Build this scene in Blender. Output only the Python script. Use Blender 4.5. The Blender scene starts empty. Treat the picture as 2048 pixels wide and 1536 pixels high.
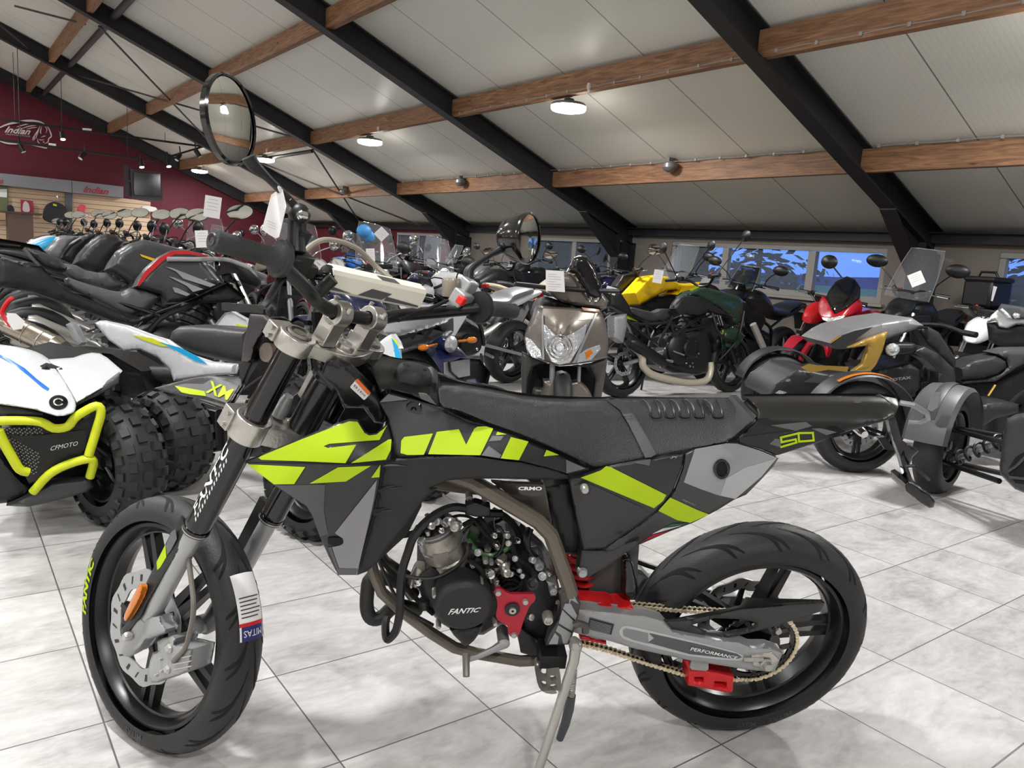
import bpy, bmesh, math, random
import numpy as np
from mathutils import Matrix, Vector
from mathutils.geometry import delaunay_2d_cdt
random.seed(7)
R = math.radians
# ------------------------------------------------------------------ camera constants (world: X=u across the roof, Y=v along it)
F, PT, RL, H, TH = 1542.77, .1606, .0718, 1.18912, .6472
_cp, _sp, _c, _s = math.cos(PT), math.sin(PT), math.cos(RL), math.sin(RL)
_U = np.array([math.cos(TH), math.sin(TH), 0]); _V = np.array([-math.sin(TH), math.cos(TH), 0])
CAM = np.array([0, 0, H])
def a3(*v): return np.array(v, float)
def unit(v): return v/np.linalg.norm(v)
def ray(x, y):
    x = (x-1024)/F; y = -(y-768)/F
    x, y = _c*x-_s*y, _s*x+_c*y
    d = np.array([x, _cp+_sp*y, -_sp+_cp*y])
    return np.array([d@_U, d@_V, d[2]])
def proj(p):
    p = np.asarray(p, float)-CAM
    w = _U*p[0]+_V*p[1]; z = p[2]
    fw = _cp*w[1]-_sp*z; up = _sp*w[1]+_cp*z
    X, Y = w[0]/fw, up/fw
    X, Y = _c*X+_s*Y, -_s*X+_c*Y
    return 1024+F*X, 768-F*Y
def on_z(x, y, z=0.):
    d = ray(x, y); return CAM+d*((z-H)/d[2])
def on_u(x, y, u):
    d = ray(x, y); return CAM+d*(u/d[0])
def on_v(x, y, v):
    d = ray(x, y); return CAM+d*(v/d[1])
def on_roof(x, y, K, sl=.395):
    d = ray(x, y); return CAM+d*(K/(d[2]+sl*d[0]))
CR = dict(A=(440,700,3.2), E=(680,940,2.577), S=(860,740,2.7676), R=(1080,1020,3.0118), T=(560,560,5.12), H=(380,130,2.56),
  F=(300,680,3.6575), W=(130,960,2.666), TL=(1448,650,3.4133), T2=(440,540,4.8), E2=(760,990,4.876), W2=(180,1000,3.84),
  Q=(0,600,3.2673), N=(0,350,4.096), BB=(760,520,5.485), G=(1200,430,3.938), K=(1548,430,3.84), C=(780,400,3.658), M=(590,410,5.12),
  X=(1848,480,6.4), L=(0,200,5.12), P=(0,0,1), Z=(0,0,2.926), Z2=(400,0,2.909))
def cr(k, *pts):
    x, y, s = CR[k]
    if len(pts) == 1 and isinstance(pts[0], list): pts = pts[0]
    return [(x+p[0]/s, y+p[1]/s) for p in pts]
class Fr:                                   # a frame: rows of M are the forward, left, up axes in the world
    def __init__(s, o, M): s.o = np.array(o, float); s.M = np.array(M, float)
    def W(s, f, l, u): return s.o+f*s.M[0]+l*s.M[1]+u*s.M[2]
    def at(s, x, y, l, ax=1):
        d = ray(x, y); n = s.M[ax]
        return CAM+d*((l-n@(CAM-s.o))/(n@d))
    def loc(s, p): return s.M@(np.asarray(p)-s.o)
def frame(o, heading, lean=0.):
    f = a3(math.cos(heading), math.sin(heading), 0); l = a3(-math.sin(heading), math.cos(heading), 0); z = a3(0,0,1)
    return Fr(o, [f, math.cos(lean)*l-math.sin(lean)*z, math.sin(lean)*l+math.cos(lean)*z])
# ------------------------------------------------------------------ materials
def lin(c):
    o = []
    for v in c:
        v /= 255.; o.append(v/12.92 if v <= .04045 else ((v+.055)/1.055)**2.4)
    return (*o, 1)
_mats = {}
def mat(name, col, rough=.5, metal=0., coat=0., bump=None, var=.12, spec=.5, emit=0, alpha=None, trans=0., aniso=None):
    if name in _mats: return _mats[name]
    m = bpy.data.materials.new(name); m.use_nodes = True
    nt = m.node_tree; b = nt.nodes['Principled BSDF']; L = nt.links.new
    c = lin(col); b.inputs['Base Color'].default_value = c
    b.inputs['Roughness'].default_value = rough; b.inputs['Metallic'].default_value = metal
    b.inputs['Coat Weight'].default_value = coat; b.inputs['Coat Roughness'].default_value = .05
    b.inputs['Specular IOR Level'].default_value = spec
    if trans: b.inputs['Transmission Weight'].default_value = trans; b.inputs['IOR'].default_value = 1.1
    if alpha is not None: b.inputs['Alpha'].default_value = alpha
    if emit: b.inputs['Emission Color'].default_value = c; b.inputs['Emission Strength'].default_value = emit
    tc = nt.nodes.new('ShaderNodeTexCoord')
    if var and not emit:
        n = nt.nodes.new('ShaderNodeTexNoise'); n.inputs['Scale'].default_value = 9; n.inputs['Detail'].default_value = 3
        L(tc.outputs['Object'], n.inputs['Vector'])
        r = nt.nodes.new('ShaderNodeMapRange'); r.inputs['To Min'].default_value = max(0, rough-var*.5); r.inputs['To Max'].default_value = min(1, rough+var*.5)
        L(n.outputs['Fac'], r.inputs['Value']); L(r.outputs['Result'], b.inputs['Roughness'])
    if bump:
        n2 = nt.nodes.new('ShaderNodeTexNoise'); n2.inputs['Scale'].default_value = bump[0]; n2.inputs['Detail'].default_value = 2
        L(tc.outputs['Object'], n2.inputs['Vector'])
        bp = nt.nodes.new('ShaderNodeBump'); bp.inputs['Strength'].default_value = bump[1]; bp.inputs['Distance'].default_value = .004
        L(n2.outputs['Fac'], bp.inputs['Height']); L(bp.outputs['Normal'], b.inputs['Normal'])
    _mats[name] = m
    return m
BLK = mat('satin_black', (19,19,20), .42)
GLS = mat('gloss_black', (9,9,11), .16, coat=.4)
MBK = mat('matt_black', (29,29,30), .55, bump=(300,.15))
DKG = mat('dark_grey_plastic', (48,48,49), .46, bump=(250,.1))
MDG = mat('mid_grey', (92,92,93), .45)
LTG = mat('silver_grey', (150,151,153), .35, metal=.2)
SIL = mat('cast_aluminium', (196,192,186), .3, metal=.9, bump=(160,.12))
ALU = mat('satin_aluminium', (170,171,172), .4, metal=.55)
CHR = mat('chrome', (225,225,228), .08, metal=1.)
STL = mat('steel', (182,180,174), .34, metal=.7)
RIM = mat('rim_black', (13,13,14), .33)
RUB = mat('tyre_rubber', (30,30,31), .55, bump=(220,.18))
GRV = mat('tyre_groove', (4,4,4), .85)
LIM = mat('lime', (174,200,24), .5, var=.05, spec=.25)
RED = mat('red', (205,28,34), .38)
DRD = mat('anodised_red', (176,32,52), .42, metal=.15)
WHT = mat('white', (236,236,236), .3, coat=.3)
PAP = mat('paper_white', (235,233,232), .7)
INK = mat('ink', (60,60,66), .7)
BRZ = mat('bronze_frame', (108,100,90), .38, metal=.35)
GLD = mat('chain_gold', (244,228,194), .34, metal=.45)
AMB = mat('amber', (196,110,22), .2, coat=.6)
MIR = mat('mirror_glass', (225,226,222), .015, metal=1., var=0)
SEA = mat('seat_vinyl', (38,38,39), .5, bump=(420,.45))
SEB = mat('seat_vinyl_plain', (50,50,51), .42, bump=(300,.15))
YEL = mat('yellow', (246,200,16), .25, coat=.5)
BLU = mat('blue', (24,110,200), .35)
CYA = mat('cyan', (30,165,220), .35)
NAV = mat('navy', (28,34,66), .2, coat=.6)
ORG = mat('orange', (222,100,36), .4)
ENG = mat('engine_dark', (40,40,41), .4, metal=.3, bump=(180,.2))
CLR = mat('clear_screen', (205,208,214), .05, alpha=.13, var=0, coat=.4)
SMK = mat('smoked_screen', (14,14,16), .06, alpha=.8, var=0, coat=.5)
LEN = mat('lamp_lens', (225,228,232), .06, metal=.7, bump=(90,.8))
# ------------------------------------------------------------------ mesh building (world coordinates, baked to the root's frame)
COL = bpy.context.scene.collection
class MB:
    def __init__(s): s.v = []; s.f = []; s.mi = []; s.m = 0
    def add(s, vs, fs):
        o = len(s.v); s.v += [tuple(map(float, p)) for p in vs]
        for f in fs: s.f.append(tuple(o+i for i in f)); s.mi.append(s.m)
        return s
    def mat(s, i): s.m = i; return s
    def box(s, c, h, M=None):               # centre, half sizes, axes rows
        M = np.eye(3) if M is None else np.asarray(M); c = np.asarray(c, float)
        vs = [c+M[0]*h[0]*x+M[1]*h[1]*y+M[2]*h[2]*z for x in (-1,1) for y in (-1,1) for z in (-1,1)]
        return s.add(vs, [(0,1,3,2),(4,6,7,5),(0,4,5,1),(2,3,7,6),(0,2,6,4),(1,5,7,3)])
    def hexa(s, q0, q1):                    # two quads joined
        return s.add(list(q0)+list(q1), [(3,2,1,0),(4,5,6,7),(0,1,5,4),(1,2,6,5),(2,3,7,6),(3,0,4,7)])
    def beam(s, p0, p1, w, h, up=(0,0,1), w1=None, h1=None):
        p0 = np.asarray(p0, float); p1 = np.asarray(p1, float); d = unit(p1-p0)
        up = np.asarray(up, float); x = np.cross(d, up)
        x = unit(x) if np.linalg.norm(x) > 1e-6 else unit(np.cross(d, a3(1,.1,0))); y = np.cross(x, d)
        q = lambda p, a, b: [p-x*a/2-y*b/2, p+x*a/2-y*b/2, p+x*a/2+y*b/2, p-x*a/2+y*b/2]
        return s.hexa(q(p0, w, h), q(p1, w if w1 is None else w1, h if h1 is None else h1))
    def tube(s, pts, r, n=8, cap=True, flat=1.):
        pts = [np.asarray(p, float) for p in pts]; k = len(pts)
        rs = [r]*k if np.isscalar(r) else list(r)
        T = []
        for i in range(k):
            t = a3(0,0,0)
            if i: t = t+unit(pts[i]-pts[i-1])
            if i < k-1: t = t+unit(pts[i+1]-pts[i])
            T.append(unit(t) if np.linalg.norm(t) > 1e-9 else T[-1])
        x = np.cross(T[0], a3(0,0,1))
        if np.linalg.norm(x) < .1: x = np.cross(T[0], a3(1,0,0))
        x = unit(x); vs = []
        for i in range(k):
            x = unit(x-T[i]*(x@T[i])); y = np.cross(T[i], x)
            for j in range(n):
                a = 2*math.pi*j/n; vs.append(pts[i]+x*rs[i]*math.cos(a)+y*rs[i]*flat*math.sin(a))
        fs = [(i*n+j, i*n+(j+1)%n, (i+1)*n+(j+1)%n, (i+1)*n+j) for i in range(k-1) for j in range(n)]
        if cap: fs += [tuple(range(n-1, -1, -1)), tuple((k-1)*n+j for j in range(n))]
        return s.add(vs, fs)
    def lathe(s, c, A, prof, n=32, ax=1, full=True, a0=0., a1=2*math.pi):   # prof: (radius, offset along A[ax]); angle from A[f] to A[u]
        A = np.asarray(A); e = A[(ax+2) % 3] if ax != 1 else A[0]; g = A[2] if ax == 1 else A[(ax+1) % 3]; k = A[ax]
        N = n if full else n+1; vs = []
        for r, o in prof:
            for j in range(N):
                t = a0+(a1-a0)*j/n; vs.append(np.asarray(c)+e*r*math.cos(t)+g*r*math.sin(t)+k*o)
        m = len(prof)
        fs = [(i*N+j, i*N+(j+1) % N, (i+1)*N+(j+1) % N, (i+1)*N+j) for i in range(m-1) for j in range(n)]
        return s.add(vs, fs)
    def cyl(s, p0, p1, r, n=16, r1=None): return s.tube([p0, p1], [r, r if r1 is None else r1], n)
    def ball(s, c, r, n=10, sc=(1,1,1), A=None):
        A = np.eye(3) if A is None else np.asarray(A); vs = []; m = n//2
        for i in range(m+1):
            p = math.pi*i/m
            for j in range(n):
                t = 2*math.pi*j/n
                vs.append(np.asarray(c)+A[0]*r*sc[0]*math.sin(p)*math.cos(t)+A[1]*r*sc[1]*math.sin(p)*math.sin(t)+A[2]*r*sc[2]*math.cos(p))
        return s.add(vs, [(i*n+j, i*n+(j+1)%n, (i+1)*n+(j+1)%n, (i+1)*n+j) for i in range(m) for j in range(n)])
    def prism(s, pts, off):
        pts = [np.asarray(p, float) for p in pts]; n = len(pts); off = np.asarray(off, float)
        return s.add(pts+[p+off for p in pts], [tuple(range(n)), tuple(range(2*n-1, n-1, -1))]+[(i, i+n, (i+1)%n+n, (i+1)%n) for i in range(n)])
    def strip(s, L0, L1):                   # ribbon between two polylines
        n = len(L0); return s.add(list(L0)+list(L1), [(i, i+1, n+i+1, n+i) for i in range(n-1)])
    def grid(s, rows, closed=False):
        n = len(rows[0]); vs = [p for r in rows for p in r]; m = n if closed else n-1
        return s.add(vs, [(i*n+j, i*n+(j+1)%n, (i+1)*n+(j+1)%n, (i+1)*n+j) for i in range(len(rows)-1) for j in range(m)])
    def mirror(s, fr):
        n = fr.M[1]; vs = [np.array(p) for p in s.v]; k = len(vs); f0 = list(s.f); m0 = list(s.mi)
        s.v += [tuple(p-2*n*(n@(p-fr.o))) for p in vs]
        s.f += [tuple(k+i for i in reversed(f)) for f in f0]; s.mi += m0
        return s
    def build(s, name, mats, parent=None, sharp=35, bevel=0, weld=False):
        me = bpy.data.meshes.new(name)
        root = parent
        while root is not None and root.parent is not None: root = root.parent
        V = np.array(s.v)
        if root is not None:
            Mi = np.array(root.matrix_basis.inverted()); V = V@Mi[:3,:3].T+Mi[:3,3]
            org = None
        else:
            org = (V.min(0)+V.max(0))/2; org[2] = V[:,2].min(); V = V-org
        me.from_pydata(V.tolist(), [], s.f)
        mats = mats if isinstance(mats, (list, tuple)) else [mats]
        for m in mats: me.materials.append(m)
        me.polygons.foreach_set('material_index', s.mi)
        bm = bmesh.new(); bm.from_mesh(me)
        if weld: bmesh.ops.remove_doubles(bm, verts=bm.verts, dist=1e-5)
        bmesh.ops.recalc_face_normals(bm, faces=bm.faces); bm.to_mesh(me); bm.free()
        me.polygons.foreach_set('use_smooth', [True]*len(me.polygons))
        me.set_sharp_from_angle(angle=R(sharp))
        o = bpy.data.objects.new(name, me); COL.objects.link(o)
        if parent is not None: o.parent = parent
        else: o.location = org
        if bevel:
            b = o.modifiers.new('bevel', 'BEVEL'); b.width = bevel; b.segments = 2; b.limit_method = 'ANGLE'; b.angle_limit = R(40)
        return o
# ------------------------------------------------------------------ tagging
def tag(o, label=None, cat=None, group=None, kind=None):
    if label: o['label'] = label
    if cat: o['category'] = cat
    if group: o['group'] = group
    if kind: o['kind'] = kind
    return o
def empty(name, loc, rz, label, cat, group=None):
    o = bpy.data.objects.new(name, None); COL.objects.link(o); o.empty_display_size = .1
    o.matrix_basis = Matrix.Translation(Vector(loc)) @ Matrix.Rotation(rz, 4, 'Z')
    return tag(o, label, cat, group)
def struct(o): o['kind'] = 'structure'; return o
# ------------------------------------------------------------------ pixel polygons turned into shells on a frame
def field(ctrl):
    if callable(ctrl): return ctrl
    if np.isscalar(ctrl): return lambda x, y: ctrl
    P = np.array(ctrl, float); n = len(P)
    c2 = 900.; D = np.sqrt(((P[:,None,:2]-P[None,:,:2])**2).sum(2)+c2); lo, hi = P[:,2].min(), P[:,2].max()
    Am = np.zeros((n+3, n+3)); Am[:n,:n] = D; Am[:n,n] = 1; Am[:n,n+1:] = P[:,:2]/500; Am[n,:n] = 1; Am[n+1:,:n] = P[:,:2].T/500
    w = np.linalg.lstsq(Am, np.concatenate([P[:,2], [0,0,0]]), rcond=None)[0]
    return lambda x, y: float(min(hi, max(lo, w[:n]@np.sqrt((P[:,0]-x)**2+(P[:,1]-y)**2+c2)+w[n]+(w[n+1]*x+w[n+2]*y)/500)))
def banded(rails):                          # lateral from rails listed top to bottom: [(polyline, lateral)...], eased between them
    R_ = [(np.array(sorted(p)), l) for p, l in rails]
    def f(x, y):
        ys = [np.interp(x, p[:,0], p[:,1]) for p, _ in R_]; ls = [l for _, l in R_]
        ls = [np.interp(x, p[:,0], l) if not np.isscalar(l) else l for (p, _), l in zip(R_, ls)]
        if y <= ys[0]: return float(ls[0])
        for i in range(len(ys)-1):
            if y <= ys[i+1]:
                t = (y-ys[i])/max(1e-6, ys[i+1]-ys[i])
                t = math.sin(t*math.pi/2) if i == 0 else t
                return float(ls[i]+(ls[i+1]-ls[i])*t)
        return float(ls[-1])
    return f
def smooth(poly, k=3):                      # Catmull-Rom round a closed outline
    P = np.array(poly, float); n = len(P); o = []
    for i in range(n):
        p0, p1, p2, p3 = P[i-1], P[i], P[(i+1)%n], P[(i+2)%n]
        for j in range(k):
            t = j/k; o.append(tuple(.5*(2*p1+(p2-p0)*t+(2*p0-5*p1+4*p2-p3)*t*t+(3*p1-p0-3*p2+p3)*t**3)))
    return o
def _resample(poly, step):
    P = np.array(poly, float); o = []
    for i in range(len(P)):
        a, b = P[i], P[(i+1) % len(P)]; k = max(1, int(np.hypot(*(b-a))/step+.5))
        for j in range(k): o.append(a+(b-a)*j/k)
    return np.array(o)
def _bdist(Q, loops):
    d = np.full(len(Q), 1e9)
    for L in loops:
        A0 = L; B0 = np.roll(L, -1, 0); E = B0-A0; l2 = (E**2).sum(1)+1e-12
        t = np.clip(((Q[:,None,:]-A0[None])*E[None]).sum(2)/l2[None], 0, 1)
        d = np.minimum(d, np.linalg.norm(Q[:,None,:]-(A0[None]+t[...,None]*E[None]), axis=2).min(1))
    return d
def _inside(Q, L):
    x, y = Q[:,0], Q[:,1]; c = np.zeros(len(Q), bool); j = len(L)-1
    for i in range(len(L)):
        xi, yi = L[i]; xj, yj = L[j]
        if yi != yj: c ^= ((yi > y) != (yj > y)) & (x < (xj-xi)*(y-yi)/(yj-yi)+xi)
        j = i
    return c
def shell(mb, fr, poly, ctrl=0., thick=.01, rnd=None, step=14., holes=(), closed=False, back=None, eps=0., ax=1):
    """outline in photo pixels laid on the frame's lateral field; rnd=(pixels, metres) rolls the rim inward; closed mirrors to the far side"""
    fl = field(ctrl); loops = [_resample(poly, step)]+[_resample(h, step) for h in holes]
    allp = np.concatenate(loops); lo = allp.min(0); hi = allp.max(0)
    gx, gy = np.meshgrid(np.arange(lo[0]+step*.5, hi[0], step), np.arange(lo[1]+step*.5, hi[1], step))
    Q = np.stack([gx.ravel(), gy.ravel()], 1)
    if rnd:                                 # ring of points near the rim so the roll is smooth
        e = rnd[0]; L = loops[0]; T = np.roll(L, -1, 0)-np.roll(L, 1, 0); N = np.stack([-T[:,1], T[:,0]], 1); N /= np.linalg.norm(N, axis=1)[:,None]+1e-9
        for k in (.12, .4, .75):
            for sg in (1, -1): Q = np.concatenate([Q, L+N*sg*e*k])
    if len(Q):
        ok = _inside(Q, loops[0])
        for h in loops[1:]: ok &= ~_inside(Q, h)
        Q = Q[ok]
        if len(Q): dq = _bdist(Q, loops); Q = Q[dq > ((rnd[0]*.1) if rnd else step*.4)]
    P = np.concatenate([allp, Q]) if len(Q) else allp
    edges = []; o = 0
    for L in loops: edges += [(o+i, o+(i+1) % len(L)) for i in range(len(L))]; o += len(L)
    vs, es, fs, *_r = delaunay_2d_cdt([Vector(p) for p in P], edges, [], 0, 1e-4)
    P = np.array([(v.x, v.y) for v in vs]); k = len(P)
    if k == 0 or not len(fs): return mb
    Cn = np.array([P[list(f)].mean(0) for f in fs]); ok = _inside(Cn, loops[0])
    for h in loops[1:]: ok &= ~_inside(Cn, h)
    fs = [f for f, q in zip(fs, ok) if q]
    lat = np.array([fl(*p) for p in P])+eps
    if rnd:
        d = np.clip(_bdist(P, loops)/rnd[0], 0, 1); lat = lat-rnd[1]*(1-np.sqrt(np.maximum(0, 1-(1-d)**2)))
    Wf = [fr.at(p[0], p[1], l, ax) for p, l in zip(P, lat)]
    n = fr.M[ax]
    if closed:
        Wb = [w-2*n*(n@(w-fr.o)) for w in Wf] if back is None else [w-n*(l-back) for w, l in zip(Wf, lat)]
    else: Wb = [w-n*thick for w in Wf]
    ec = {}
    for f in fs:
        for i in range(len(f)):
            a, b = f[i], f[(i+1) % len(f)]; ec[(min(a,b), max(a,b))] = ec.get((min(a,b), max(a,b)), 0)+1
    bd = [e for e, c in ec.items() if c == 1]
    if thick == 0 and not closed: return mb.add(Wf, [tuple(f) for f in fs])
    return mb.add(Wf+Wb, [tuple(f) for f in fs]+[tuple(k+i for i in reversed(f)) for f in fs]+[(a, b, k+b, k+a) for a, b in bd])
def panel(name, fr, poly, m, parent, ctrl=0., sharp=40, mir=False, **kw):
    mb = MB(); shell(mb, fr, poly, ctrl, **kw)
    if mir: mb.mirror(fr)
    return mb.build(name, m, parent, sharp)
def pxtube(mb, fr, pts, r, n=8, ax=1):      # pts (px, py, lateral)
    return mb.tube([fr.at(p[0], p[1], p[2], ax) for p in pts], r, n)
def spl(pts, k=4):                          # smooth open polyline (any dimension)
    P = np.array(pts, float); P = np.concatenate([[2*P[0]-P[1]], P, [2*P[-1]-P[-2]]]); o = []
    for i in range(1, len(P)-2):
        p0, p1, p2, p3 = P[i-1:i+3]
        for j in range(k):
            t = j/k; o.append(.5*(2*p1+(p2-p0)*t+(2*p0-5*p1+4*p2-p3)*t*t+(3*p1-p0-3*p2+p3)*t**3))
    o.append(P[-2]); return o
def crl(k, pts):                            # crop points that carry a lateral
    x, y, s = CR[k]; return [(x+p[0]/s, y+p[1]/s, p[2]) for p in pts]
_txt = {}
def glyphs(s, bold=.0, shear=0.):
    key = (s, bold, shear)
    if key not in _txt:
        cu = bpy.data.curves.new('lettering', 'FONT'); cu.body = s; cu.offset = bold; cu.shear = shear; cu.resolution_u = 2
        ob = bpy.data.objects.new('lettering', cu); COL.objects.link(ob)
        me = bpy.data.meshes.new_from_object(ob.evaluated_get(bpy.context.evaluated_depsgraph_get()))
        V = np.array([v.co[:2] for v in me.vertices]); fs = [tuple(p.vertices) for p in me.polygons]
        lo = V.min(0); hi = V.max(0); _txt[key] = ((V-lo)/(hi-lo), fs)
        bpy.data.objects.remove(ob); bpy.data.meshes.remove(me); bpy.data.curves.remove(cu)
    return _txt[key]
def lettering(mb, s, quad, at, bold=.02, shear=0.):
    """letters stretched over a pixel quad BL, BR, TR, TL; at(px,py)->world"""
    V, fs = glyphs(s, bold, shear); q = np.array(quad, float)
    W = []
    for x, y in V:
        p = (q[0]*(1-x)+q[1]*x)*(1-y)+(q[3]*(1-x)+q[2]*x)*y; W.append(at(*p))
    return mb.add(W, fs)
def letter3(mb, s, bl, br, tl, bold=.02, shear=0.):   # letters on a world parallelogram
    V, fs = glyphs(s, bold, shear); bl, br, tl = map(np.asarray, (bl, br, tl))
    return mb.add([bl+(br-bl)*x+(tl-bl)*y for x, y in V], fs)
# ------------------------------------------------------------------ wheels
def tyre_prof(R0, W, rb, n=17):
    o = []
    for i in range(n):
        t = (-1+2*i/(n-1))*math.pi*.62; o.append((R0-(R0-rb)*.62*(1-math.cos(t))-.0, W/2*math.sin(t)))
    return o
def tyre_pt(c, A, R0, W, rb, ang, a, off=.0006):
    t = a*math.pi*.62; r = R0-(R0-rb)*.62*(1-math.cos(t)); y = W/2*math.sin(t)
    nr, ny = math.cos(t), math.sin(t)
    r += off*nr; y += off*ny
    return np.asarray(c)+A[0]*r*math.cos(ang)+A[2]*r*math.sin(ang)+A[1]*y
def make_tyre(name, parent, c, A, R0, W, rb, n=48, grooves=0, knob=0, m=None):
    mb = MB().lathe(c, A, tyre_prof(R0, W, rb, 17 if n > 40 else 9), n)
    if grooves:
        mb.mat(1)
        for k in range(grooves):
            for sg in (1, -1):
                base = 2*math.pi*(k+(.5 if sg < 0 else 0))/grooves
                for (pts, w) in (([(0,.04),(.16,.14),(.30,.30),(.38,.60)], .017), ([(.15,.10),(.30,.22),(.40,.40),(.46,.54)], .014)):
                    P = spl([(base+p[0]*sg*0+p[0], p[1]) for p in pts], 3)
                    e0 = [tyre_pt(c, A, R0, W, rb, p[0], p[1]*sg) for p in P]; e1 = [tyre_pt(c, A, R0, W, rb, p[0]+w/R0*(1-abs(2*i/(len(P)-1)-1)*.6), p[1]*sg) for i, p in enumerate(P)]
                    mb.strip(e0, e1)
    if knob:
        mb.mat(0)
        for k in range(knob):
            for j, a in enumerate((-.62, -.34, -.06, .22, .5)):
                ang = 2*math.pi*(k+.5*(j % 2))/knob; da = 2*math.pi/knob*.27; dw = .095
                q = lambda off, s: [tyre_pt(c, A, R0, W, rb, ang+x*da*s, a+y*dw*s, off) for x, y in ((-1,-1),(1,-1),(1,1),(-1,1))]
                mb.hexa(q(-.002, 1), q(.011 if R0 < .3 else .012, .86))
    return mb.build(name, [m or RUB, GRV], parent, 50)
def wheel(parent, name, c, A, R0, W, rb, spokes=5, rim=None, n=48, grooves=0, knob=0, disc=None, spin=.3, wire=False, hubw=.05, lip=None):
    c = np.asarray(c, float); A = np.asarray(A); w = W*.38; rim = rim or RIM
    mb = MB().lathe(c, A, [(rb+.004, w), (rb+.004, w-.004), (rb-.006, w-.006), (rb-.010, w*.55), (rb-.022, w*.35), (rb-.022, -w*.35), (rb-.010, -w*.55), (rb-.006, -w+.006), (rb+.004, -w+.004), (rb+.004, -w)], n)
    mb.lathe(c, A, [(rb+.004, w), (rb-.004, w+.002), (rb-.012, w-.008), (rb-.018, w*.4)], n)
    mb.lathe(c, A, [(rb+.004, -w), (rb-.004, -w-.002), (rb-.012, -w+.008), (rb-.018, -w*.4)], n)
    hr = .042 if R0 > .25 else .03
    mb.lathe(c, A, [(0, hubw), (hr*.6, hubw), (hr, hubw*.7), (hr, -hubw*.7), (hr*.6, -hubw), (0, -hubw)], 16)
    P = lambda r, t, y: c+A[0]*r*math.cos(t)+A[2]*r*math.sin(t)+A[1]*y
    if wire:
        for k in range(24):
            t = 2*math.pi*k/24; mb.tube([P(hr*.9, t+(.35 if k % 2 else -.35), (.03 if k % 4 < 2 else -.03)), P(rb-.02, t, 0)], .0018, 4, False)
    else:
        for k in range(spokes):
            t = spin+2*math.pi*k/spokes
            for sg in ((1, -1) if spokes <= 5 else (0,)):
                p0 = P(hr*.75, t+sg*.35, 0); p1 = P(rb-.018, t+sg*.085, 0)
                mb.beam(p0, p1, .026 if sg else .03, .03, A[1], .013 if sg else .02, .022)
    o = mb.build(name, rim, parent, 35)
    make_tyre('tyre', o, c, A, R0, W, rb, n, grooves, knob)
    if disc:
        brake_disc(o, c, A, *disc)
    return o
def brake_disc(par, c, A, r, y, n=60, m=None, wav=.0035, slots=20, r_in=.70):
    A = np.asarray(A); P = lambda rr, t, yy: c+A[0]*rr*math.cos(t)+A[2]*rr*math.sin(t)+A[1]*yy
    ro = [r+wav*math.sin(10*2*math.pi*j/n) for j in range(n)]; ri = [r*r_in+wav*.7*math.sin(10*2*math.pi*j/n) for j in range(n)]
    mb = MB()
    rows = [[P(ro[j], 2*math.pi*j/n, y+.002) for j in range(n)], [P(ri[j], 2*math.pi*j/n, y+.002) for j in range(n)],
            [P(ri[j], 2*math.pi*j/n, y-.002) for j in range(n)], [P(ro[j], 2*math.pi*j/n, y-.002) for j in range(n)], [P(ro[j], 2*math.pi*j/n, y+.002) for j in range(n)]]
    mb.grid(rows, True)
    mb.mat(1)
    for k in range(slots):
        t = 2*math.pi*k/slots; dl = .1*(1 if k % 2 else .35); da = .05 if k % 2 else .09
        for yy in (y+.0026, y-.0026):
            mb.add([P(r*(.80), t-da*.3-dl*.4, yy), P(r*.80, t+da*.5-dl*.4, yy), P(r*.92, t+da*.5+dl*.4, yy), P(r*.92, t-da*.3+dl*.4, yy)], [(0,1,2,3)])
    for k in range(5):
        t = 2*math.pi*k/5; mb.beam(P(.03, t, y), P(r*.74, t+.25, y), .018, .006, A[1], .012)
    return mb.build('brake_disc', [m or ALU, BLK], par, 30)
# ================================================================== THE ROOM
UW, VW, VB, UR = 8.6, 22.2, -6.0, -2.4          # window wall, red gable wall, rear gable, ridge
KP = 3.78                                        # purlin soffit plane; +.22 is the roof sheet, -.06 the rafter soffit
def roof_z(u, k=.22): return H+KP+k-.395*abs(u-UR)+.395*(0-UR)*-1 if u < UR else H+KP+k-.395*u
ZR = H+KP+.22-.395*UR                            # ridge height
def rz(u, k=.22):
    return ZR+(k-.22)-.395*abs(u-UR)
UL = 2*UR-UW
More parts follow.
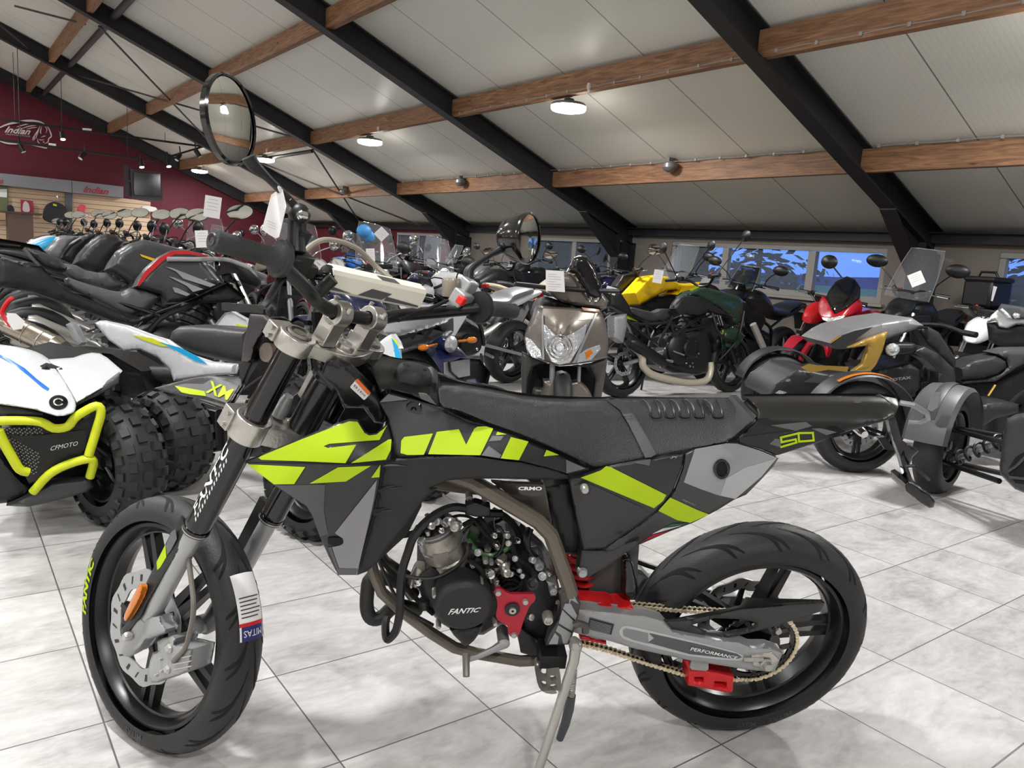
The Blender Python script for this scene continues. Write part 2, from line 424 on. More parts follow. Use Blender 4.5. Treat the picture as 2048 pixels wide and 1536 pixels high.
# floor
def floor_mat():
    m = bpy.data.materials.new('floor_tiles'); m.use_nodes = True; nt = m.node_tree; b = nt.nodes['Principled BSDF']; L = nt.links.new
    N = nt.nodes.new
    geo = N('ShaderNodeNewGeometry'); sep = N('ShaderNodeSeparateXYZ'); L(geo.outputs['Position'], sep.inputs[0])
    def mth(op, a, b_=None):
        n = N('ShaderNodeMath'); n.operation = op
        for i, v in enumerate((a, b_)):
            if v is None: continue
            if isinstance(v, (int, float)): n.inputs[i].default_value = v
            else: L(v, n.inputs[i])
        return n.outputs[0]
    S = .4278; g = []; ids = []
    for ax, off in (('X', .718), ('Y', 1.083)):
        t = mth('DIVIDE', mth('SUBTRACT', sep.outputs[ax], off), S)
        fr_ = mth('FRACT', t); ids.append(mth('FLOOR', t))
        g.append(mth('MINIMUM', fr_, mth('SUBTRACT', 1., fr_)))
    d = mth('MINIMUM', g[0], g[1])
    grout = N('ShaderNodeMapRange'); grout.inputs['From Min'].default_value = .0035; grout.inputs['From Max'].default_value = .0062; L(d, grout.inputs['Value'])
    comb = N('ShaderNodeCombineXYZ'); L(ids[0], comb.inputs[0]); L(ids[1], comb.inputs[1])
    wn = N('ShaderNodeTexWhiteNoise'); wn.noise_dimensions = '3D'; L(comb.outputs[0], wn.inputs['Vector'])
    mp = N('ShaderNodeVectorMath'); mp.operation = 'MULTIPLY_ADD'; L(wn.outputs['Color'], mp.inputs[0]); mp.inputs[1].default_value = (20, 20, 20); 
    sc = N('ShaderNodeVectorMath'); sc.operation = 'MULTIPLY'; L(geo.outputs['Position'], sc.inputs[0]); sc.inputs[1].default_value = (3.2, 6.5, 1); L(sc.outputs[0], mp.inputs[2])
    n1 = N('ShaderNodeTexNoise'); n1.inputs['Scale'].default_value = 1.; n1.inputs['Detail'].default_value = 7; n1.inputs['Roughness'].default_value = .62; n1.inputs['Distortion'].default_value = .9; L(mp.outputs[0], n1.inputs['Vector'])
    n2 = N('ShaderNodeTexNoise'); n2.inputs['Scale'].default_value = 7.; n2.inputs['Detail'].default_value = 5; n2.inputs['Distortion'].default_value = .5; L(mp.outputs[0], n2.inputs['Vector'])
    mx = mth('ADD', mth('MULTIPLY', n1.outputs['Fac'], .7), mth('MULTIPLY', n2.outputs['Fac'], .3))
    ramp = N('ShaderNodeValToRGB'); L(mx, ramp.inputs[0]); e = ramp.color_ramp.elements
    e[0].position = .30; e[0].color = lin((150, 146, 144)); e[1].position = .66; e[1].color = lin((208, 205, 203)); x = e.new(.48); x.color = lin((186, 183, 181))
    hs = N('ShaderNodeHueSaturation'); L(ramp.outputs[0], hs.inputs['Color'])
    vr = N('ShaderNodeMapRange'); vr.inputs['To Min'].default_value = .94; vr.inputs['To Max'].default_value = 1.04; L(wn.outputs['Value'], vr.inputs['Value']); L(vr.outputs[0], hs.inputs['Value'])
    mix = N('ShaderNodeMix'); mix.data_type = 'RGBA'; L(grout.outputs[0], mix.inputs['Factor']); mix.inputs[6].default_value = lin((92, 89, 90)); L(hs.outputs[0], mix.inputs[7])
    L(mix.outputs[2], b.inputs['Base Color'])
    rr = N('ShaderNodeMapRange'); rr.inputs['To Min'].default_value = .32; rr.inputs['To Max'].default_value = .5; L(n2.outputs['Fac'], rr.inputs['Value']); L(rr.outputs[0], b.inputs['Roughness'])
    bp = N('ShaderNodeBump'); bp.inputs['Strength'].default_value = .35; bp.inputs['Distance'].default_value = .002; L(grout.outputs[0], bp.inputs['Height']); L(bp.outputs[0], b.inputs['Normal'])
    b.inputs['Specular IOR Level'].default_value = .45
    return m
struct(MB().box((( UW+UL)/2, (VW+VB)/2, -.1), ((UW-UL)/2+.1, (VW-VB)/2+.1, .1)).build('floor', floor_mat()))
# ceiling: white sandwich panels with fine ribs and a joint every metre
def ceil_mat():
    m = bpy.data.materials.new('roof_panels'); m.use_nodes = True; nt = m.node_tree; b = nt.nodes['Principled BSDF']; L = nt.links.new; N = nt.nodes.new
    geo = N('ShaderNodeNewGeometry'); sep = N('ShaderNodeSeparateXYZ'); L(geo.outputs['Position'], sep.inputs[0])
    def mth(op, a, b_=None):
        n = N('ShaderNodeMath'); n.operation = op
        for i, v in enumerate((a, b_)):
            if v is None: continue
            if isinstance(v, (int, float)): n.inputs[i].default_value = v
            else: L(v, n.inputs[i])
        return n.outputs[0]
    f1 = mth('FRACT', mth('DIVIDE', mth('ADD', sep.outputs['Y'], .3), 1.13)); d1 = mth('MINIMUM', f1, mth('SUBTRACT', 1., f1))
    j = N('ShaderNodeMapRange'); j.inputs['From Min'].default_value = .002; j.inputs['From Max'].default_value = .008; L(d1, j.inputs['Value'])
    f2 = mth('FRACT', mth('MULTIPLY', sep.outputs['Y'], 22.)); rib = mth('LESS_THAN', f2, .18)
    col = N('ShaderNodeMix'); col.data_type = 'RGBA'; L(j.outputs[0], col.inputs['Factor']); col.inputs[6].default_value = lin((120, 116, 108)); col.inputs[7].default_value = lin((230, 229, 219))
    c2 = N('ShaderNodeMix'); c2.data_type = 'RGBA'; L(mth('MULTIPLY', rib, .10), c2.inputs['Factor']); L(col.outputs[2], c2.inputs[6]); c2.inputs[7].default_value = lin((150, 147, 138))
    L(c2.outputs[2], b.inputs['Base Color']); b.inputs['Roughness'].default_value = .34; b.inputs['Specular IOR Level'].default_value = .4
    bp = N('ShaderNodeBump'); bp.inputs['Strength'].default_value = .25; bp.inputs['Distance'].default_value = .003; L(rib, bp.inputs['Height']); bp.invert = True; L(bp.outputs[0], b.inputs['Normal'])
    return m
CE = ceil_mat()
mb = MB()
for s in (1, -1):
    ue = UW+.25 if s > 0 else UL-.25
    q0 = [(UR, VB-.1, ZR), (ue, VB-.1, rz(ue)), (ue, VW+.1, rz(ue)), (UR, VW+.1, ZR)]
    mb.prism(q0, (0, 0, .12))
struct(mb.build('ceiling', CE))
# walls
WM = mat('wall_paint_grey', (128, 120, 112), .75, bump=(40, .05))
RM = mat('wall_paint_red', (86, 9, 30), .7, bump=(40, .05))
def holed_wall(name, u0, u1, zt, v0, v1, holes, m):      # wall in a plane of constant u with rectangular openings
    mb = MB(); vs = sorted({v0, v1, *[h[0] for h in holes], *[h[1] for h in holes]})
    for a, b_ in zip(vs[:-1], vs[1:]):
        hs = [h for h in holes if h[0] <= a+1e-6 and h[1] >= b_-1e-6]
        z = 0.
        for h in hs:
            mb.box(((u0+u1)/2, (a+b_)/2, (z+h[2])/2), ((u1-u0)/2, (b_-a)/2, (h[2]-z)/2)); z = h[3]
        mb.box(((u0+u1)/2, (a+b_)/2, (z+zt)/2), ((u1-u0)/2, (b_-a)/2, (zt-z)/2))
    return struct(mb.build(name, m))
ZT = rz(UW)
WB, WT = .98, 1.60
wins = []                                        # (v0, v1) of each window unit, with the positions of its mullions
wins.append((4.58, 7.78, [5.52, 6.82]))
wins.append((9.05, 11.15, [9.95]))
wins.append((1.10, 3.42, [2.2]))
wins.append((14.2, 16.2, [15.2]))
wins.append((-3.4, -.9, [-2.2]))
holed_wall('wall_window_side', UW, UW+.22, ZT+.02, VB, 13.12, [(a, b_, WB, WT) for a, b_, _ in wins if b_ < 13], WM)
holed_wall('wall_window_side_red', UW, UW+.22, ZT+.02, 13.12, VW+.1, [(a, b_, WB, WT) for a, b_, _ in wins if a > 13], RM)
WF = mat('window_frame_grey', (150, 146, 140), .5)
GLA = mat('window_glass', (200, 210, 215), .02, alpha=.10, var=0)
for i, (a, b_, mul) in enumerate(wins):
    fr = MB(); um = UW+.05; t = .035
    ed = [a]+mul+[b_]
    fr.box((um, (a+b_)/2, WB+t), (.04, (b_-a)/2, t)).box((um, (a+b_)/2, WT-t*.8), (.04, (b_-a)/2, t*.8))
    for k, e in enumerate(ed):
        w = .03 if k in (0, len(ed)-1) else .05
        c = e+(w if k == 0 else (-w if k == len(ed)-1 else 0)); fr.box((um, c, (WB+WT)/2+t*.1), (.037, w, (WT-WB)/2-t*1.85))
    w = tag(fr.build('window_%d' % (i+1), WF, None), kind='structure')
    for k, (p, q) in enumerate(zip(ed[:-1], ed[1:])):
        MB().box((um+.01, (p+q)/2, (WB+WT)/2), (.004, (q-p)/2-.03, (WT-WB)/2-.03)).build('pane', GLA, w)
    sil = MB().box((UW-.03, (a+b_)/2, WB-.02), (.03, (b_-a)/2+.05, .015)).build('sill', WF, w)
# gables and rear wall
def gable(name, v, m, th):
    mb = MB(); pts = [(UL-.1, v, 0), (UW+.2, v, 0), (UW+.2, v, rz(UW+.2)), (UR, v, ZR), (UL-.1, v, rz(UL-.1))]
    return struct(mb.prism(pts, (0, th, 0)).build(name, m))
gable('wall_red_gable', VW, RM, .2); gable('wall_rear_gable', VB, WM, -.2)
struct(MB().box((UL-.1, (VW+VB)/2, rz(UL)/2), (.1, (VW-VB)/2, rz(UL)/2)).build('wall_far_side', WM))
STD = mat('steel_beam_black', (33, 33, 37), .55, bump=(60, .1))
struct(MB().box((UW-.06, (VW+VB)/2, ZT-.075), (.055, (VW-VB)/2-.05, .05)).box((UW-.1, (VW+VB)/2, ZT-.02), (.09, (VW-VB)/2-.05, .006)).build('trim_eaves', STD))
# rafters: I-beams down both slopes with columns at the window wall
for k, v in enumerate((-.43, 4.07, 8.575, 13.12, 17.6, 21.95)):
    mb = MB()
    for s in (1, -1):
        ue = UW-.02 if s > 0 else UL+.02
        for (w, k0, k1) in ((.165, -.06, -.044), (.012, -.05, .20), (.165, .19, .205)):
            q = lambda u: [(u, v-w/2, rz(u, k0)), (u, v+w/2, rz(u, k0)), (u, v+w/2, rz(u, k1)), (u, v-w/2, rz(u, k1))]
            mb.hexa(q(UR), q(ue))
        ui = ue-.34*s                            # column: flanges and web, with a haunch under the rafter
        for uu in (ui, ue-.01*s): mb.box((uu, v, rz(uu, -.03)/2), (.009, .0825, rz(uu, -.03)/2))
        mb.box(((ui+ue)/2, v, rz(ue, -.02)/2), (.17, .006, rz(ue, -.02)/2))
        uh = ue-1.05*s
        mb.hexa([(uh, v-.0825, rz(uh, -.07)), (uh, v+.0825, rz(uh, -.07)), (uh, v+.0825, rz(uh, -.055)), (uh, v-.0825, rz(uh, -.055))],
                [(ui, v-.0825, rz(ui, -.40)), (ui, v+.0825, rz(ui, -.40)), (ui, v+.0825, rz(ui, -.385)), (ui, v-.0825, rz(ui, -.385))])
        mb.prism([(uh, v-.006, rz(uh, -.06)), (ui, v-.006, rz(ui, -.06)), (ui, v-.006, rz(ui, -.39))], (0, .012, 0))
    struct(mb.build('trim_rafter_%d' % (k+1), STD))
# timber purlins, one length per bay
def wood_mat():
    m = bpy.data.materials.new('purlin_timber'); m.use_nodes = True; nt = m.node_tree; b = nt.nodes['Principled BSDF']; L = nt.links.new; N = nt.nodes.new
    geo = N('ShaderNodeNewGeometry'); sc = N('ShaderNodeVectorMath'); sc.operation = 'MULTIPLY'; L(geo.outputs['Position'], sc.inputs[0]); sc.inputs[1].default_value = (14, 1.1, 14)
    n = N('ShaderNodeTexNoise'); n.inputs['Scale'].default_value = 2.2; n.inputs['Detail'].default_value = 6; n.inputs['Distortion'].default_value = 1.6; L(sc.outputs[0], n.inputs['Vector'])
    r = N('ShaderNodeValToRGB'); L(n.outputs['Fac'], r.inputs[0]); e = r.color_ramp.elements
    e[0].position = .28; e[0].color = lin((98, 68, 48)); e[1].position = .72; e[1].color = lin((164, 122, 86)); x = e.new(.5); x.color = lin((134, 96, 68))
    k = N('ShaderNodeTexVoronoi'); k.inputs['Scale'].default_value = 2.2; k2 = N('ShaderNodeVectorMath'); k2.operation = 'MULTIPLY'; L(geo.outputs['Position'], k2.inputs[0]); k2.inputs[1].default_value = (1.6, .8, 3.2); L(k2.outputs[0], k.inputs['Vector'])
    kr = N('ShaderNodeMapRange'); kr.inputs['From Min'].default_value = .04; kr.inputs['From Max'].default_value = .09; L(k.outputs['Distance'], kr.inputs['Value'])
    mx = N('ShaderNodeMix'); mx.data_type = 'RGBA'; L(kr.outputs[0], mx.inputs['Factor']); mx.inputs[6].default_value = lin((58, 34, 22)); L(r.outputs[0], mx.inputs[7])
    L(mx.outputs[2], b.inputs['Base Color']); b.inputs['Roughness'].default_value = .6
    return m
WD = wood_mat()
RV = [VB, -.43, 4.07, 8.575, 13.12, 17.6, 21.95]
n = 0
for u in (7.0-.04, 5.316-.04, 3.634-.04, 1.952-.04, .27-.04, -1.41-.04, 2*UR-.23, 2*UR-1.91, 2*UR-3.6, 2*UR-5.28, 2*UR-7.0):
    for a, b_ in zip(RV[:-1], RV[1:]):
        n += 1; zz = rz(u+.04, .0) if u > UR else rz(u-.04, .0)
        struct(MB().box((u, (a+b_)/2, zz+.105), (.042, (b_-a)/2-.012, .105)).build('trim_purlin_%d' % n, WD))
# steel tie tubes and bracing rods under the roof
PIP = mat('tie_steel', (62, 54, 58), .5)
def roofpt(p, k=.02): return on_roof(p[0], p[1], KP+k)
rods = [((198, 52), (437, 302)), ((30, 12), (170, 48)), ((118, 140), (628, 286)), ((626, 300), (726, 455)), ((496, 315), (640, 372)), ((0, 50), (95, 128)), ((640, 372), (842, 452)), ((625, 302), (500, 322))]
for i, (p, q) in enumerate(rods):
    struct(MB().cyl(roofpt(p), roofpt(q), .016 if i != 7 else .035, 8).build('trim_brace_%d' % (i+1), PIP))
a = roofpt((243, 33)); b_ = roofpt((92, 192))
uu = (a[0]+b_[0])/2
struct(MB().cyl((uu, 8.7, rz(uu, .12)), (uu, 21.9, rz(uu, .12)), .05, 10).build('trim_tie_tube', PIP))
# cable clipped along two purlins
CB = mat('cable_grey', (150, 146, 142), .5)
for i, (u, k, v0, v1) in enumerate(((5.232, .03, -.3, 4.0), (5.232, .03, 4.2, 8.4), (6.875, .215, -.3, 4.0), (6.875, .215, 4.2, 12.9))):
    mb = MB().tube([(u, v, rz(5.316 if u < 6 else 6.99, k)+.004*math.sin(v*9)) for v in np.arange(v0, v1, .12)], .0045, 6)
    v = v0+.1
    while v < v1: mb.box((u, v, rz(5.316 if u < 6 else 6.99, k)), (.008, .012, .014)); v += .34
    tag(mb.build('cable', CB), ('thin grey cable clipped along the timber purlin right of the rightmost rafter', 'thin grey cable clipped along the purlin above the brightest lamp', 'grey cable on the top edge of the lowest purlin at far right', 'grey cable along the top edge of the lowest purlin past the smoke detectors')[i], 'cable', None)
# hanging lamps
LB = mat('lamp_body_grey', (120, 118, 116), .4, metal=.4); LD = mat('lamp_diffuser', (255, 250, 240), .4, emit=30.)
ll = ('largest bright round lamp under the purlin, upper right of the mirror', 'second bright round lamp from the right under the timber purlin', 'bright round lamp hanging just right of the round black mirror', 'farthest bright round lamp, near the red wall')
lamps = [(5.36, 6.46), (5.36, 11.08), (5.36, 15.75), (5.36, 20.5)]
added_lamps = [(5.36, 1.9), (5.36, -2.8)]+[(u, v) for u in (-.4, 2*UR-.4+-.0, 2*UR-5.4) for v in (-2.8, 1.9, 6.46, 11.08, 15.75, 20.5)]  # unseen lamps, added to light the near side of the bike and floor
ZL = 2.79
def lamp(i, u, v, z, lab, W_=75., grp='round lamps under the roof'):
    t = empty('hanging_lamp', (u, v, z), 0, lab, 'lamp', grp)
    MB().lathe((u, v, z), np.eye(3), [(0, .075), (.05, .075), (.06, .05), (.17, .03), (.185, .012), (.185, 0)], 28, 2).build('housing', LB, t)
    MB().lathe((u, v, z), np.eye(3), [(.183, .004), (.183, -.03), (.17, -.045), (.1, -.06), (0, -.065)], 28, 2).build('diffuser', LD, t)
    zz = rz(5.316, .0) if abs(u-5.36) < .1 else z+.25
    MB().tube([(u, v, z+.07), (u, v, max(z+.09, zz-.005)), (u-.02, v, max(z+.10, zz+.03))], .008, 8).box((u-.03, v-.02, z+.11), (.03, .03, .022)).build('bracket', LB, t)
    ld = bpy.data.lights.new('lamp_light', 'AREA'); ld.shape = 'DISK'; ld.size = .36; ld.energy = W_; ld.color = (.975, .985, .99)
    lo = bpy.data.objects.new('lamp_light', ld); COL.objects.link(lo); lo.location = (u, v, z-.075)
    lo.parent = t; lo.matrix_parent_inverse = t.matrix_basis.inverted()
LAMP_W = 112.
for i, (u, v) in enumerate(lamps): lamp(i, u, v, ZL, ll[i])
for i, (u, v) in enumerate(added_lamps):
    z = ZL if abs(u-5.36) < .1 else rz(u)-1.0
    lamp(i, u, v, z, 'added unseen round lamp that lights the hall from behind or beside the camera', 75. if u > 5 else (145. if v < 5 else (120. if v < 9 else 80.)), 'unseen lamps added for light')
# smoke detectors on the lowest purlin
for i, (p, lab) in enumerate((((1346, 333), 'grey round detector on the lowest purlin, upper right'), ((926, 364), 'grey round detector on the lowest purlin above the dark beam foot'), ((692, 382), 'small grey detector on the far purlin left of centre'))):
    c = on_u(p[0], p[1], 6.87)
    t = empty('smoke_detector', c, 0, lab, 'detector', 'detectors on the purlin')
    MB().lathe(c-a3(.05,0,.05), np.eye(3), [(0, .10), (.04, .10), (.05, .085), (.085, .075), (.09, .03), (.07, .0), (.03, -.02), (0, -.02)], 20, 2).build('housing', LB, t)
    MB().box(c+a3(-.02, .04, .07), (.05, .035, .025)).build('base', LB, t)
# small clips and sockets on the far upper purlin
for i, p in enumerate(((570, 75), (467, 128), (380, 172), (318, 203), (263, 228), (224, 250), (1178, 175), (757, 259), (534, 302), (405, 335))):
    c = on_u(p[0], p[1], (3.585 if p[0] < 600 and p[1] < 260 else 5.225))
    tag(MB().lathe(c, np.eye(3), [(0, .04), (.02, .04), (.025, .0), (.012, -.03), (0, -.03)], 10, 2).box(c+a3(.01,0,.02), (.02, .015, .02)).build('cable_clamp', mat('clamp_white', (190,186,180), .5)),
        'small white cable clamp on a timber purlin', 'clamp', 'white clamps on the purlins')
# ------------------------------------------------------------------ red gable: shelving wall, headers, logo, screen
GV = VW-.02
def gq(p, v=GV): return on_v(p[0], p[1], v)
def board(name, px, m, dep, label=None, cat=None, parent=None, v=GV, kind=None, group=None):
    q = [gq(p, v) for p in px]
    o = MB().prism(q, (0, -dep, 0)).build(name, m, parent)
    return tag(o, label, cat, group, kind)
HDR = mat('header_grey', (122, 122, 126), .5)
h1 = board('shop_header', [(-60,341),(140,362),(141,386),(-60,364)], HDR, .25, 'grey header board over the left slat wall bay', 'sign')
h2 = board('shop_header', [(141,362),(243,374),(243,396),(142,386)], HDR, .25, 'grey header board with red script lettering at right end', 'sign')
tx = mat('header_red_letter', (150, 30, 56), .5)
mb = MB(); lettering(mb, 'Indian', [(166,384.5),(216,390),(218,377),(168,371)], lambda x, y: gq((x, y), GV-.256), .02, .35); mb.build('lettering', tx, h2)
mb = MB(); lettering(mb, 'es', [(-6,366),(7,367.5),(8,360),(-5,358)], lambda x, y: gq((x, y), GV-.256), .02, .35); mb.build('lettering', tx, h1)
def slat_mat():
    m = bpy.data.materials.new('slat_wall'); m.use_nodes = True; nt = m.node_tree; b = nt.nodes['Principled BSDF']; L = nt.links.new; N = nt.nodes.new
    geo = N('ShaderNodeNewGeometry'); sep = N('ShaderNodeSeparateXYZ'); L(geo.outputs['Position'], sep.inputs[0])
    mu = N('ShaderNodeMath'); mu.operation = 'MULTIPLY'; L(sep.outputs['Z'], mu.inputs[0]); mu.inputs[1].default_value = 9.
    fr_ = N('ShaderNodeMath'); fr_.operation = 'FRACT'; L(mu.outputs[0], fr_.inputs[0])
    lt = N('ShaderNodeMath'); lt.operation = 'LESS_THAN'; L(fr_.outputs[0], lt.inputs[0]); lt.inputs[1].default_value = .13
    mx = N('ShaderNodeMix'); mx.data_type = 'RGBA'; L(lt.outputs[0], mx.inputs['Factor']); mx.inputs[6].default_value = lin((206, 178, 148)); mx.inputs[7].default_value = lin((122, 98, 80))
    L(mx.outputs[2], b.inputs['Base Color']); b.inputs['Roughness'].default_value = .5
    return m
SW = slat_mat()
board('trim_slat_wall_left', [(-60,364),(129,385),(129,520),(-60,520)], SW, .06, kind='structure')
board('trim_slat_wall_right', [(143,386),(243,396),(300,404),(300,520),(143,520)], SW, .06, kind='structure')
board('trim_slat_post', [(129,384),(143,386),(143,520),(129,520)], mat('post_grey', (84,86,92), .5), .14, kind='structure')
# wall logo: outlined headdress head over script
lg = empty('wall_logo', gq((50, 300)), 0, 'white outline headdress logo with script lettering on the red wall', 'logo')
LW = mat('logo_white', (205, 190, 192), .5)
at = lambda x, y: gq((x, y), GV-.03)
def stroke(mb, k, pts, w):
    P = spl(cr(k, pts), 5); n = len(P); e0 = []; e1 = []
    for i in range(n):
        t = unit(P[min(i+1, n-1)]-P[max(i-1, 0)]); nn = a3(-t[1], t[0]); ww = w*(1-.75*abs(2*i/(n-1)-1)**2)
        e0.append(at(*(P[i]+nn*ww))); e1.append(at(*(P[i]-nn*ww)))
    mb.strip(e0, e1)
mb = MB(); lettering(mb, 'Indian', [(9, 265), (60, 270), (62, 257), (11, 252)], at, .025, .4); lettering(mb, 'MOTORCYCLE', [(12, 269.5), (60, 274), (60, 271.5), (12, 267)], at, .0, 0)
mb.build('lettering', LW, lg)
mb = MB()
for k, pts, w in (('L', [(-40,300),(60,255),(170,228),(300,212),(400,222),(455,245)], 2.2), ('L', [(170,275),(260,250),(330,238),(400,250)], 1.1), ('L', [(230,290),(300,268),(370,262)], 1.0), ('L', [(270,300),(330,285),(380,282)], .9),
    ('L', [(410,262),(395,300),(370,340),(345,380),(330,410)], 1.1), ('L', [(400,300),(380,350),(365,400)], .9), ('L', [(425,270),(415,320),(420,350)], 1.1), ('L', [(455,265),(480,300),(470,340)], .8),
    ('L', [(465,262),(490,280),(512,320),(525,370),(500,395),(490,430),(455,445)], 1.3), ('L', [(420,380),(445,372),(470,368)], .8), ('L', [(400,400),(420,410),(455,405)], .8), ('L', [(385,395),(390,430),(410,445)], .9),
    ('L', [(-20,415),(60,440),(130,448),(220,452)], 1.6), ('L', [(280,450),(350,465),(420,480),(475,492),(480,465)], 1.3), ('L', [(355,370),(350,400),(340,415)], .8), ('L', [(440,420),(450,430),(440,438)], .7)):
    stroke(mb, k, pts, w)
mb.build('outline', LW, lg)
# hanging screen and its mount
sc = empty('ceiling_screen', gq((296, 366), 20.), 0, 'black square screen on a grey frame high on the red wall', 'screen')
MB().prism([gq(p, 20.) for p in ((262,338),(322,345),(326,402),(266,398))], (0, .35, 0)).build('housing', mat('screen_frame', (70,66,72), .5), sc)
MB().prism([gq(p, 19.98) for p in ((267,344),(320,349),(321,394),(268,390))], (0, -.03, 0)).build('panel', mat('screen_black', (8,8,12), .15), sc)
MB().beam(gq((252,330), 20.2), gq((256,392), 20.2), .12, .1).cyl(gq((252,362), 20.2), gq((266,362), 20.1), .03).build('mount', PIP, sc)
# goods on the slat wall
t = board('poster', [(-30,372),(15,373),(15,440),(-30,440)], mat('poster_green', (96,104,70), .6), .02, 'green landscape poster at the left edge of the slat wall', 'poster', v=GV-.12)
MB().prism([gq(p, GV-.145) for p in ((-25,378),(14,378),(14,395),(-25,392))], (0, -.004, 0)).build('sky', mat('poster_sky', (216,220,214), .6), t)
MB().prism([gq(p, GV-.145) for p in ((-25,425),(14,422),(14,440),(-25,440))], (0, -.004, 0)).build('ground', mat('poster_sand', (190,160,130), .6), t)
t = board('poster', [(41,399),(66,402),(67,427),(42,424)], mat('poster_red', (150,40,62), .6), .02, 'small red poster showing a white hooded top', 'poster', v=GV-.12)
MB().prism([gq(p, GV-.145) for p in smooth([(46,422),(46,409),(50,402),(55,405),(58,410),(59,423)], 3)], (0, -.004, 0)).build('picture', LW, t)
for i, (px, col, lab) in enumerate(((([(88,440),(86,424),(92,410),(104,404),(112,404),(124,409),(134,420),(139,442),(120,450)]), (30,32,36), 'black jacket on a hanger on the slat wall'), ([(154,420),(160,409),(170,412),(168,424),(164,430)], (210,70,96), 'pink and white label card on the slat wall'), ([(16,424),(14,412),(22,410),(28,418),(26,425)], (34,28,30), 'dark cap on the slat wall beside the green poster'), ([(284,412),(310,415),(310,424),(284,421)], (206,200,196), 'small white card under the screen'))):
    nm = ('jacket', 'label_card', 'cap', 'label_card')[i]
    o = MB().prism([gq(p, GV-.2) for p in smooth(px, 3)], (0, -.1, 0)).build(nm, mat(nm+str(i), col, .7), None, 60, .02); tag(o, lab, nm.replace('_', ' '))
    if i == 0:
        MB().tube([gq(p, GV-.26) for p in ((110,402),(111,394),(114,392),(115,396))], .012).build('hanger', CHR, o)
        MB().prism([gq(p, GV-.32) for p in ((106,407),(113,409),(114,413),(106,411))], (0, -.01, 0)).build('collar', LIM, o)
o = MB().prism([gq(p, 21.2) for p in ((15,424),(66,428))]+[a3(gq((66,428),21.2)[0],21.2,.0),a3(gq((15,424),21.2)[0],21.2,.0)], (0, .6, 0)).build('display_cabinet', mat('cabinet_brown', (92, 72, 62), .6)); tag(o, 'plain brown display cabinet in front of the slat wall at far left', 'cabinet')
MB().box(gq((41, 426), 21.2)+a3(0, .3, 0), (.42, .33, .02)).build('top', mat('cabinet_top', (70,54,48), .5), o)
# black spotlight tracks on thin wires
TV = 19.
trk = [[(-40, 233), (405, 293)], [(-40, 274), (310, 322), (420, 289)]]
for i, pts in enumerate(trk):
    P = [on_v(p[0], p[1], TV if i == 0 else TV-.6) for p in pts]
    t = empty('light_track', P[0], 0, ('upper black spotlight track running across the red wall logo', 'lower black spotlight track under the red wall logo, bent at its right end')[i], 'light track')
    mb = MB()
    for a, b_ in zip(P[:-1], P[1:]): mb.beam(a, b_, .045, .04)
    mb.build('rail', BLK, t)
    for p in ((124, 256), (30, 244), (330, 283))[:3] if i == 0 else ((255, 310), (40, 284)):
        a = on_v(p[0], p[1], TV if i == 0 else TV-.6); MB().cyl(a, (a[0], a[1], rz(a[0], .1)), .006, 5).build('wire', PIP, t)
    for q in (((165,258),(183,259.5)),) if i == 0 else (((97,288),(112,290)),):
        MB().beam(on_v(*q[0], (TV if i == 0 else TV-.6)-.05), on_v(*q[1], (TV if i == 0 else TV-.6)-.05), .03, .04).build('end_marker', WHT, t)
SPL = mat('spot_lens', (255, 252, 246), .3, emit=22.)
for i, (p, v, aim, on, lab) in enumerate((((124,264), TV, (.05,-.4,-1), 1, 'lit spotlight under the upper track right of the logo'), ((170,306), TV-.6, (-.6,-.3,-.8), 0, 'unlit black spotlight on the lower track right of the logo'), ((38,288), TV-.6, (.5,-.2,-1), 0, 'unlit black spotlight hanging in front of the logo'),
    ((281,320), TV-.6, (.1,-.4,-1), 1, 'lit spotlight on the lower track above the black screen'), ((335,319), TV-.6, (.1,-.4,-1), 1, 'lit spotlight at the bend of the lower track'), ((360,308), TV-.6, (-.5,-.2,-.9), 0, 'unlit spotlight on the bent track end, right of the lit ones'), ((391,300), TV-.6, (.6,-.2,-.9), 0, 'unlit black spotlight at the right tip of the bent track'))):
    c = on_v(p[0], p[1], v-.05); d = unit(a3(*aim))
    t = empty('track_spotlight', c, 0, lab, 'spotlight', 'spotlights on the tracks')
    MB().cyl(c, c+d*.16, .05, 12).build('head', BLK, t)
    MB().tube([c, c+a3(0,0,.08), c+a3(0,.05,.16)], .014, 6).build('arm', BLK, t)
    MB().cyl(c+d*.161, c+d*.166, .044, 12).build('lens', SPL if on else WHT, t)
    if on:
        ld = bpy.data.lights.new('spot_light', 'SPOT'); ld.energy = 60; ld.spot_size = R(80); ld.spot_blend = .6; ld.shadow_soft_size = .04; ld.color = (1, .95, .9)
        lo = bpy.data.objects.new('spot_light', ld); COL.objects.link(lo); lo.location = c+d*.2; lo.rotation_euler = Vector(d).to_track_quat('-Z', 'Y').to_euler()
        lo.parent = t; lo.matrix_parent_inverse = t.matrix_basis.inverted()
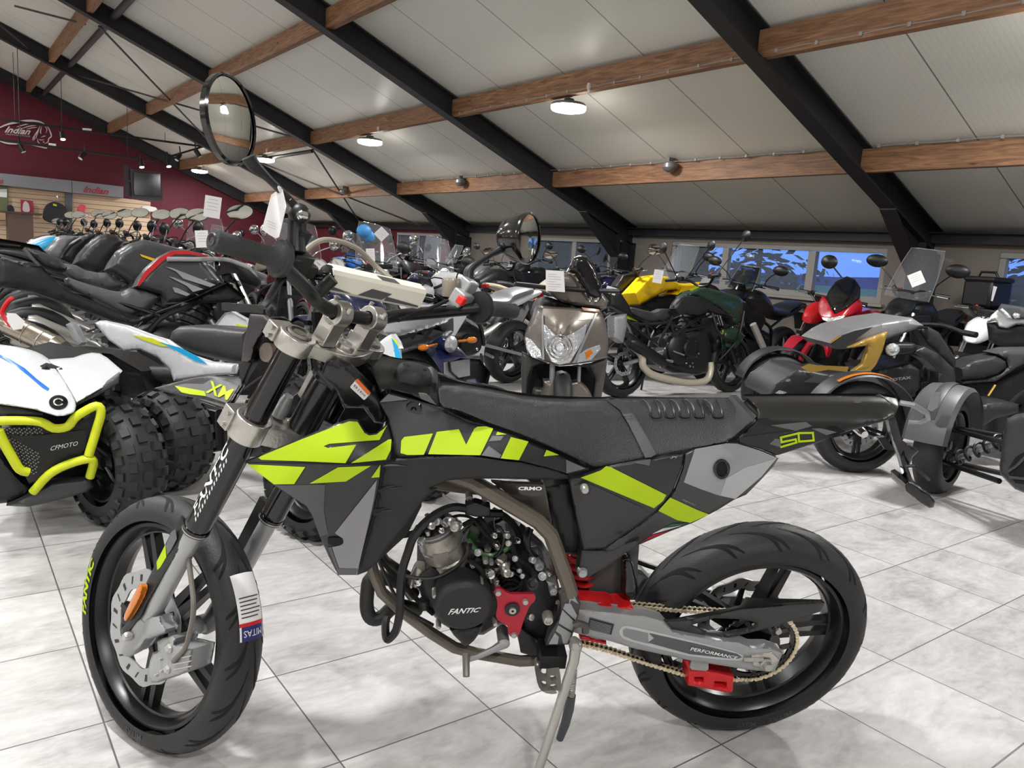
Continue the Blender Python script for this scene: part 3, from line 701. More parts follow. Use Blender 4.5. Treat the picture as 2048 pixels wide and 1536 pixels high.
# ------------------------------------------------------------------ outside: dusk meadow, hills, tree
GRN = mat('meadow', (74, 160, 84), .9, bump=(.5, .3))
struct(MB().add([(9.2, -400, -2.6), (700, -400, -2.6), (700, 700, -2.6), (9.2, 700, -2.6)], [(0,1,2,3)]).build('ground_meadow', GRN))
mb = MB(); pts = []
for i in range(61):
    v = -500+i*20; pts.append((600, v, 5+1.6*math.sin(i*.35)+.8*math.sin(i*1.1+1)))
mb.strip([(600, p[1], -10) for p in pts], pts); struct(mb.build('hills', mat('hill_blue', (58, 92, 170), 1.)))
LF = mat('leaf_dusk', (30, 60, 62), .8)
def tree(c, h, r, n, lab):
    t = empty('garden_tree', c, 0, lab, 'tree')
    MB().tube([c, c+a3(0,.1,h*.5), c+a3(.1,.2,h*.9)], [.12, .09, .04], 8).build('trunk', mat('bark', (46,40,38), .9), t)
    mb = MB()
    for k in range(n):
        d = unit(a3(random.gauss(0,1), random.gauss(0,1), random.gauss(0,1))); p = c+a3(0,.1,h*.72)+d*r*(.45+.55*random.random())*a3(1,1,.8)
        e = unit(np.cross(d, a3(random.random()-.5, random.random()-.5, 1))); g = unit(np.cross(d, e)); s = .07+.08*random.random()
        mb.add([p-e*s, p+g*s*.45, p+e*s*1.2, p-g*s*.45], [(0,1,2,3)])
    mb.build('foliage', LF, t)
tree(a3(12.2, 8.75, -2.6), 4.9, 1.5, 620, 'leafy tree outside seen through the second window pane')
hg = empty('garden_hedge', (12.2, 18, -2.6), 0, 'tall dark hedge outside beyond the left windows', 'hedge')
mb = MB(); rows = []
for i in range(46):
    v = 10.5+i*.41; b = .25*math.sin(i*1.7)+.2*math.sin(i*.9); rows.append([(11.7-.2*b, v, -2.6), (11.5+b*.3, v, -.5), (11.6+b, v, 1.4), (11.8+b, v, 2.6+b), (12.6, v, 2.9+b), (13.2, v, -2.6)])
mb.grid(rows).build('body', mat('hedge_dark', (20,42,46), .9, bump=(6,1.)), hg)
mb = MB()
for k in range(2600):
    v = 10.4+random.random()*18.3; z = -.6+random.random()*3.6; c = a3(11.55+random.random()*.3, v, z); e = unit(a3(random.gauss(0,1), random.gauss(0,1), random.gauss(0,1))); g = unit(np.cross(e, a3(random.gauss(0,1), 1, random.gauss(0,1)))); q = .06+.06*random.random()
    mb.add([c-e*q, c+g*q*.5, c+e*q, c-g*q*.5], [(0,1,2,3)])
mb.build('foliage', LF, hg)
tree(a3(13.5, 4.6, -2.6), 5.0, 1.2, 700, 'small tree outside the rightmost window')
# ================================================================== THE FOREGROUND MOTORCYCLE
PSI = 3.27608-TH; LEAN = .22905
O0 = a3(.63495*_U[0]+1.92533*_U[1], .63495*_V[0]+1.92533*_V[1], 0)
B = frame(O0, PSI, LEAN)
LB_, RRR, RFF = 1.43301, .307, .296
RAKE, OFF, DEL = .44511, .03971, -.77041
bike = empty('motorcycle', O0+B.M[0]*.7*a3(1,1,0), PSI, 'black and lime supermoto motorcycle leaning on its side stand in the foreground', 'motorcycle')
# steering frame: rows n (across the fork, forward), l (left), s (up the fork)
_n0 = a3(math.cos(RAKE), 0, math.sin(RAKE)); _s0 = a3(-math.sin(RAKE), 0, math.cos(RAKE))
def _rot(v): return v*math.cos(DEL)+np.cross(_s0, v)*math.sin(DEL)+_s0*(_s0@v)*(1-math.cos(DEL))
_A0 = a3(LB_, 0, .296)-OFF*_n0
ST = Fr(B.W(*_A0), [_rot(_n0)@B.M, _rot(a3(0,1,0))@B.M, _s0@B.M])
# ---- wheels
def rotM(M, ang): return M
rc = B.W(0, 0, RRR)
rw = wheel(bike, 'rear_wheel', rc, B.M, RRR, .132, .2286, 5, None, 72, 16, 0, (.11, -.06), .55, hubw=.06)
fc = B.W(*(_A0+_rot(OFF*_n0)))
AF = np.array([unit(_rot(a3(1,0,0))@B.M), ST.M[1], unit(np.cross(_rot(a3(1,0,0))@B.M, ST.M[1]))])
fwl = wheel(bike, 'front_wheel', fc, AF, RFF, .104, .2315, 5, None, 72, 16, 0, (.131, .058), 1.05, hubw=.05)
def arc_on_wheel(c, A, r, y, t0, t1, w, n=14):
    P = lambda rr, t: np.asarray(c)+A[0]*rr*math.cos(t)+A[2]*rr*math.sin(t)+A[1]*y
    T = np.linspace(t0, t1, n); return [P(r, t) for t in T], [P(r+w, t) for t in T]
def barrel_tape(c, A, r, y0, y1, t0, t1, n=26):
    T = np.linspace(t0, t1, n); P = lambda t, y: np.asarray(c)+A[0]*r*math.cos(t)+A[2]*r*math.sin(t)+A[1]*y
    return [P(t, y0) for t in T], [P(t, y1) for t in T]
mb = MB().strip(*barrel_tape(rc, B.M, .2045, -.016, -.030, R(40), R(112)))
mb.build('rim_tape', LIM, rw); tag(bpy.data.objects['rim_tape'], 'lime tape on the rim')
mb = MB().strip(*barrel_tape(fc, AF, .2075, -.012, -.022, R(150), R(222))); tag(mb.build('rim_tape', LIM, fwl), 'lime tape on the rim')
# raised and painted words on the tyres
def tyre_word(mb, s, c, A, R0, W, rb, t0, t1, a0, a1, bold=.02, shear=.0):
    V, fs = glyphs(s, bold, shear)
    mb.add([tyre_pt(c, A, R0, W, rb, t0+(t1-t0)*x, a0+(a1-a0)*y, .0012) for x, y in V], fs)
mb = MB(); tyre_word(mb, 'FANTIC', fc, AF, RFF, .104, .2315, R(-13), R(20), .92, .70, .05, .3); tag(mb.build('tyre_lettering', LIM, fwl), 'lime lettering on the tyre')
mb = MB(); tyre_word(mb, 'MITAS', rc, B.M, RRR, .132, .2286, R(258), R(243)+R(26), .72, .88) ; tyre_word(mb, 'MITAS', rc, B.M, RRR, .132, .2286, R(236), R(250), .88, .72)
mb.build('sidewall_lettering', mat('tyre_letter', (62,62,64), .6), rw)
mb = MB(); tyre_word(mb, 'MITAS', fc, AF, RFF, .104, .2315, R(262), R(276), .88, .72)
mb.build('sidewall_lettering', _mats['tyre_letter'], fwl)
# ---- rear sprocket, chain, hub
def ringprism(mb, c, A, ro, ri, y0, y1, n=60, tooth=0):
    P = lambda r, t, y: np.asarray(c)+A[0]*r*math.cos(t)+A[2]*r*math.sin(t)+A[1]*y
    Ro = [ro-(tooth if j % 2 else 0) for j in range(n)]
    mb.grid([[P(Ro[j], 2*math.pi*j/n, y1) for j in range(n)], [P(ri, 2*math.pi*j/n, y1) for j in range(n)], [P(ri, 2*math.pi*j/n, y0) for j in range(n)], [P(Ro[j], 2*math.pi*j/n, y0) for j in range(n)], [P(Ro[j], 2*math.pi*j/n, y1) for j in range(n)]], True)
CHL = .062; SPR = .104
mb = MB(); ringprism(mb, rc, B.M, SPR, .086, CHL-.003, CHL+.003, 96, .005); ringprism(mb, rc, B.M, .06, .03, CHL-.003, CHL+.003, 40)
Pw = lambda r, t, y: rc+B.M[0]*r*math.cos(t)+B.M[2]*r*math.sin(t)+B.M[1]*y
for k in range(6):
    t = 2*math.pi*k/6+.2
    mb.beam(Pw(.05, t, CHL), Pw(.092, t+.22, CHL), .012, .006, B.M[1]); mb.beam(Pw(.05, t, CHL), Pw(.092, t-.22, CHL), .012, .006, B.M[1])
sp_ = mb.build('rear_sprocket', GLS, rw)
for k in range(6): MB().cyl(Pw(.066, 2*math.pi*k/6+.2, CHL), Pw(.066, 2*math.pi*k/6+.2, CHL+.009), .008, 10).build('bolt', STL, sp_)
def chain(name, pts, parent):
    P = [np.asarray(p) for p in pts]; d = [0]
    for a, b in zip(P[:-1], P[1:]): d.append(d[-1]+np.linalg.norm(b-a))
    n = int(d[-1]/.0127); mb = MB(); d = np.array(d); PA = np.array(P)
    at = lambda s: np.array([np.interp(s, d, PA[:,i]) for i in range(3)])
    for k in range(n):
        a, b = at(k*.0127), at((k+1)*.0127)
        for y in (.0075, -.0075):
            yy = y if k % 2 else y*.7
            mb.mat(0); A = np.array([unit(b-a), B.M[1], unit(np.cross(b-a, B.M[1]))])
            mb.lathe(a+B.M[1]*(yy-.0009), A, [(0, .0018), (.0055, .0018), (.0055, 0), (0, 0)], 8); mb.lathe(b+B.M[1]*(yy-.0009), A, [(0, .0018), (.0055, .0018), (.0055, 0), (0, 0)], 8)
            mb.box((a+b)/2+B.M[1]*yy, (.0062, .0009, .0038), A)
        mb.mat(1); mb.cyl(a-B.M[1]*.006, a+B.M[1]*.006, .0038, 6)
    return mb.build(name, [GLD, BLK], parent, 30)
cu = [B.at(x, y, CHL) for x, y in cr('R', [(-60,535),(0,543),(245,545),(560,572),(870,600),(1090,612)])]
t_up = R(112)
arc = [Pw(SPR-.002, t, CHL) for t in np.linspace(R(92), R(-92-8), 26)]
# angle grows from forward to up; the rear of the sprocket is at 180 degrees
arc = [Pw(SPR-.001, t, CHL) for t in np.linspace(R(88), R(278), 28)]
cl = [B.at(x, y, CHL) for x, y in cr('R', [(1000,1030),(870,985),(640,915),(400,838),(205,790),(60,740),(10,708)])]
chain('chain', cu+arc+cl, bike)
# ---- swingarm
SAL = .118
SIL2 = mat('swingarm_grey', (158,159,160), .42, metal=.35, bump=(120,.08))
sa = panel('swingarm', B, cr('R', [(150,600),(235,596),(380,610),(560,632),(640,640),(740,668),(800,735),(980,768),(1200,797),(1280,832),(1380,833),(1462,862),(1412,976),(1250,962),(900,906),(560,832),(430,792),(240,748),(150,720)]), SIL2, bike, SAL, thick=.032, rnd=(5,.005), step=12, mir=True)
panel('recess', B, cr('R', smooth([(478,730),(505,702),(560,706),(700,738),(1000,810),(1190,862),(1228,888),(1190,908),(900,880),(560,795),(495,768)], 2)), mat('recess_line', (186,187,188), .4), sa, SAL+.002, thick=.003, step=12)
panel('recess_decal', B, cr('R', [(500,728),(520,716),(650,745),(655,805),(560,782),(505,758)]), mat('dk1', (128,129,131), .45), sa, SAL+.004, thick=.002)
panel('recess_decal', B, cr('R', [(660,745),(1000,822),(1190,870),(1215,888),(1185,898),(900,868),(655,800),(690,775)]), mat('dk2', (80,81,83), .45), sa, SAL+.004, thick=.002)
mb = MB(); lettering(mb, 'PERFORMANCE', cr('R', [(905,846),(1185,900),(1195,884),(912,826)]), lambda x, y: B.at(x, y, SAL+.0065), .01, .1); tag(mb.build('lettering', WHT, sa), 'white lettering on the swingarm')
tg = panel('type_label', B, cr('R', [(300,650),(446,690),(430,752),(285,718)]), mat('label_black', (30,30,32), .5), sa, SAL+.002, thick=.001)
mb = MB()
for k in range(7):
    y = k/7; mb.add([B.at(*p, SAL+.0035) for p in cr('R', [(298-13*y+6, 668+y*60-4), (440-14*y-8, 703+y*50-4), (440-14*y-8, 706+y*50-4), (298-13*y+6, 671+y*60-4)])], [(0,1,2,3)])
mb.build('label_print', LTG, tg)
for nm, px in (('chain_slider', [(225,560),(300,568),(420,574),(450,588),(480,582),(560,592),(566,634),(400,632),(225,606)]), ('chain_slider', [(232,748),(400,794),(400,812),(240,778)])):
    panel(nm, B, cr('R', px), RED, sa, .095, thick=.05, rnd=(4,.004), step=12)
ax = panel('axle_block', B, cr('R', [(1268,868),(1400,858),(1440,900),(1402,968),(1280,942)]), SIL, sa, SAL+.004, thick=.02, rnd=(4,.003))
c = B.at(*cr('R', (1362,925))[0], SAL+.006); MB().lathe(c, B.M, [(0,.016),(.011,.016),(.013,.006),(.017,.004),(.017,0)], 6).build('axle_nut', STL, ax)
c = B.at(*cr('R', (1295,900))[0], SAL+.004); MB().cyl(c+B.M[0]*.03, c-B.M[0]*.02, .006).build('chain_adjuster', STL, ax)
# chain guard and guide
cgd = panel('chain_guard', B, cr('R', [(735,668),(860,662),(1060,625),(1215,592),(1700,553),(1716,560),(1690,612),(1400,705),(1130,772),(985,776),(800,746),(760,706)]), DKG, bike, .104, thick=.006, rnd=(6,.006), step=11,
    holes=[cr('R', [(905,696),(1050,652),(1225,658),(1312,680),(1285,712),(1100,744),(1020,736)])])
panel('top_lip', B, cr('R', [(735,668),(830,655),(1060,612),(1208,582),(1243,530),(1300,536),(1700,545),(1712,558),(1215,596),(1060,630),(860,668)]), BLK, cgd, [(*cr('R',(735,668))[0],.104),(*cr('R',(1060,620))[0],.10),(*cr('R',(1240,530))[0],.055),(*cr('R',(1215,596))[0],.104),(*cr('R',(1700,545))[0],.085),(*cr('R',(1712,558))[0],.104)], thick=.004, step=11)
gd = panel('chain_guide', B, cr('R', [(868,904),(916,904),(906,958),(1002,964),(1166,1000),(1160,1094),(1140,1101),(890,1056),(893,960)]), RED, bike, .098, thick=.045, rnd=(5,.005), step=10, holes=[cr('R', [(930,1005),(986,1005),(986,1036),(930,1030)]), cr('R', [(1050,1030),(1126,1036),(1126,1072),(1050,1060)])])
panel('guide_bracket', B, cr('R', [(915,905),(1015,925),(1015,960),(1000,970),(915,962),(903,950)]), SIL2, gd, .106, thick=.006)
# ---- main frame: spar, seat downtube, cradle
FRB = mat('frame_black', (22,22,23), .3, coat=.3)
mb = MB(); shell(mb, B, cr('T2', [(1010,880),(1120,830),(1180,880),(1300,1000),(1540,1230),(1600,1370),(1606,1440),(1560,1480),(1480,1470),(1380,1330),(1190,1330),(1100,1150),(960,1020)]), .075, thick=.03, rnd=(9,.012), step=11)
mb.mirror(B); fm = mb.build('frame_spar', FRB, bike, 40)
lb = panel('fuel_label', B, cr('T2', [(1300,1062),(1322,1046),(1446,1180),(1436,1196),(1392,1244),(1378,1246),(1252,1130),(1252,1118)]), PAP, fm, .0765, thick=.001)
panel('orange_band', B, cr('T2', [(1312,1050),(1324,1046),(1447,1180),(1420,1200),(1300,1070)]), ORG, lb, .0785, thick=.0008)
mb = MB(); lettering(mb, 'E5 | E10', cr('T2', [(1278,1120),(1385,1222),(1400,1205),(1296,1098)]), lambda x, y: B.at(x, y, .0805), .03); mb.build('lettering', INK, lb)
mb = MB(); pxtube(mb, B, crl('E', [(560,20,.09),(680,60,.10),(900,190,.115),(1020,262,.118),(1085,330,.118),(1110,400,.118),(1180,600,.118),(1190,640,.118)]), .0175, 10)
mb.mirror(B); fb = mb.build('frame_tube', BRZ, bike)
mb = MB(); pxtube(mb, B, crl('E', [(150,430,.05),(170,520,.05),(215,630,.06),(330,735,.07),(470,840,.075),(590,915,.075),(700,945,.075),(930,985,.075),(1100,975,.08)]), .0135, 10); mb.mirror(B); mb.build('cradle_tube', BRZ, bike)
mb = MB(); pxtube(mb, B, crl('E', [(470,70,.05),(620,90,.05),(820,110,.05)]), .013); mb.mirror(B); mb.build('cross_tube', BRZ, bike)
pl = panel('frame_plate', B, cr('E', [(1130,640),(1150,632),(1198,590),(1240,690),(1225,760),(1185,900),(1060,905),(1075,850),(1125,770),(1140,720)]), mat('plate_dark', (70,68,66), .4, metal=.3), bike, .132, thick=.02, rnd=(5,.006), step=9)
for px in ([(1190,620),(1228,690),(1192,670),(1178,700)], [(1160,690),(1190,690),(1222,750),(1215,775),(1150,715)], [(1146,722),(1210,785),(1195,830),(1128,790)], [(1124,800),(1192,842),(1172,895),(1150,895),(1140,850),(1112,830)], [(1108,840),(1128,860),(1122,898),(1075,898)]):
    panel('plate_decal', B, cr('E', px), LTG, pl, .134, thick=.001)
panel('frame_gusset', B, cr('E', [(780,60),(870,68),(1050,75),(1075,200),(1095,262),(1060,250),(960,190)]), mat('gusset', (74,70,64), .45, metal=.2), fb, .085, thick=.01)
mb = MB(); lettering(mb, 'CRMO', cr('E', [(918,104),(1040,106),(1042,86),(920,86)]), lambda x, y: B.at(x, y, .1375), .04); o = mb.build('lettering', WHT, fb)
panel('decal', B, cr('E', [(905,80),(1055,76),(1062,120),(1000,138),(930,125)]), mat('gusset2', (58,54,50), .4), fb, .135, thick=.001)
# ---- engine
cc = panel('crankcase', B, cr('E', [(395,560),(470,480),(540,510),(600,540),(700,430),(790,440),(870,400),(990,470),(1090,560),(1140,640),(1130,770),(1080,910),(1000,960),(930,930),(900,800),(820,800),(740,850),(620,850),(520,790),(430,700)]), ENG, bike, .072, thick=.15, rnd=(14,.03), step=14)
c = B.at(*cr('E', (636,694))[0], .135)
sc_ = MB().lathe(c, B.M, [(0,.012),(.054,.012),(.059,.008),(.0635,.004),(.066,-.006),(.066,-.045)], 48).build('stator_cover', MBK, cc)
mb = MB(); lettering(mb, 'FANTIC', cr('E', [(556,747),(720,732),(728,708),(562,716)]), lambda x, y: B.at(x, y, .148), .02, .35); tag(mb.build('lettering', WHT, sc_), 'white lettering on the round cover')
panel('lower_boss', B, cr('E', smooth([(565,820),(640,810),(735,800),(690,880),(645,908),(620,885)], 2)), MBK, sc_, .125, thick=.05, rnd=(12,.02), step=9)
for p in ((487,645),(727,585),(800,790),(508,806)): MB().lathe(B.at(*cr('E', p)[0], .127), B.M, [(0,.006),(.0045,.006),(.006,.002),(.006,-.02)], 10).build('bolt', STL, sc_)
rc_ = panel('sprocket_cover', B, cr('E', smooth([(792,628),(815,609),(845,622),(880,640),(985,640),(1008,655),(1000,680),(975,705),(942,790),(925,845),(896,867),(868,845),(862,805),(815,775),(804,745),(812,700),(806,660)], 2)), DRD, bike, .125, thick=.008, step=9)
c = B.at(*cr('E', (888,715))[0], .126); MB().lathe(c, B.M, [(0,.004),(.017,.004),(.017,0)], 24).build('shaft_seal', ENG, rc_)
MB().lathe(c, B.M, [(.003,.009),(.008,.009),(.008,.002)], 20).build('shaft', STL, rc_)
for p in ((815,632),(896,850),(955,678)): MB().lathe(B.at(*cr('E', p)[0], .126), B.M, [(0,.005),(.006,.005),(.0075,.001),(.0075,-.02)], 14).build('bolt', STL, rc_)
# cylinder and head, canted forward
c0 = B.at(*cr('E', (590,520))[0], .03); c1 = B.at(*cr('E', (490,290))[0], .03); dv = unit(c1-c0)
A = np.array([unit(np.cross(B.M[1], dv)), B.M[1], dv]); k = np.linalg.norm(c1-c0)
cy = MB().lathe(c0, A, [(.03,0),(.046,.0),(.048,k*.35),(.044,k*.38),(.05,k*.42),(.05,k*.62),(.046,k*.64),(.051,k*.66),(.051,k*.72),(.048,k*.76),(.046,k*.98),(.03,k*1.02),(0,k*1.02)], 28, 2).build('cylinder', mat('cylinder_metal', (168,162,154), .36, metal=.75, bump=(140,.25)), cc)
MB().lathe(c1, A, [(.047,-.012),(.045,.004),(.03,.008),(0,.008)], 28, 2).build('cylinder_head', mat('head_dark', (92,92,94), .35, metal=.5), cy)
for t in (0, 1.2, 2.5, 3.8, 5.1):
    p = c1+A[0]*.036*math.cos(t)+A[1]*.036*math.sin(t); MB().cyl(p, p+dv*.016, .006, 6).build('head_bolt', STL, cy)
p = B.at(*cr('E2', (640,610))[0], .03)
panel('casting_mark', B, cr('E', [(478,440),(556,425),(560,470),(486,488)]), mat('cast_mark', (140,134,126), .5, metal=.5), cy, .082, thick=.002)
# carburettor, clutch cover drum, brackets, water pump
p = B.at(*cr('E2', (1040,450))[0], .02)
ca = MB().cyl(p-B.M[0]*-.03, p+B.M[0]*-.05, .024, 16).cyl(p+B.M[2]*-.045, p+B.M[2]*.035, .021, 16).lathe(p+B.M[2]*.03, B.M, [(0,.03),(.012,.03),(.018,.0)], 12, 2).build('carburettor', ENG, bike)
MB().cyl(p+B.M[1]*.022, p+B.M[1]*.034, .008, 8).build('idle_screw', STL, ca)
for (x, y, l, r, h, m, nm) in ((1270,900,.075,.03,.05,ENG,'drum'), (1060,770,.085,.010,.03,SIL,'union'), (1210,700,.08,.012,.03,SIL,'union'), (1030,640,.09,.007,.02,STL,'bolt'), (1085,655,.09,.006,.02,STL,'bolt'), (1555,695,.10,.011,.02,ALU,'bolt'), (1690,930,.10,.010,.02,ALU,'bolt'), (1640,1220,.135,.012,.02,STL,'pivot_bolt'), (1330,900,.08,.020,.05,ENG,'drum'), (1500,800,.05,.03,.06,BRZ,'drum'), (870,25,.075,.008,.02,ALU,'bolt'), (1025,30,.075,.008,.02,ALU,'bolt')):
    c = B.at(*cr('E2', (x, y))[0], l); MB().lathe(c, B.M, [(0,.003),(r*.5,.003),(r*.55,.006),(r*.8,.006),(r,.002),(r,-h)], 16).build(nm, m, cc)
mb = MB()
for k in range(4):
    c = B.at(*cr('E2', (1275-k*6, 950-k*45))[0], .09); mb.lathe(c, B.M, [(.022+.002*k,.002),(.026+.002*k,.004),(.026+.002*k,-.02)], 22)
mb.build('ribbed_housing', ENG, cc)
panel('rocker_block', B, cr('E2', [(1000,790),(1080,720),(1200,690),(1260,640),(1300,700),(1240,760),(1150,860),(1030,860)]), SIL, cc, .085, thick=.04, rnd=(4,.008), step=8)
panel('clamp_block', B, cr('E2', [(1620,840),(1700,850),(1735,890),(1720,980),(1660,985),(1650,910)]), ALU, cc, .095, thick=.04, rnd=(3,.006), step=7)
panel('lifter_block', B, cr('E2', [(1340,700),(1480,650),(1560,640),(1640,700),(1700,760),(1740,960),(1660,880),(1560,830),(1420,860)]), mat('engine_mid', (80,76,72), .4, metal=.5), cc, .06, thick=.06, rnd=(5,.01), step=9)
panel('airbox', B, cr('E', [(1055,85),(1190,60),(1215,200),(1252,410),(1240,440),(1160,430),(1095,300)]), mat('airbox_black', (16,16,17), .4), bike, .07, thick=.14, rnd=(6,.01), step=12)
bx = panel('relay_box', B, cr('E', smooth([(648,180),(700,168),(775,190),(775,238),(700,242),(645,228)], 1)), BLK, bike, .10, thick=.02, rnd=(4,.005), step=8)
# hoses and leads
HO = [('coolant_hose', BLK, .0095, 'E2', [(1180,180,.06),(1000,170,.08),(840,130,.09),(700,120,.1),(560,180,.11),(420,290,.12),(320,420,.125),(270,560,.13),(220,720,.13),(200,900,.13),(190,1150,.13),(150,1330,.125),(85,1405,.115),(60,1380,.11),(55,1260,.10),(70,1180,.09)]),
      ('ignition_lead', BLK, .0045, 'E2', [(250,790,.1),(400,815,.1),(560,800,.1),(720,720,.1),(820,620,.1),(880,500,.09),(860,470,.07),(800,480,.05)]),
      ('breather_hose', GRV, .006, 'E2', [(820,290,.05),(900,250,.06),(960,260,.06),(1030,300,.06),(1100,380,.06),(1200,400,.05)]),
      ('breather_hose', GRV, .006, 'E2', [(960,210,.06),(1020,290,.07),(1060,380,.07),(1110,440,.06)]),
      ('fuel_line', mat('line_green', (66,104,62), .3, alpha=.9), .0055, 'E2', [(860,440,.08),(930,530,.08),(1000,570,.08),(1090,585,.08),(1180,560,.08),(1260,500,.07),(1250,450,.06)]),
      ('drain_hose', BLK, .005, 'E2', [(1480,330,.07),(1450,420,.08),(1450,500,.08),(1480,570,.08),(1520,600,.08)]),
      ('wiring_loom', GRV, .008, 'E2', [(1100,150,.05),(1230,220,.05),(1330,330,.05),(1370,470,.05),(1330,620,.05),(1400,760,.04)]),
      ('wiring_loom', GRV, .007, 'E2', [(100,400,.05),(300,380,.05),(480,300,.05),(640,220,.04)]),
      ('wiring_loom', GRV, .006, 'E2', [(0,620,.06),(120,760,.06),(230,860,.06),(330,990,.06),(520,1160,.07)]),
      ('clutch_cable', BLK, .004, 'E', [(200,470,.08),(280,640,.09),(340,720,.09),(480,800,.09)])]
for nm, m, r, k, pts in HO:
    mb = MB(); mb.tube(spl([B.at(p[0], p[1], p[2]) for p in crl(k, pts)], 4), r, 7); mb.build(nm, m, bike)
for i, (x0, y0, x1, y1, l, r, m) in enumerate(((700,240,760,320,.03,.012,SIL),(560,240,480,330,.03,.010,SIL),(620,270,700,300,.02,.011,STL),(1230,430,1260,560,.02,.013,ENG),(1150,380,1200,520,.0,.016,ENG),(1330,440,1380,560,.0,.014,ENG),(930,340,900,420,.03,.014,mat('connector_green', (40,74,44), .4)),(1130,470,1150,520,.05,.008,STL),(340,860,410,690,.03,.018,SIL),(270,900,330,980,.02,.016,mat('pipe_steel',(130,120,112),.3,metal=.8)),(430,1020,430,1100,.07,.012,ENG),(1330,300,1380,350,.03,.012,BLK))):
    mb = MB(); mb.cyl(B.at(*cr('E2', (x0,y0))[0], l), B.at(*cr('E2', (x1,y1))[0], l), r, 12); mb.build(('pipe_stub','union','bracket')[i % 3], m, cc)
fit = [(905,690,'bolt',STL,.007),(960,560,'hose_clip',ALU,.010),(1115,395,'hose_clip',CHR,.008),(1140,485,'hose_clip',CHR,.007),(1240,400,'hose_clip',ALU,.008),(1255,470,'hose_clip',STL,.008),(1350,450,'hose_clip',CHR,.007),(1320,620,'bolt',ALU,.008),(1490,635,'bolt',ALU,.009),(1180,640,'bolt',SIL,.014),(1215,700,'bolt',SIL,.013),(1090,770,'bolt',CHR,.013),(1130,840,'bolt',SIL,.010),(1390,790,'bolt',STL,.007),(1360,740,'bolt',ALU,.006),(640,270,'hose_clip',ALU,.011),(690,260,'hose_clip',STL,.012),(735,310,'hose_clip',STL,.013),(770,285,'hose_clip',SIL,.009),(560,260,'hose_clip',ALU,.010),(500,300,'hose_clip',SIL,.010),(400,460,'bolt',ALU,.010),(600,345,'bolt',CHR,.008),(380,850,'bolt',CHR,.010),(1000,1190,'bolt',ALU,.006),(1280,770,'bolt',STL,.008),(1230,760,'bracket',SIL,.012),(1420,1040,'spacer',BRZ,.012),(1470,1190,'bolt',STL,.010),(1590,790,'bracket',ALU,.012),(1640,760,'bracket',SIL,.010),(1500,860,'bracket',ENG,.018)]
for i, (x, y, nm, m, r) in enumerate(fit):
    r *= .8; c = B.at(*cr('E2', (x, y))[0], .10+.012*(i % 3)); dv_ = unit(B.M[1]+B.M[0]*(.6 if i % 2 else -.5)+B.M[2]*(.5 if i % 3 else -.3))
    Af = np.array([unit(np.cross(dv_, B.M[2])), dv_, unit(np.cross(unit(np.cross(dv_, B.M[2])), dv_))])
    MB().lathe(c, Af, [(0,r*.5),(r*.5,r*.5),(r*.6,r*.8),(r,r*.6),(r,-r*.6),(r*.7,-r*1.4),(0,-r*1.4)], 10).build(nm, m, cc)
for i, pts in enumerate(([(870,640,.1),(950,690,.11),(1000,760,.11),(1000,860,.1)], [(1130,300,.07),(1180,330,.08),(1210,420,.09),(1180,540,.09),(1120,600,.09)], [(1290,400,.08),(1300,520,.09),(1330,640,.09),(1400,760,.09),(1500,870,.08)], [(1450,330,.06),(1420,400,.08),(1440,520,.08),(1530,610,.07)], [(660,230,.06),(780,200,.07),(900,230,.07),(980,330,.08),(1080,430,.08),(1190,470,.08)])):
    MB().tube(spl([B.at(p[0], p[1], p[2]) for p in crl('E2', pts)], 4), (.005,.004,.005,.006,.0035)[i], 7).build('wire_lead', BLK if i % 2 else GRV, bike)
# radiator block behind the shroud
panel('radiator', B, cr('A', [(560,980),(680,900),(1100,900),(1290,1000),(1200,1180),(960,1400),(800,1380),(640,1150)]), mat('radiator_black', (20,20,21), .6, bump=(500,.3)), bike, .11, thick=.035, mir=True)
# exhaust header
mb = MB(); mb.tube(spl([B.at(p[0], p[1], p[2]) for p in crl('E', [(330,590,.0),(250,560,.02),(160,560,.03),(140,640,.035),(140,720,.04),(165,765,.045),(215,758,.04),(290,700,.02),(400,720,-.03)])], 4), .0165, 14); mb.build('exhaust_pipe', MBK, bike)
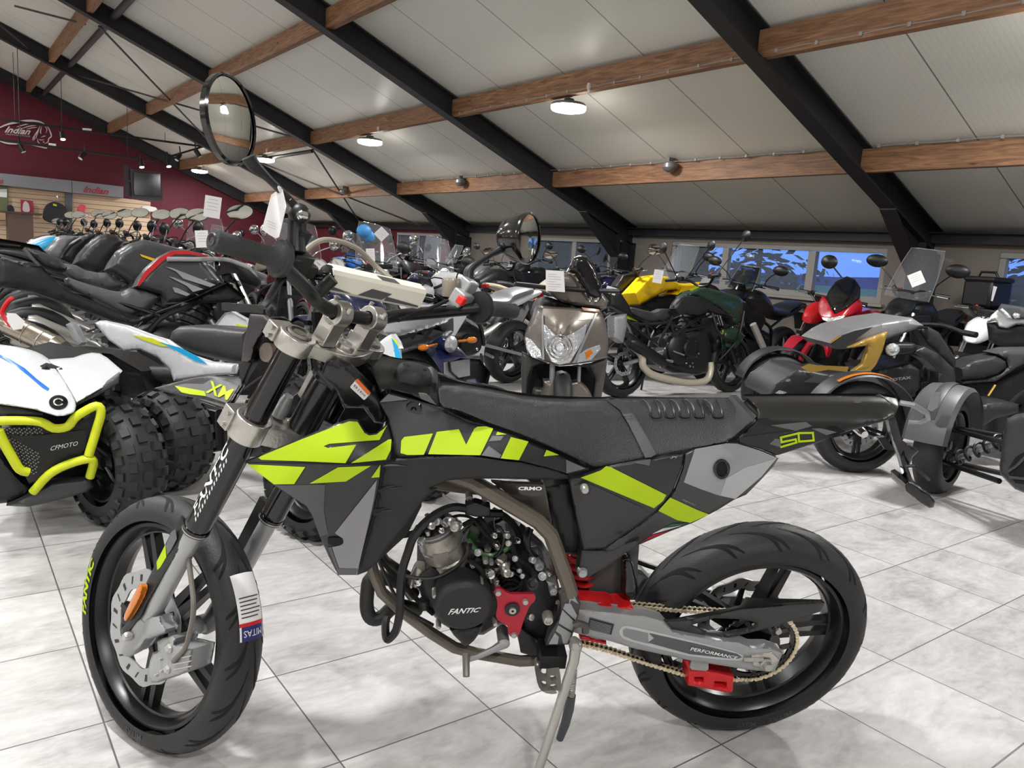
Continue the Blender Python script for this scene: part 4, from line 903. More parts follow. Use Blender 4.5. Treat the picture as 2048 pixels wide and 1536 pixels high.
# gear lever, footpeg, side stand
gl = MB().tube([B.at(p[0], p[1], p[2]) for p in crl('E', [(845,895,.115),(790,925,.13),(700,965,.145),(655,975,.15)])], [.012,.008,.0065,.008], 10).build('gear_lever', ALU, bike)
MB().tube([B.at(p[0], p[1], p[2]) for p in crl('E', [(650,950,.15),(650,990,.165),(651,1065,.19)])], [.009,.008,.0075], 10).build('toe_piece', mat('toe_dark', (96,92,88), .35, metal=.7), gl)
MB().lathe(B.at(*cr('E', (845,898))[0], .12), B.M, [(0,.004),(.008,.004),(.014,0),(.014,-.05)], 14).build('clamp_ring', ALU, gl)
panel('case_strut', B, cr('E', [(880,820),(915,855),(930,940),(990,960),(1050,960),(1060,900),(1000,860),(930,810)]), BLK, bike, .09, thick=.06, rnd=(4,.01), step=9)
fp = panel('footpeg', B, cr('E', smooth([(1005,1000),(1030,985),(1075,1000),(1110,985),(1130,1020),(1140,1110),(1130,1145),(1090,1155),(1040,1140),(1015,1090)], 2)), mat('peg_steel', (150,144,138), .35, metal=.8), bike,
    [(*cr('E',(1010,1000))[0],.13),(*cr('E',(1110,985))[0],.13),(*cr('E',(1030,1140))[0],.20),(*cr('E',(1130,1145))[0],.20)], thick=.014, step=7, holes=[cr('E', smooth([(1040,1020),(1062,1020),(1066,1070),(1040,1062)],2)), cr('E', smooth([(1082,1060),(1112,1065),(1112,1085),(1090,1090)],2)), cr('E', smooth([(1036,1090),(1062,1092),(1066,1125),(1048,1120)],2)), cr('E', smooth([(1084,1108),(1112,1106),(1118,1130),(1090,1136)],2))])
MB().box(B.at(*cr('E', (1090,945))[0], .115), (.03,.03,.018), B.M).build('peg_bracket', BLK, fp)
foot = on_z(1066, 1574, .006); piv = B.at(*cr('E', (1215,905))[0], .15); elb = B.at(*cr('E', (1205,985))[0], .165)
ss = MB().tube([piv, elb, elb*.4+foot*.6, foot], [.013,.012,.0105,.0105], 12).ball(piv, .016, 12).build('side_stand', STL, bike)
MB().prism([foot+a3(*p, -.006) for p in ((-.02,-.015),(.03,-.02),(.035,.02),(-.02,.02))], (0,0,.008)).build('stand_foot', STL, ss)
mb = MB(); pts = []
for i in range(140):
    t = i/139; c = np.array(B.at(*cr('E', (1205-14*t, 1030+135*t))[0], .16+.01*t)); a = t*2*math.pi*15
    pts.append(c+B.M[0]*.0075*math.cos(a)+B.M[1]*.0075*math.sin(a))
mb.tube(pts, .0016, 5).build('return_spring', STL, ss)
MB().tube([B.at(*cr('E', p)[0], .165) for p in ((1192,1160),(1180,1230),(1160,1310),(1132,1385))], [.011,.012,.011,.009], 12).build('spring_sleeve', mat('sleeve_grey', (70,72,76), .5), ss)
MB().lathe(B.at(*cr('E', (1212,905))[0], .168), B.M, [(0,.004),(.008,.004),(.01,0),(.01,-.02)], 10).build('bolt', STL, ss)
MB().tube([B.at(p[0], p[1], .14) for p in cr('E', [(1205,800),(1230,790),(1262,800),(1265,835)])], .009, 8).build('stand_hook', mat('hook_grey', (90,88,84), .4, metal=.5), pl)
# shock and lower rear bracket
mb = MB(); pts = []
s0, s1 = B.at(*cr('E', (1225,425))[0], .0), B.at(*cr('E', (1250,690))[0], .0)
for i in range(120):
    t = i/119; a = t*2*math.pi*7; pts.append(s0+(s1-s0)*t+B.M[0]*.034*math.cos(a)+B.M[1]*.034*math.sin(a))
sh = mb.tube(pts, .0065, 7).build('shock_spring', RED, bike); MB().cyl(s0, s1, .018, 12).build('shock_body', mat('shock_red', (120,18,34), .35), sh)
panel('inner_fender', B, cr('R', [(285,420),(420,330),(500,270),(600,180),(590,320),(585,540),(500,545),(300,525)]), mat('fender_grey', (72,72,73), .5), bike, .03, thick=.06)
panel('mud_flap', B, cr('R', smooth([(497,310),(520,292),(552,300),(575,380),(590,470),(575,530),(530,545),(495,510),(500,420)], 2)), GLS, bike, .075, thick=.02, rnd=(9,.02), step=8)
brk = panel('seat_bracket', B, cr('R', [(225,395),(250,235),(330,240),(400,236),(600,172),(585,215),(500,272),(400,345),(300,402),(258,410)]), mat('bracket_grey', (52,52,53), .5), bike, .11, thick=.03, rnd=(5,.006), step=10)
MB().lathe(B.at(*cr('R', (256,378))[0], .113), B.M, [(0,.004),(.004,.006),(.009,.006),(.012,.001),(.012,-.01)], 16).build('bolt', ALU, brk)
MB().tube([B.at(*p, -.06) for p in cr('R', [(560,300),(640,330),(700,350)])], .007, 8).build('rear_brake_hose', BLK, bike)
# ---- bodywork
SF = [(*cr('A',(160,712))[0],.10),(*cr('A',(500,560))[0],.16),(*cr('A',(840,450))[0],.15),(*cr('A',(1080,470))[0],.125),(*cr('A',(600,740))[0],.195),(*cr('A',(950,720))[0],.205),(*cr('A',(1090,700))[0],.19),(*cr('A',(350,870))[0],.165),(*cr('A',(660,1000))[0],.205),(*cr('A',(1000,900))[0],.20),(*cr('A',(760,1430))[0],.165),(*cr('A',(880,1430))[0],.165),(*cr('A',(930,1200))[0],.185)]
shf = panel('radiator_shroud', B, cr('A', [(160,712),(245,682),(520,565),(740,475),(825,446),(885,452),(930,525),(960,542),(1000,535),(1045,498),(1078,468),(1100,570),(1092,705),(1040,722),(1020,850),(985,1020),(930,1220),(880,1410),(872,1440),(755,1440),(740,1410),(690,1310),(640,1195),(590,1060),(555,1000),(380,890),(340,862)]), mat('shroud_black', (34,34,35), .4, coat=.15), bike, SF, thick=.004, rnd=(4,.004), step=9, mir=True)
def dec(nm, k, px, m, par, fl, eps=.0016, st=9, lab=None):
    o = panel(nm, B, cr(k, px) if k else px, m, par, fl, thick=.0005, eps=eps, step=st)
    return tag(o, lab) if lab else o
GF = [(360,868),(672,862),(664,1030),(692,1180),(640,1192),(592,1058),(556,998),(385,888)]
dec('facet_tone_decal', 'A', GF, mat('facet_grey', (72,72,73), .4), shf, SF)  # grey graphics that also paint in the shading of the folded facets
dec('facet_tone_decal', 'A', [(1004,832),(984,960),(956,1090),(884,1398),(762,1396),(716,1262),(760,1254),(790,1236),(786,1208),(735,1172)], mat('facet_light', (134,134,136), .38), shf, SF, lab='light grey wedge decal')
dec('facet_tone_decal', 'A', [(690,1262),(712,1262),(758,1398),(884,1400),(874,1436),(758,1436)], mat('facet_mid', (84,84,86), .4), shf, SF)
for px in ([(245,690),(265,678),(520,573),(740,488),(828,456),(880,460),(925,532),(955,548),(1002,541),(1046,506),(1070,480),(1020,576),(700,600),(662,616),(690,628),(872,606),(803,724),(480,710),(265,703)], [(1098,572),(1092,640),(1062,702),(840,724),(1078,573)], [(175,732),(545,750),(475,858),(345,860)], [(755,752),(965,742),(805,842),(575,855)], [(1026,736),(1020,814),(968,818)]):
    dec('lime_decal', 'A', px, LIM, shf, SF, .002, 9, 'lime graphic on the shroud')
dec('slot', 'A', smooth([(690,1212),(705,1203),(740,1200),(775,1204),(788,1222),(782,1244),(750,1252),(710,1250),(690,1234)],2), GRV, shf, SF, .003, 5)
SEAM = cr('A', [(160,716),(1095,716),(1095,730),(1040,738),(160,724)])
dec('seam', None, SEAM, GRV, shf, SF, .0012)
WF_ = [(*cr('A',(1092,705))[0],.178),(*cr('A',(1050,1000))[0],.165),(*cr('A',(880,1430))[0],.15),(*cr('A',(1300,690))[0],.17),(*cr('A',(1300,900))[0],.168),(*cr('A',(1600,680))[0],.16),(*cr('A',(1500,840))[0],.16),(*cr('S',(770,580))[0],.12),(*cr('S',(400,600))[0],.15)]
wing_px = cr('A', [(1092,708),(1150,692),(1300,682),(1600,674)])+cr('S', [(390,494),(500,506),(640,540),(765,578),(770,602),(640,608),(380,602),(200,602),(100,612),(0,655)])+cr('A', [(1390,885),(1300,965),(1200,1110),(1080,1260),(1000,1370),(935,1420),(875,1442),(885,1400),(935,1220),(990,1020),(1024,850),(1044,722)])
wg = panel('shroud_flank', B, wing_px, MBK, bike, WF_, thick=.004, rnd=(8,.008), step=10, mir=True)
for i, (x0, y0, x1, y1) in enumerate(((1040,740,1200,745),(1020,905,1165,880),(1010,895,1120,870),(985,1050,1100,1025),(980,1040,1060,1012))):
    mb = MB(); mb.tube([B.at(*p, field(WF_)(*p)+.001) for p in cr('A', [(x0,y0),((x0+x1)/2,(y0+y1)/2-4),(x1,y1)])], [.004,.003,.0008], 6); mb.build('vent_rib', BLK, wg)
TF = [(*cr('A',(1080,280))[0],.085),(*cr('A',(1020,335))[0],.10),(*cr('A',(1080,440))[0],.125),(*cr('A',(1150,680))[0],.172),(*cr('A',(1400,372))[0],.10),(*cr('A',(1590,465))[0],.11),(*cr('A',(1590,660))[0],.155),(*cr('S',(430,352))[0],.125),(*cr('S',(880,548))[0],.118),(*cr('S',(490,500))[0],.15),(*cr('S',(760,575))[0],.125)]
tk_px = cr('A', [(1078,440),(1020,337),(1080,276),(1215,313),(1410,374),(1600,464)])+cr('S', [(290,305),(430,352),(700,462),(780,500),(880,542),(880,550),(765,577),(640,538),(500,503),(390,492),(275,474),(-40,466)])+cr('A', [(1300,680),(1150,690),(1120,660),(1108,570),(1082,470)])
tk = panel('tank_panel', B, tk_px, MBK, bike, TF, thick=.005, rnd=(6,.006), step=10, mir=True)
for k, px, m in (('A', [(1160,580),(1180,557),(1362,535),(1305,670),(1200,672),(1155,660)], LIM), ('S', [(38,343),(160,328),(200,414),(245,326),(262,314),(310,312),(350,325),(278,472),(-10,466)], LIM), ('S', [(448,372),(545,396),(492,499),(392,489)], LIM), ('S', [(645,442),(714,470),(630,478)], LIM), ('S', [(372,342),(425,356),(365,361)], LIM)):
    dec('lime_decal', k, px, m, tk, TF, .002, 9, 'lime letter block under the seat')
for k, px in (('S', [(325,420),(395,470),(385,488),(285,472)]), ('S', [(325,395),(345,365),(408,365),(390,390)]), ('A', [(1078,282),(1205,316),(1022,336)]), ('S', [(752,496),(862,545),(755,572)])):
    dec('grey_decal', k, px, MDG, tk, TF)
MB().lathe(B.at(*cr('A', (1240,375))[0], field(TF)(*cr('A', (1240,375))[0])), B.M, [(0,-.002),(.006,.004),(.010,.004),(.014,.003),(.016,-.004)], 18).build('push_pin', GLS, tk)
panel('tank_core', B, cr('A', [(1082,440),(1085,290),(1210,318),(1400,380),(1590,470)])+cr('S', [(290,300),(430,345),(700,450),(870,540),(760,570),(500,500),(100,470)])+cr('A', [(1300,690),(1150,690),(1110,600)]), GRV, tk, .07, thick=.14, step=30)
# tank top with filler cap
TT = [(*cr('A',(955,92))[0],.0),(*cr('A',(1120,110))[0],-.03),(*cr('A',(1350,150))[0],-.03),(*cr('A',(1090,260))[0],.085),(*cr('A',(1400,360))[0],.09),(*cr('A',(1395,200))[0],-.02),(*cr('A',(1215,285))[0],.088)]
tt = panel('tank_top', B, cr('A', [(955,90),(1060,95),(1130,110),(1180,115),(1350,150),(1395,200),(1400,360),(1300,320),(1215,285),(1085,250),(1030,280)]), BLK, bike, TT, rnd=(6,.01), step=9, closed=True, back=-.09)
c = B.at(*cr('T2', (1860,1020))[0], .0)
cn = unit(B.M[2]*1.0-B.M[0]*.25); cf = unit(np.cross(B.M[1], cn)); CA = np.array([cf, B.M[1], cn])
cap = MB().lathe(c, CA, [(0,.02),(.030,.02),(.036,.014),(.040,.0),(.043,-.012)], 32, 2).build('filler_cap', MBK, tt)
for s in (.018,-.018): MB().lathe(c+CA[0]*s+CA[2]*.0195, CA, [(0,.001),(.004,.001),(.004,0)], 10, 2).build('vent_hole', GRV, cap)
panel('tank_bracket', B, cr('T', [(1420,1160),(1500,1170),(1600,1280),(1440,1215)]), MDG, tt, .105, thick=.004)
# seat
SB = lambda p, l: (*cr('S', p)[0], l)
SEF = banded([(cr('S', [(45,80),(70,68),(200,88),(350,115),(500,145),(640,160),(760,165),(1180,161),(1700,165),(1765,182),(1812,245)]), .0),
    (cr('S', [(45,110),(200,165),(350,195),(500,215),(760,240),(1000,258),(1200,262),(1560,268),(1700,262),(1812,250)]), .06),
    (cr('S', [(55,180),(80,208),(140,218),(230,252),(330,295),(430,330),(560,380),(700,440),(860,512),(920,535),(1000,530),(1200,488),(1450,438),(1640,398),(1720,335),(1812,255)]), .122)])
st = panel('seat', B, cr('S', smooth([(45,80),(70,68),(200,88),(350,115),(500,145),(640,160),(760,165),(970,163),(1180,161),(1400,160),(1600,160),(1700,165),(1765,182),(1800,215),(1812,245),(1790,275),(1720,335),(1640,398),(1450,438),(1200,488),(1000,530),(920,535),(860,512),(700,440),(560,380),(430,330),(330,295),(230,252),(140,218),(80,208),(55,180)], 2)), SEA, bike, SEF, rnd=(5,.006), step=9, closed=True, back=-.012)
panel('strap', B, cr('S', spl_ := [(968,160),(1010,152),(1050,165),(1130,250),(1200,370),(1252,466),(1225,482),(1192,486),(1150,400),(1100,300),(1050,220)]), SEB, st, SEF, thick=.002, eps=.006, step=8)
for i in range(5):
    x = 1175+80*i+ (6*i if i > 3 else 0)
    P = cr('S', [(x,164),(x+25,180),(x+42,215),(x+48,250),(x+58,262),(x+92,262),(x+100,252),(x+88,205),(x+65,165)])
    mb = MB(); mb.tube([B.at(*p, field(SEF)(*p)+.002) for p in spl(P, 2)], .0022, 5); mb.build('embossed_bar', BLK, st)
mb = MB(); fs_ = field(SEF); lettering(mb, 'GRIP', cr('S', [(1532,238),(1496,168),(1515,166),(1562,236)]), lambda x, y: B.at(x, y, fs_(x, y)+.003), .03); mb.build('lettering', BLK, st)
# side panels
PF = [SB((840,592),.118),SB((1400,465),.125),SB((850,995),.125),SB((970,985),.125),SB((1180,830),.135),SB((1000,760),.138),SB((1300,740),.135),SB((1640,405),.115),SB((1930,487),.10),SB((1690,715),.12),SB((1450,845),.115),SB((1170,960),.09),SB((1615,560),.14)]
s1_ = panel('side_number_panel', B, cr('S', [(768,602),(840,590),(940,550),(980,535),(1190,498),(1400,462),(1408,470),(1395,540),(1350,655),(1305,735),(1240,790),(1190,832),(1080,910),(970,985),(850,995),(835,940),(790,720)]), mat('side_black', (38,38,39), .38, coat=.1), bike, PF, thick=.005, rnd=(5,.006), step=10, mir=True)
dec('recess', 'S', [(800,640),(860,620),(1180,765),(1196,800),(1170,830),(1060,905),(860,945)], DKG, s1_, PF)
dec('lime_decal', 'S', [(835,596),(948,556),(975,532),(1000,538),(1308,692),(1290,725),(1240,765)], LIM, s1_, PF, .002, 9, 'lime stripe on the side panel')
dec('grey_decal', 'S', [(1120,512),(1222,494),(1215,530)], MDG, s1_, PF)
MB().lathe(B.at(*cr('S', (857,662))[0], .142), B.M, [(0,.004),(.003,.005),(.007,.005),(.009,.001),(.009,-.01)], 14).build('bolt', STL, s1_)
s2_ = panel('side_rear_panel', B, cr('S', [(1412,463),(1465,436),(1640,403),(1700,403),(1760,420),(1830,445),(1932,485),(1900,535),(1830,610),(1750,690),(1680,720),(1600,770),(1548,798),(1450,848),(1330,892),(1170,962),(1000,1005),(960,990),(1080,915),(1200,832),(1312,735),(1358,655),(1400,545)]), mat('side_dark', (52,52,53), .38, coat=.1), bike, PF, thick=.005, rnd=(5,.006), step=10, mir=True)
o = panel('silver_decal', B, cr('S', [(1467,438),(1640,406),(1700,408),(1830,448),(1922,486),(1835,590),(1690,714),(1600,695),(1500,660),(1405,622)]), mat('decal_silver', (152,153,155), .35, metal=.25), s2_, PF, thick=.0005, eps=.0015)
dec('silver_facet', 'S', [(1640,600),(1745,540),(1918,490),(1835,590),(1690,714),(1606,694)], mat('silver_facet_tone', (178,179,181), .35, metal=.25), s2_, PF, .0022)  # light on the folded facet, painted in as a second silver tone
dec('lime_decal', 'S', [(1330,706),(1480,775),(1545,800),(1440,846),(1370,832),(1264,780)], LIM, s2_, PF, .002, 9, 'lime stripe on the tail panel')
for px, m in (([(1345,850),(1440,848),(1330,868),(1290,876)], mat('flag_green', (30,90,60), .4)), ([(1290,878),(1390,862),(1300,890),(1230,908)], WHT), ([(1235,910),(1320,895),(1230,930),(1170,955)], DRD)): dec('flag_stripe', 'S', px, m, s2_, PF)
mb = MB(); pf_ = field(PF); lettering(mb, 'MADE IN ITALY', cr('S', [(1398,722),(1470,752),(1472,745),(1400,714)]), lambda x, y: B.at(x, y, pf_(x, y)+.003), 0); mb.build('lettering', LTG, s2_)
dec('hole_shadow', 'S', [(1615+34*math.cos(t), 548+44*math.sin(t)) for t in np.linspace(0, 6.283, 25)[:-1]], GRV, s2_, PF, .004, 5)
mb = MB(); mb.tube([B.at(*p, pf_(*p)+.005) for p in cr('S', [(1615+37*math.cos(t), 548+48*math.sin(t)) for t in np.linspace(0, 6.283, 33)])], .0035, 8, False); mb.build('hole_rim', GLS, s2_)
# tail: fender top and side
TB = lambda p, l: (*cr('TL', p)[0], l)
TFD = banded([(cr('TL', [(60,500),(130,488),(600,482),(1000,485),(1100,487),(1180,505),(1200,540)]), .014),
    (cr('TL', [(0,560),(220,572),(700,560),(1000,552),(1100,556),(1200,545)]), .062),
    (cr('TL', [(0,690),(225,640),(600,655),(900,648),(1100,620),(1200,560)]), .09),
    (cr('TL', [(-30,806),(100,802),(250,845),(380,885),(640,802),(760,752),(860,722),(1100,655),(1165,618),(1200,560)]), .10)])
tl = panel('rear_fender', B, cr('TL', [(128,487),(600,482),(1000,485),(1100,487),(1180,505),(1200,540),(1165,618),(1100,655),(860,722),(760,752),(640,802),(380,885),(350,890),(250,848),(110,806),(40,812),(130,738),(212,662),(234,606),(208,548),(168,508)]), mat('fender_black', (30,29,28), .36), bike, TFD, rnd=(6,.006), step=10, closed=True, back=.004)
tlf = field(TFD)
dec('gloss_panel', 'TL', [(100,770),(240,748),(320,738),(620,705),(760,690),(830,728),(640,798),(380,880),(360,884),(250,840),(110,800)], GLS, tl, TFD, .0012)
dec('grey_decal', 'TL', [(320,685),(560,662),(600,690),(490,722)], MDG, tl, TFD, .002); dec('grey_decal', 'TL', [(600,708),(660,706),(770,732),(700,752)], MDG, tl, TFD, .002); dec('grey_decal', 'TL', [(310,812),(350,775),(380,780),(392,838)], MDG, tl, TFD, .002)
mb = MB(); w_ = 15
def stroke5(px):
    P = cr('TL', px); e0 = []; e1 = []
    for a, b in zip(P[:-1], P[1:]):
        a = np.array(a); b = np.array(b); d = unit(b-a); nn = np.array([-d[1], d[0]])*2.1; a = a-d*2.1; b = b+d*2.1
        mb.add([B.at(*p, tlf(*p)+.0028) for p in (a+nn, b+nn, b-nn, a-nn)], [(0,1,2,3)])
stroke5([(496,742),(388,768),(393,800),(490,780),(494,802),(392,832)]); stroke5([(510,738),(606,736),(612,788),(512,796),(508,740)])
tag(mb.build('number_lettering', LIM, tl), 'lime number 50')
MB().tube([B.at(p[0], p[1], p[2]) for p in crl('TL', [(1200,530,.05),(1290,545,.06),(1385,600,.04),(1395,640,-.01),(1340,668,-.05),(1260,665,-.06)])], .006, 8).build('tail_light_bracket', mat('clear_plastic', (150,150,152), .15, alpha=.6), tl)
ph = panel('plate_hanger', B, cr('TL', [(1120,650),(1170,625),(1215,790),(1330,860),(1290,900),(1260,980),(1310,1120),(1250,1090),(1200,900),(1140,740)]), GLS, bike, .0, thick=.015, rnd=(4,.004), step=10)
panel('plate_holder', B, cr('TL', smooth([(1232,1080),(1262,1068),(1310,1100),(1400,1155),(1442,1205),(1432,1245),(1400,1250),(1340,1215),(1240,1135)], 1)), GLS, ph, .03, thick=.06, rnd=(4,.005), step=9)
MB().tube([B.at(p[0], p[1], p[2]) for p in crl('TL', [(1240,965,.02),(1300,960,.03),(1350,1010,.02),(1400,1055,.0)])], .004, 6).build('plate_wire', BLK, ph)
MB().lathe(B.at(*cr('TL', (945,735))[0], .06), B.M, [(0,.01),(.008,.01),(.010,0),(.010,-.03)], 14).build('reflector_bolt', CHR, tl)
panel('number_bracket', B, cr('TL', [(1050,770),(1100,765),(1175,860),(1100,850)]), DKG, ph, -.05, thick=.01)
# ---- fork, clamps, front fender (steering frame)
def sp(k, p, l, ax=1): return ST.at(*cr(k, p)[0], l, ax)
for sgn, nm in ((1, 'fork_tube'), (-1, 'fork_tube')):
    l = .1*sgn; q = lambda s, n=0: ST.W(n, l, s)
    ft = MB().tube([q(.345), q(.355), q(.36), q(.60), q(.60), q(.83)], [.026,.0285,.0275,.0275,.0255,.0255], 22).build(nm, GLS, bike)
    MB().tube([q(.335), q(.347)], [.0285,.0285], 22).build('dust_seal', GLS, ft)
    MB().tube([q(.3375), q(.3405)], [.0292,.0292], 22, False).build('seal_ring', STL, ft)
    sl = MB().tube([q(.05), q(.34)], [.0205,.0205], 20).build('fork_slider', ALU, ft)
    MB().tube([q(-.03,.012), q(.0,.006), q(.05), q(.075), q(.085)], [.016,.025,.027,.026,.022], 18).cyl(ST.W(.012,l-.03*sgn,-.005), ST.W(.012,l+.012*sgn,-.005), .022, 18).build('axle_clamp', SIL2, sl)
    if sgn < 0:
        MB().beam(q(.05,.02), q(.36,.03), .05, .012, ST.M[1]).build('fork_guard', BLK, sl)
    else:
        FT = ft; FS = sl
gdl = panel('fork_guard', ST, cr('W2', [(640,215),(700,120),(718,140),(745,235),(690,380),(560,590),(440,790),(398,885),(310,1000),(262,1044),(240,1020),(246,985),(300,925),(360,800),(425,650),(512,470),(580,335)]), BLK, FS, [(*cr('W2',(640,215))[0],.115),(*cr('W2',(740,240))[0],.118),(*cr('W2',(300,1000))[0],.13),(*cr('W2',(250,980))[0],.128)], thick=.004, rnd=(4,.004), step=8)
panel('lime_decal', ST, cr('W2', [(578,345),(584,440),(517,556),(511,476)]), LIM, gdl, .1215, thick=.001)
panel('grey_decal', ST, cr('W2', [(620,250),(655,225),(665,300),(630,370),(592,425),(582,350)]), MDG, gdl, .1215, thick=.001)
panel('reflector', ST, cr('W2', smooth([(382,648),(402,660),(404,690),(380,760),(330,850),(282,926),(262,922),(264,880),(310,780),(355,690)], 2)), AMB, gdl, .140, thick=.012, rnd=(3,.004), step=6)
MB().lathe(sp('W2', (278,1050), .137), ST.M, [(0,.006),(.007,.006),(.010,.001),(.010,-.01)], 14).build('bolt', STL, gdl)
panel('axle_lug', ST, cr('W2', smooth([(398,885),(440,900),(540,890),(552,945),(592,990),(580,1020),(500,1050),(430,1075),(385,1140),(350,1160),(280,1145),(240,1095),(285,1080),(330,1010)], 1)), SIL2, FS, .118, thick=.03, rnd=(6,.010), step=8)
cal = panel('brake_caliper', ST, cr('W2', smooth([(515,1085),(560,1060),(640,1038),(670,1060),(652,1108),(700,1118),(792,1142),(782,1205),(762,1308),(705,1338),(570,1378),(520,1402),(470,1400),(442,1330),(462,1225),(482,1172),(522,1158)], 1)), SIL2, FS, .105, thick=.055, rnd=(6,.012), step=8)
for p, r in (((608,1138),.011),((550,1218),.004),((595,1300),.010),((515,1342),.004),((555,1310),.004)): MB().lathe(sp('W2', p, .106), ST.M, [(0,.006),(r*.6,.006),(r,.002),(r,-.004)], 12).build('bolt', STL, cal)
for y in (1210,1250,1290): panel('caliper_fin', ST, cr('W2', [(640,y+8),(775,y-18),(772,y-8),(640,y+18)]), SIL, cal, .108, thick=.004)
MB().tube(spl([sp('W2', p, l) for p, l in (((758,440),.10),((765,520),.105),((782,650),.11),((795,780),.115),((790,900),.115),((765,1020),.115),((728,1140),.11),((640,1240),.11))], 4), .0055, 8).build('brake_hose', mat('hose_grey', (104,98,92), .4), FT)
# fork decal
fq = lambda x, y: None
def tubeword(mb, s, s0, s1, a0, a1, r, bold, shear):
    V, fs = glyphs(s, bold, shear)
    mb.add([ST.W(r*math.cos(a0+(a1-a0)*y), .1+r*math.sin(a0+(a1-a0)*y), s0+(s1-s0)*x) for x, y in V], fs)
mb = MB(); tubeword(mb, 'FANTIC', .385, .565, R(102), R(64), .0283, .03, .3); tubeword(mb, 'IIIIIIIIIIIIII', .375, .54, R(116), R(107), .0283, .01, .2); tag(mb.build('decal_lettering', WHT, FT), 'white lettering down the fork tube')
# triple clamps
def clampplate(nm, s0, s1, stem):
    mb = MB(); h = s1-s0
    for l in (.1, -.1): mb.lathe(ST.W(0, l, s0), ST.M, [(.0262,0),(.036,0),(.037,.003),(.037,h-.003),(.036,h),(.0262,h)], 28, 2)
    mb.lathe(ST.W(-.03 if stem else -.03, 0, s0), ST.M, [(0,0),(.030,0),(.030,h),(0,h)], 24, 2)
    out = [(.028,.1),(.012,.05),(-.0,.0),(.012,-.05),(.028,-.1),(-.028,-.1),(-.055,-.035),(-.062,0),(-.055,.035),(-.028,.1)]
    mb.prism([ST.W(n, l, s0+.004) for n, l in out], ST.M[2]*(h-.008))
    for l in (.1, -.1):                      # split clamp lugs with bolts
        sg = 1 if l > 0 else -1
        mb.box(ST.W(.034, l+.012*sg, (s0+s1)/2), (.016,.026,h/2-.002), ST.M)
    return mb.build(nm, SIL, bike, 40, .0015)
uc = clampplate('upper_clamp', .80, .835, True); lc = clampplate('lower_clamp', .585, .635, False)
for par, ss_ in ((uc, (.809,.826)), (lc, (.597,.623))):
    for l in (.1, -.1):
        sg = 1 if l > 0 else -1
        for s in ss_: MB().cyl(ST.W(.03, l+.037*sg, s), ST.W(.03, l+.044*sg, s), .0055, 10).build('pinch_bolt', STL, par)
for l in (.1, -.1):
    MB().lathe(ST.W(0, l, .835), ST.M, [(.0245,.0),(.024,.006),(.019,.006),(.019,.001),(.012,.001),(.012,.004),(0,.004)], 24, 2).build('fork_cap', mat('cap_grey', (150,146,140), .3, metal=.8), uc)
MB().lathe(ST.W(-.03, 0, .835), ST.M, [(.02,0),(.02,.008),(.012,.009),(.010,.002),(0,.002)], 20, 2).build('stem_nut', SIL, uc)
MB().cyl(ST.W(-.035, 0, .60), ST.W(-.035, 0, .80), .031, 20).lathe(ST.W(-.035,0,.755), ST.M, [(.034,0),(.038,.004),(.038,.03),(.034,.034)], 20, 2).build('steering_head', FRB, bike)
# handlebar mounts, bar, pad
BN, BS = -.03, .90
mounts = []
for l in (.05, -.05):
    mb = MB(); mb.box(ST.W(BN+.012, l, .86), (.018,.017,.028), ST.M)
    mb.lathe(ST.W(BN+.012, l, BS), ST.M, [(.0145,-.017),(.026,-.017),(.026,.017),(.0145,.017)], 20, 1)
    o = mb.build('bar_mount', SIL, uc, 40, .002)
    for n in (-.01, .034): MB().cyl(ST.W(BN+n, l, BS+.014), ST.W(BN+n, l, BS+.026), .005, 8).build('bolt', STL, o)
def hb(pts): return [ST.W(*p) for p in pts]
GL = ST.at(*cr('H', (440,985))[0], .26); 
gL0 = a3(*[0,0,0])
def on_l(k, p, l): return ST.at(*cr(k, p)[0], l)
# grip axes measured in the steering frame
gl_in, gl_out = on_l('H', (430,985), .262), on_l('H', (115,895), .375)
gr_in, gr_out = on_l('C', (690,790), -.27), on_l('C', (905,815), -.385)
lo = lambda p: ST.loc(p)
hbar = MB().tube(spl([gl_in*.9+gl_out*.1, gl_in, ST.W(BN-.02,.19,BS+.055), ST.W(BN+.008,.12,BS+.02), ST.W(BN+.012,.05,BS), ST.W(BN+.012,-.05,BS), ST.W(BN+.008,-.12,BS+.02), ST.W(BN-.02,-.19,BS+.055), gr_in, gr_in*.9+gr_out*.1], 4), .0135, 14).build('handlebar', BLK, bike)
MB().tube([ST.W(BN+.008,.135,BS+.028), ST.W(BN+.0,.12,BS+.075)], .012, 10).build('crossbar_clamp', BLK, hbar)
# padded crossbar
pb0, pb1 = ST.at(*cr('H', (700,1085))[0], .10), ST.at(*cr('H', (1172,1185))[0], -.105)
pdx = unit(pb1-pb0); 
PADM = mat('pad_white', (224,220,206), .5, bump=(200,.1))
q = lambda p, h, w: [p+pz*h*a+pn*w*b for a, b in ((-1,-.7),(-.7,-1),(.7,-1),(1,-.7),(1,.7),(.7,1),(-.7,1),(-1,.7))]
pz = unit(ST.M[2]-pdx*(ST.M[2]@pdx)); pn = unit(np.cross(pdx, pz))
rows = [q(pb0-pdx*.004, .012, .010), q(pb0, .0225, .019), q(pb1, .0225, .019), q(pb1+pdx*.004, .014, .012)]
mb = MB().grid(rows, True); mb.add(rows[0], [tuple(range(8))]); mb.add(rows[-1], [tuple(range(8))])
pad = mb.build('bar_pad', PADM, hbar, 40)
MB().cyl(pb0-pdx*.05, pb0, .0105, 12).lathe(pb0-pdx*.003, np.array([pn, pdx, pz]), [(0,-.006),(.021,-.004),(.0235,.0),(.0235,.006),(.02,.006)], 18).cyl(pb1, pb1+pdx*.03, .010, 12).build('crossbar', GLS, hbar)
PL = pb1-pb0; 
sgn_n = -1 if pn@(CAM-pb0) < 0 else 1
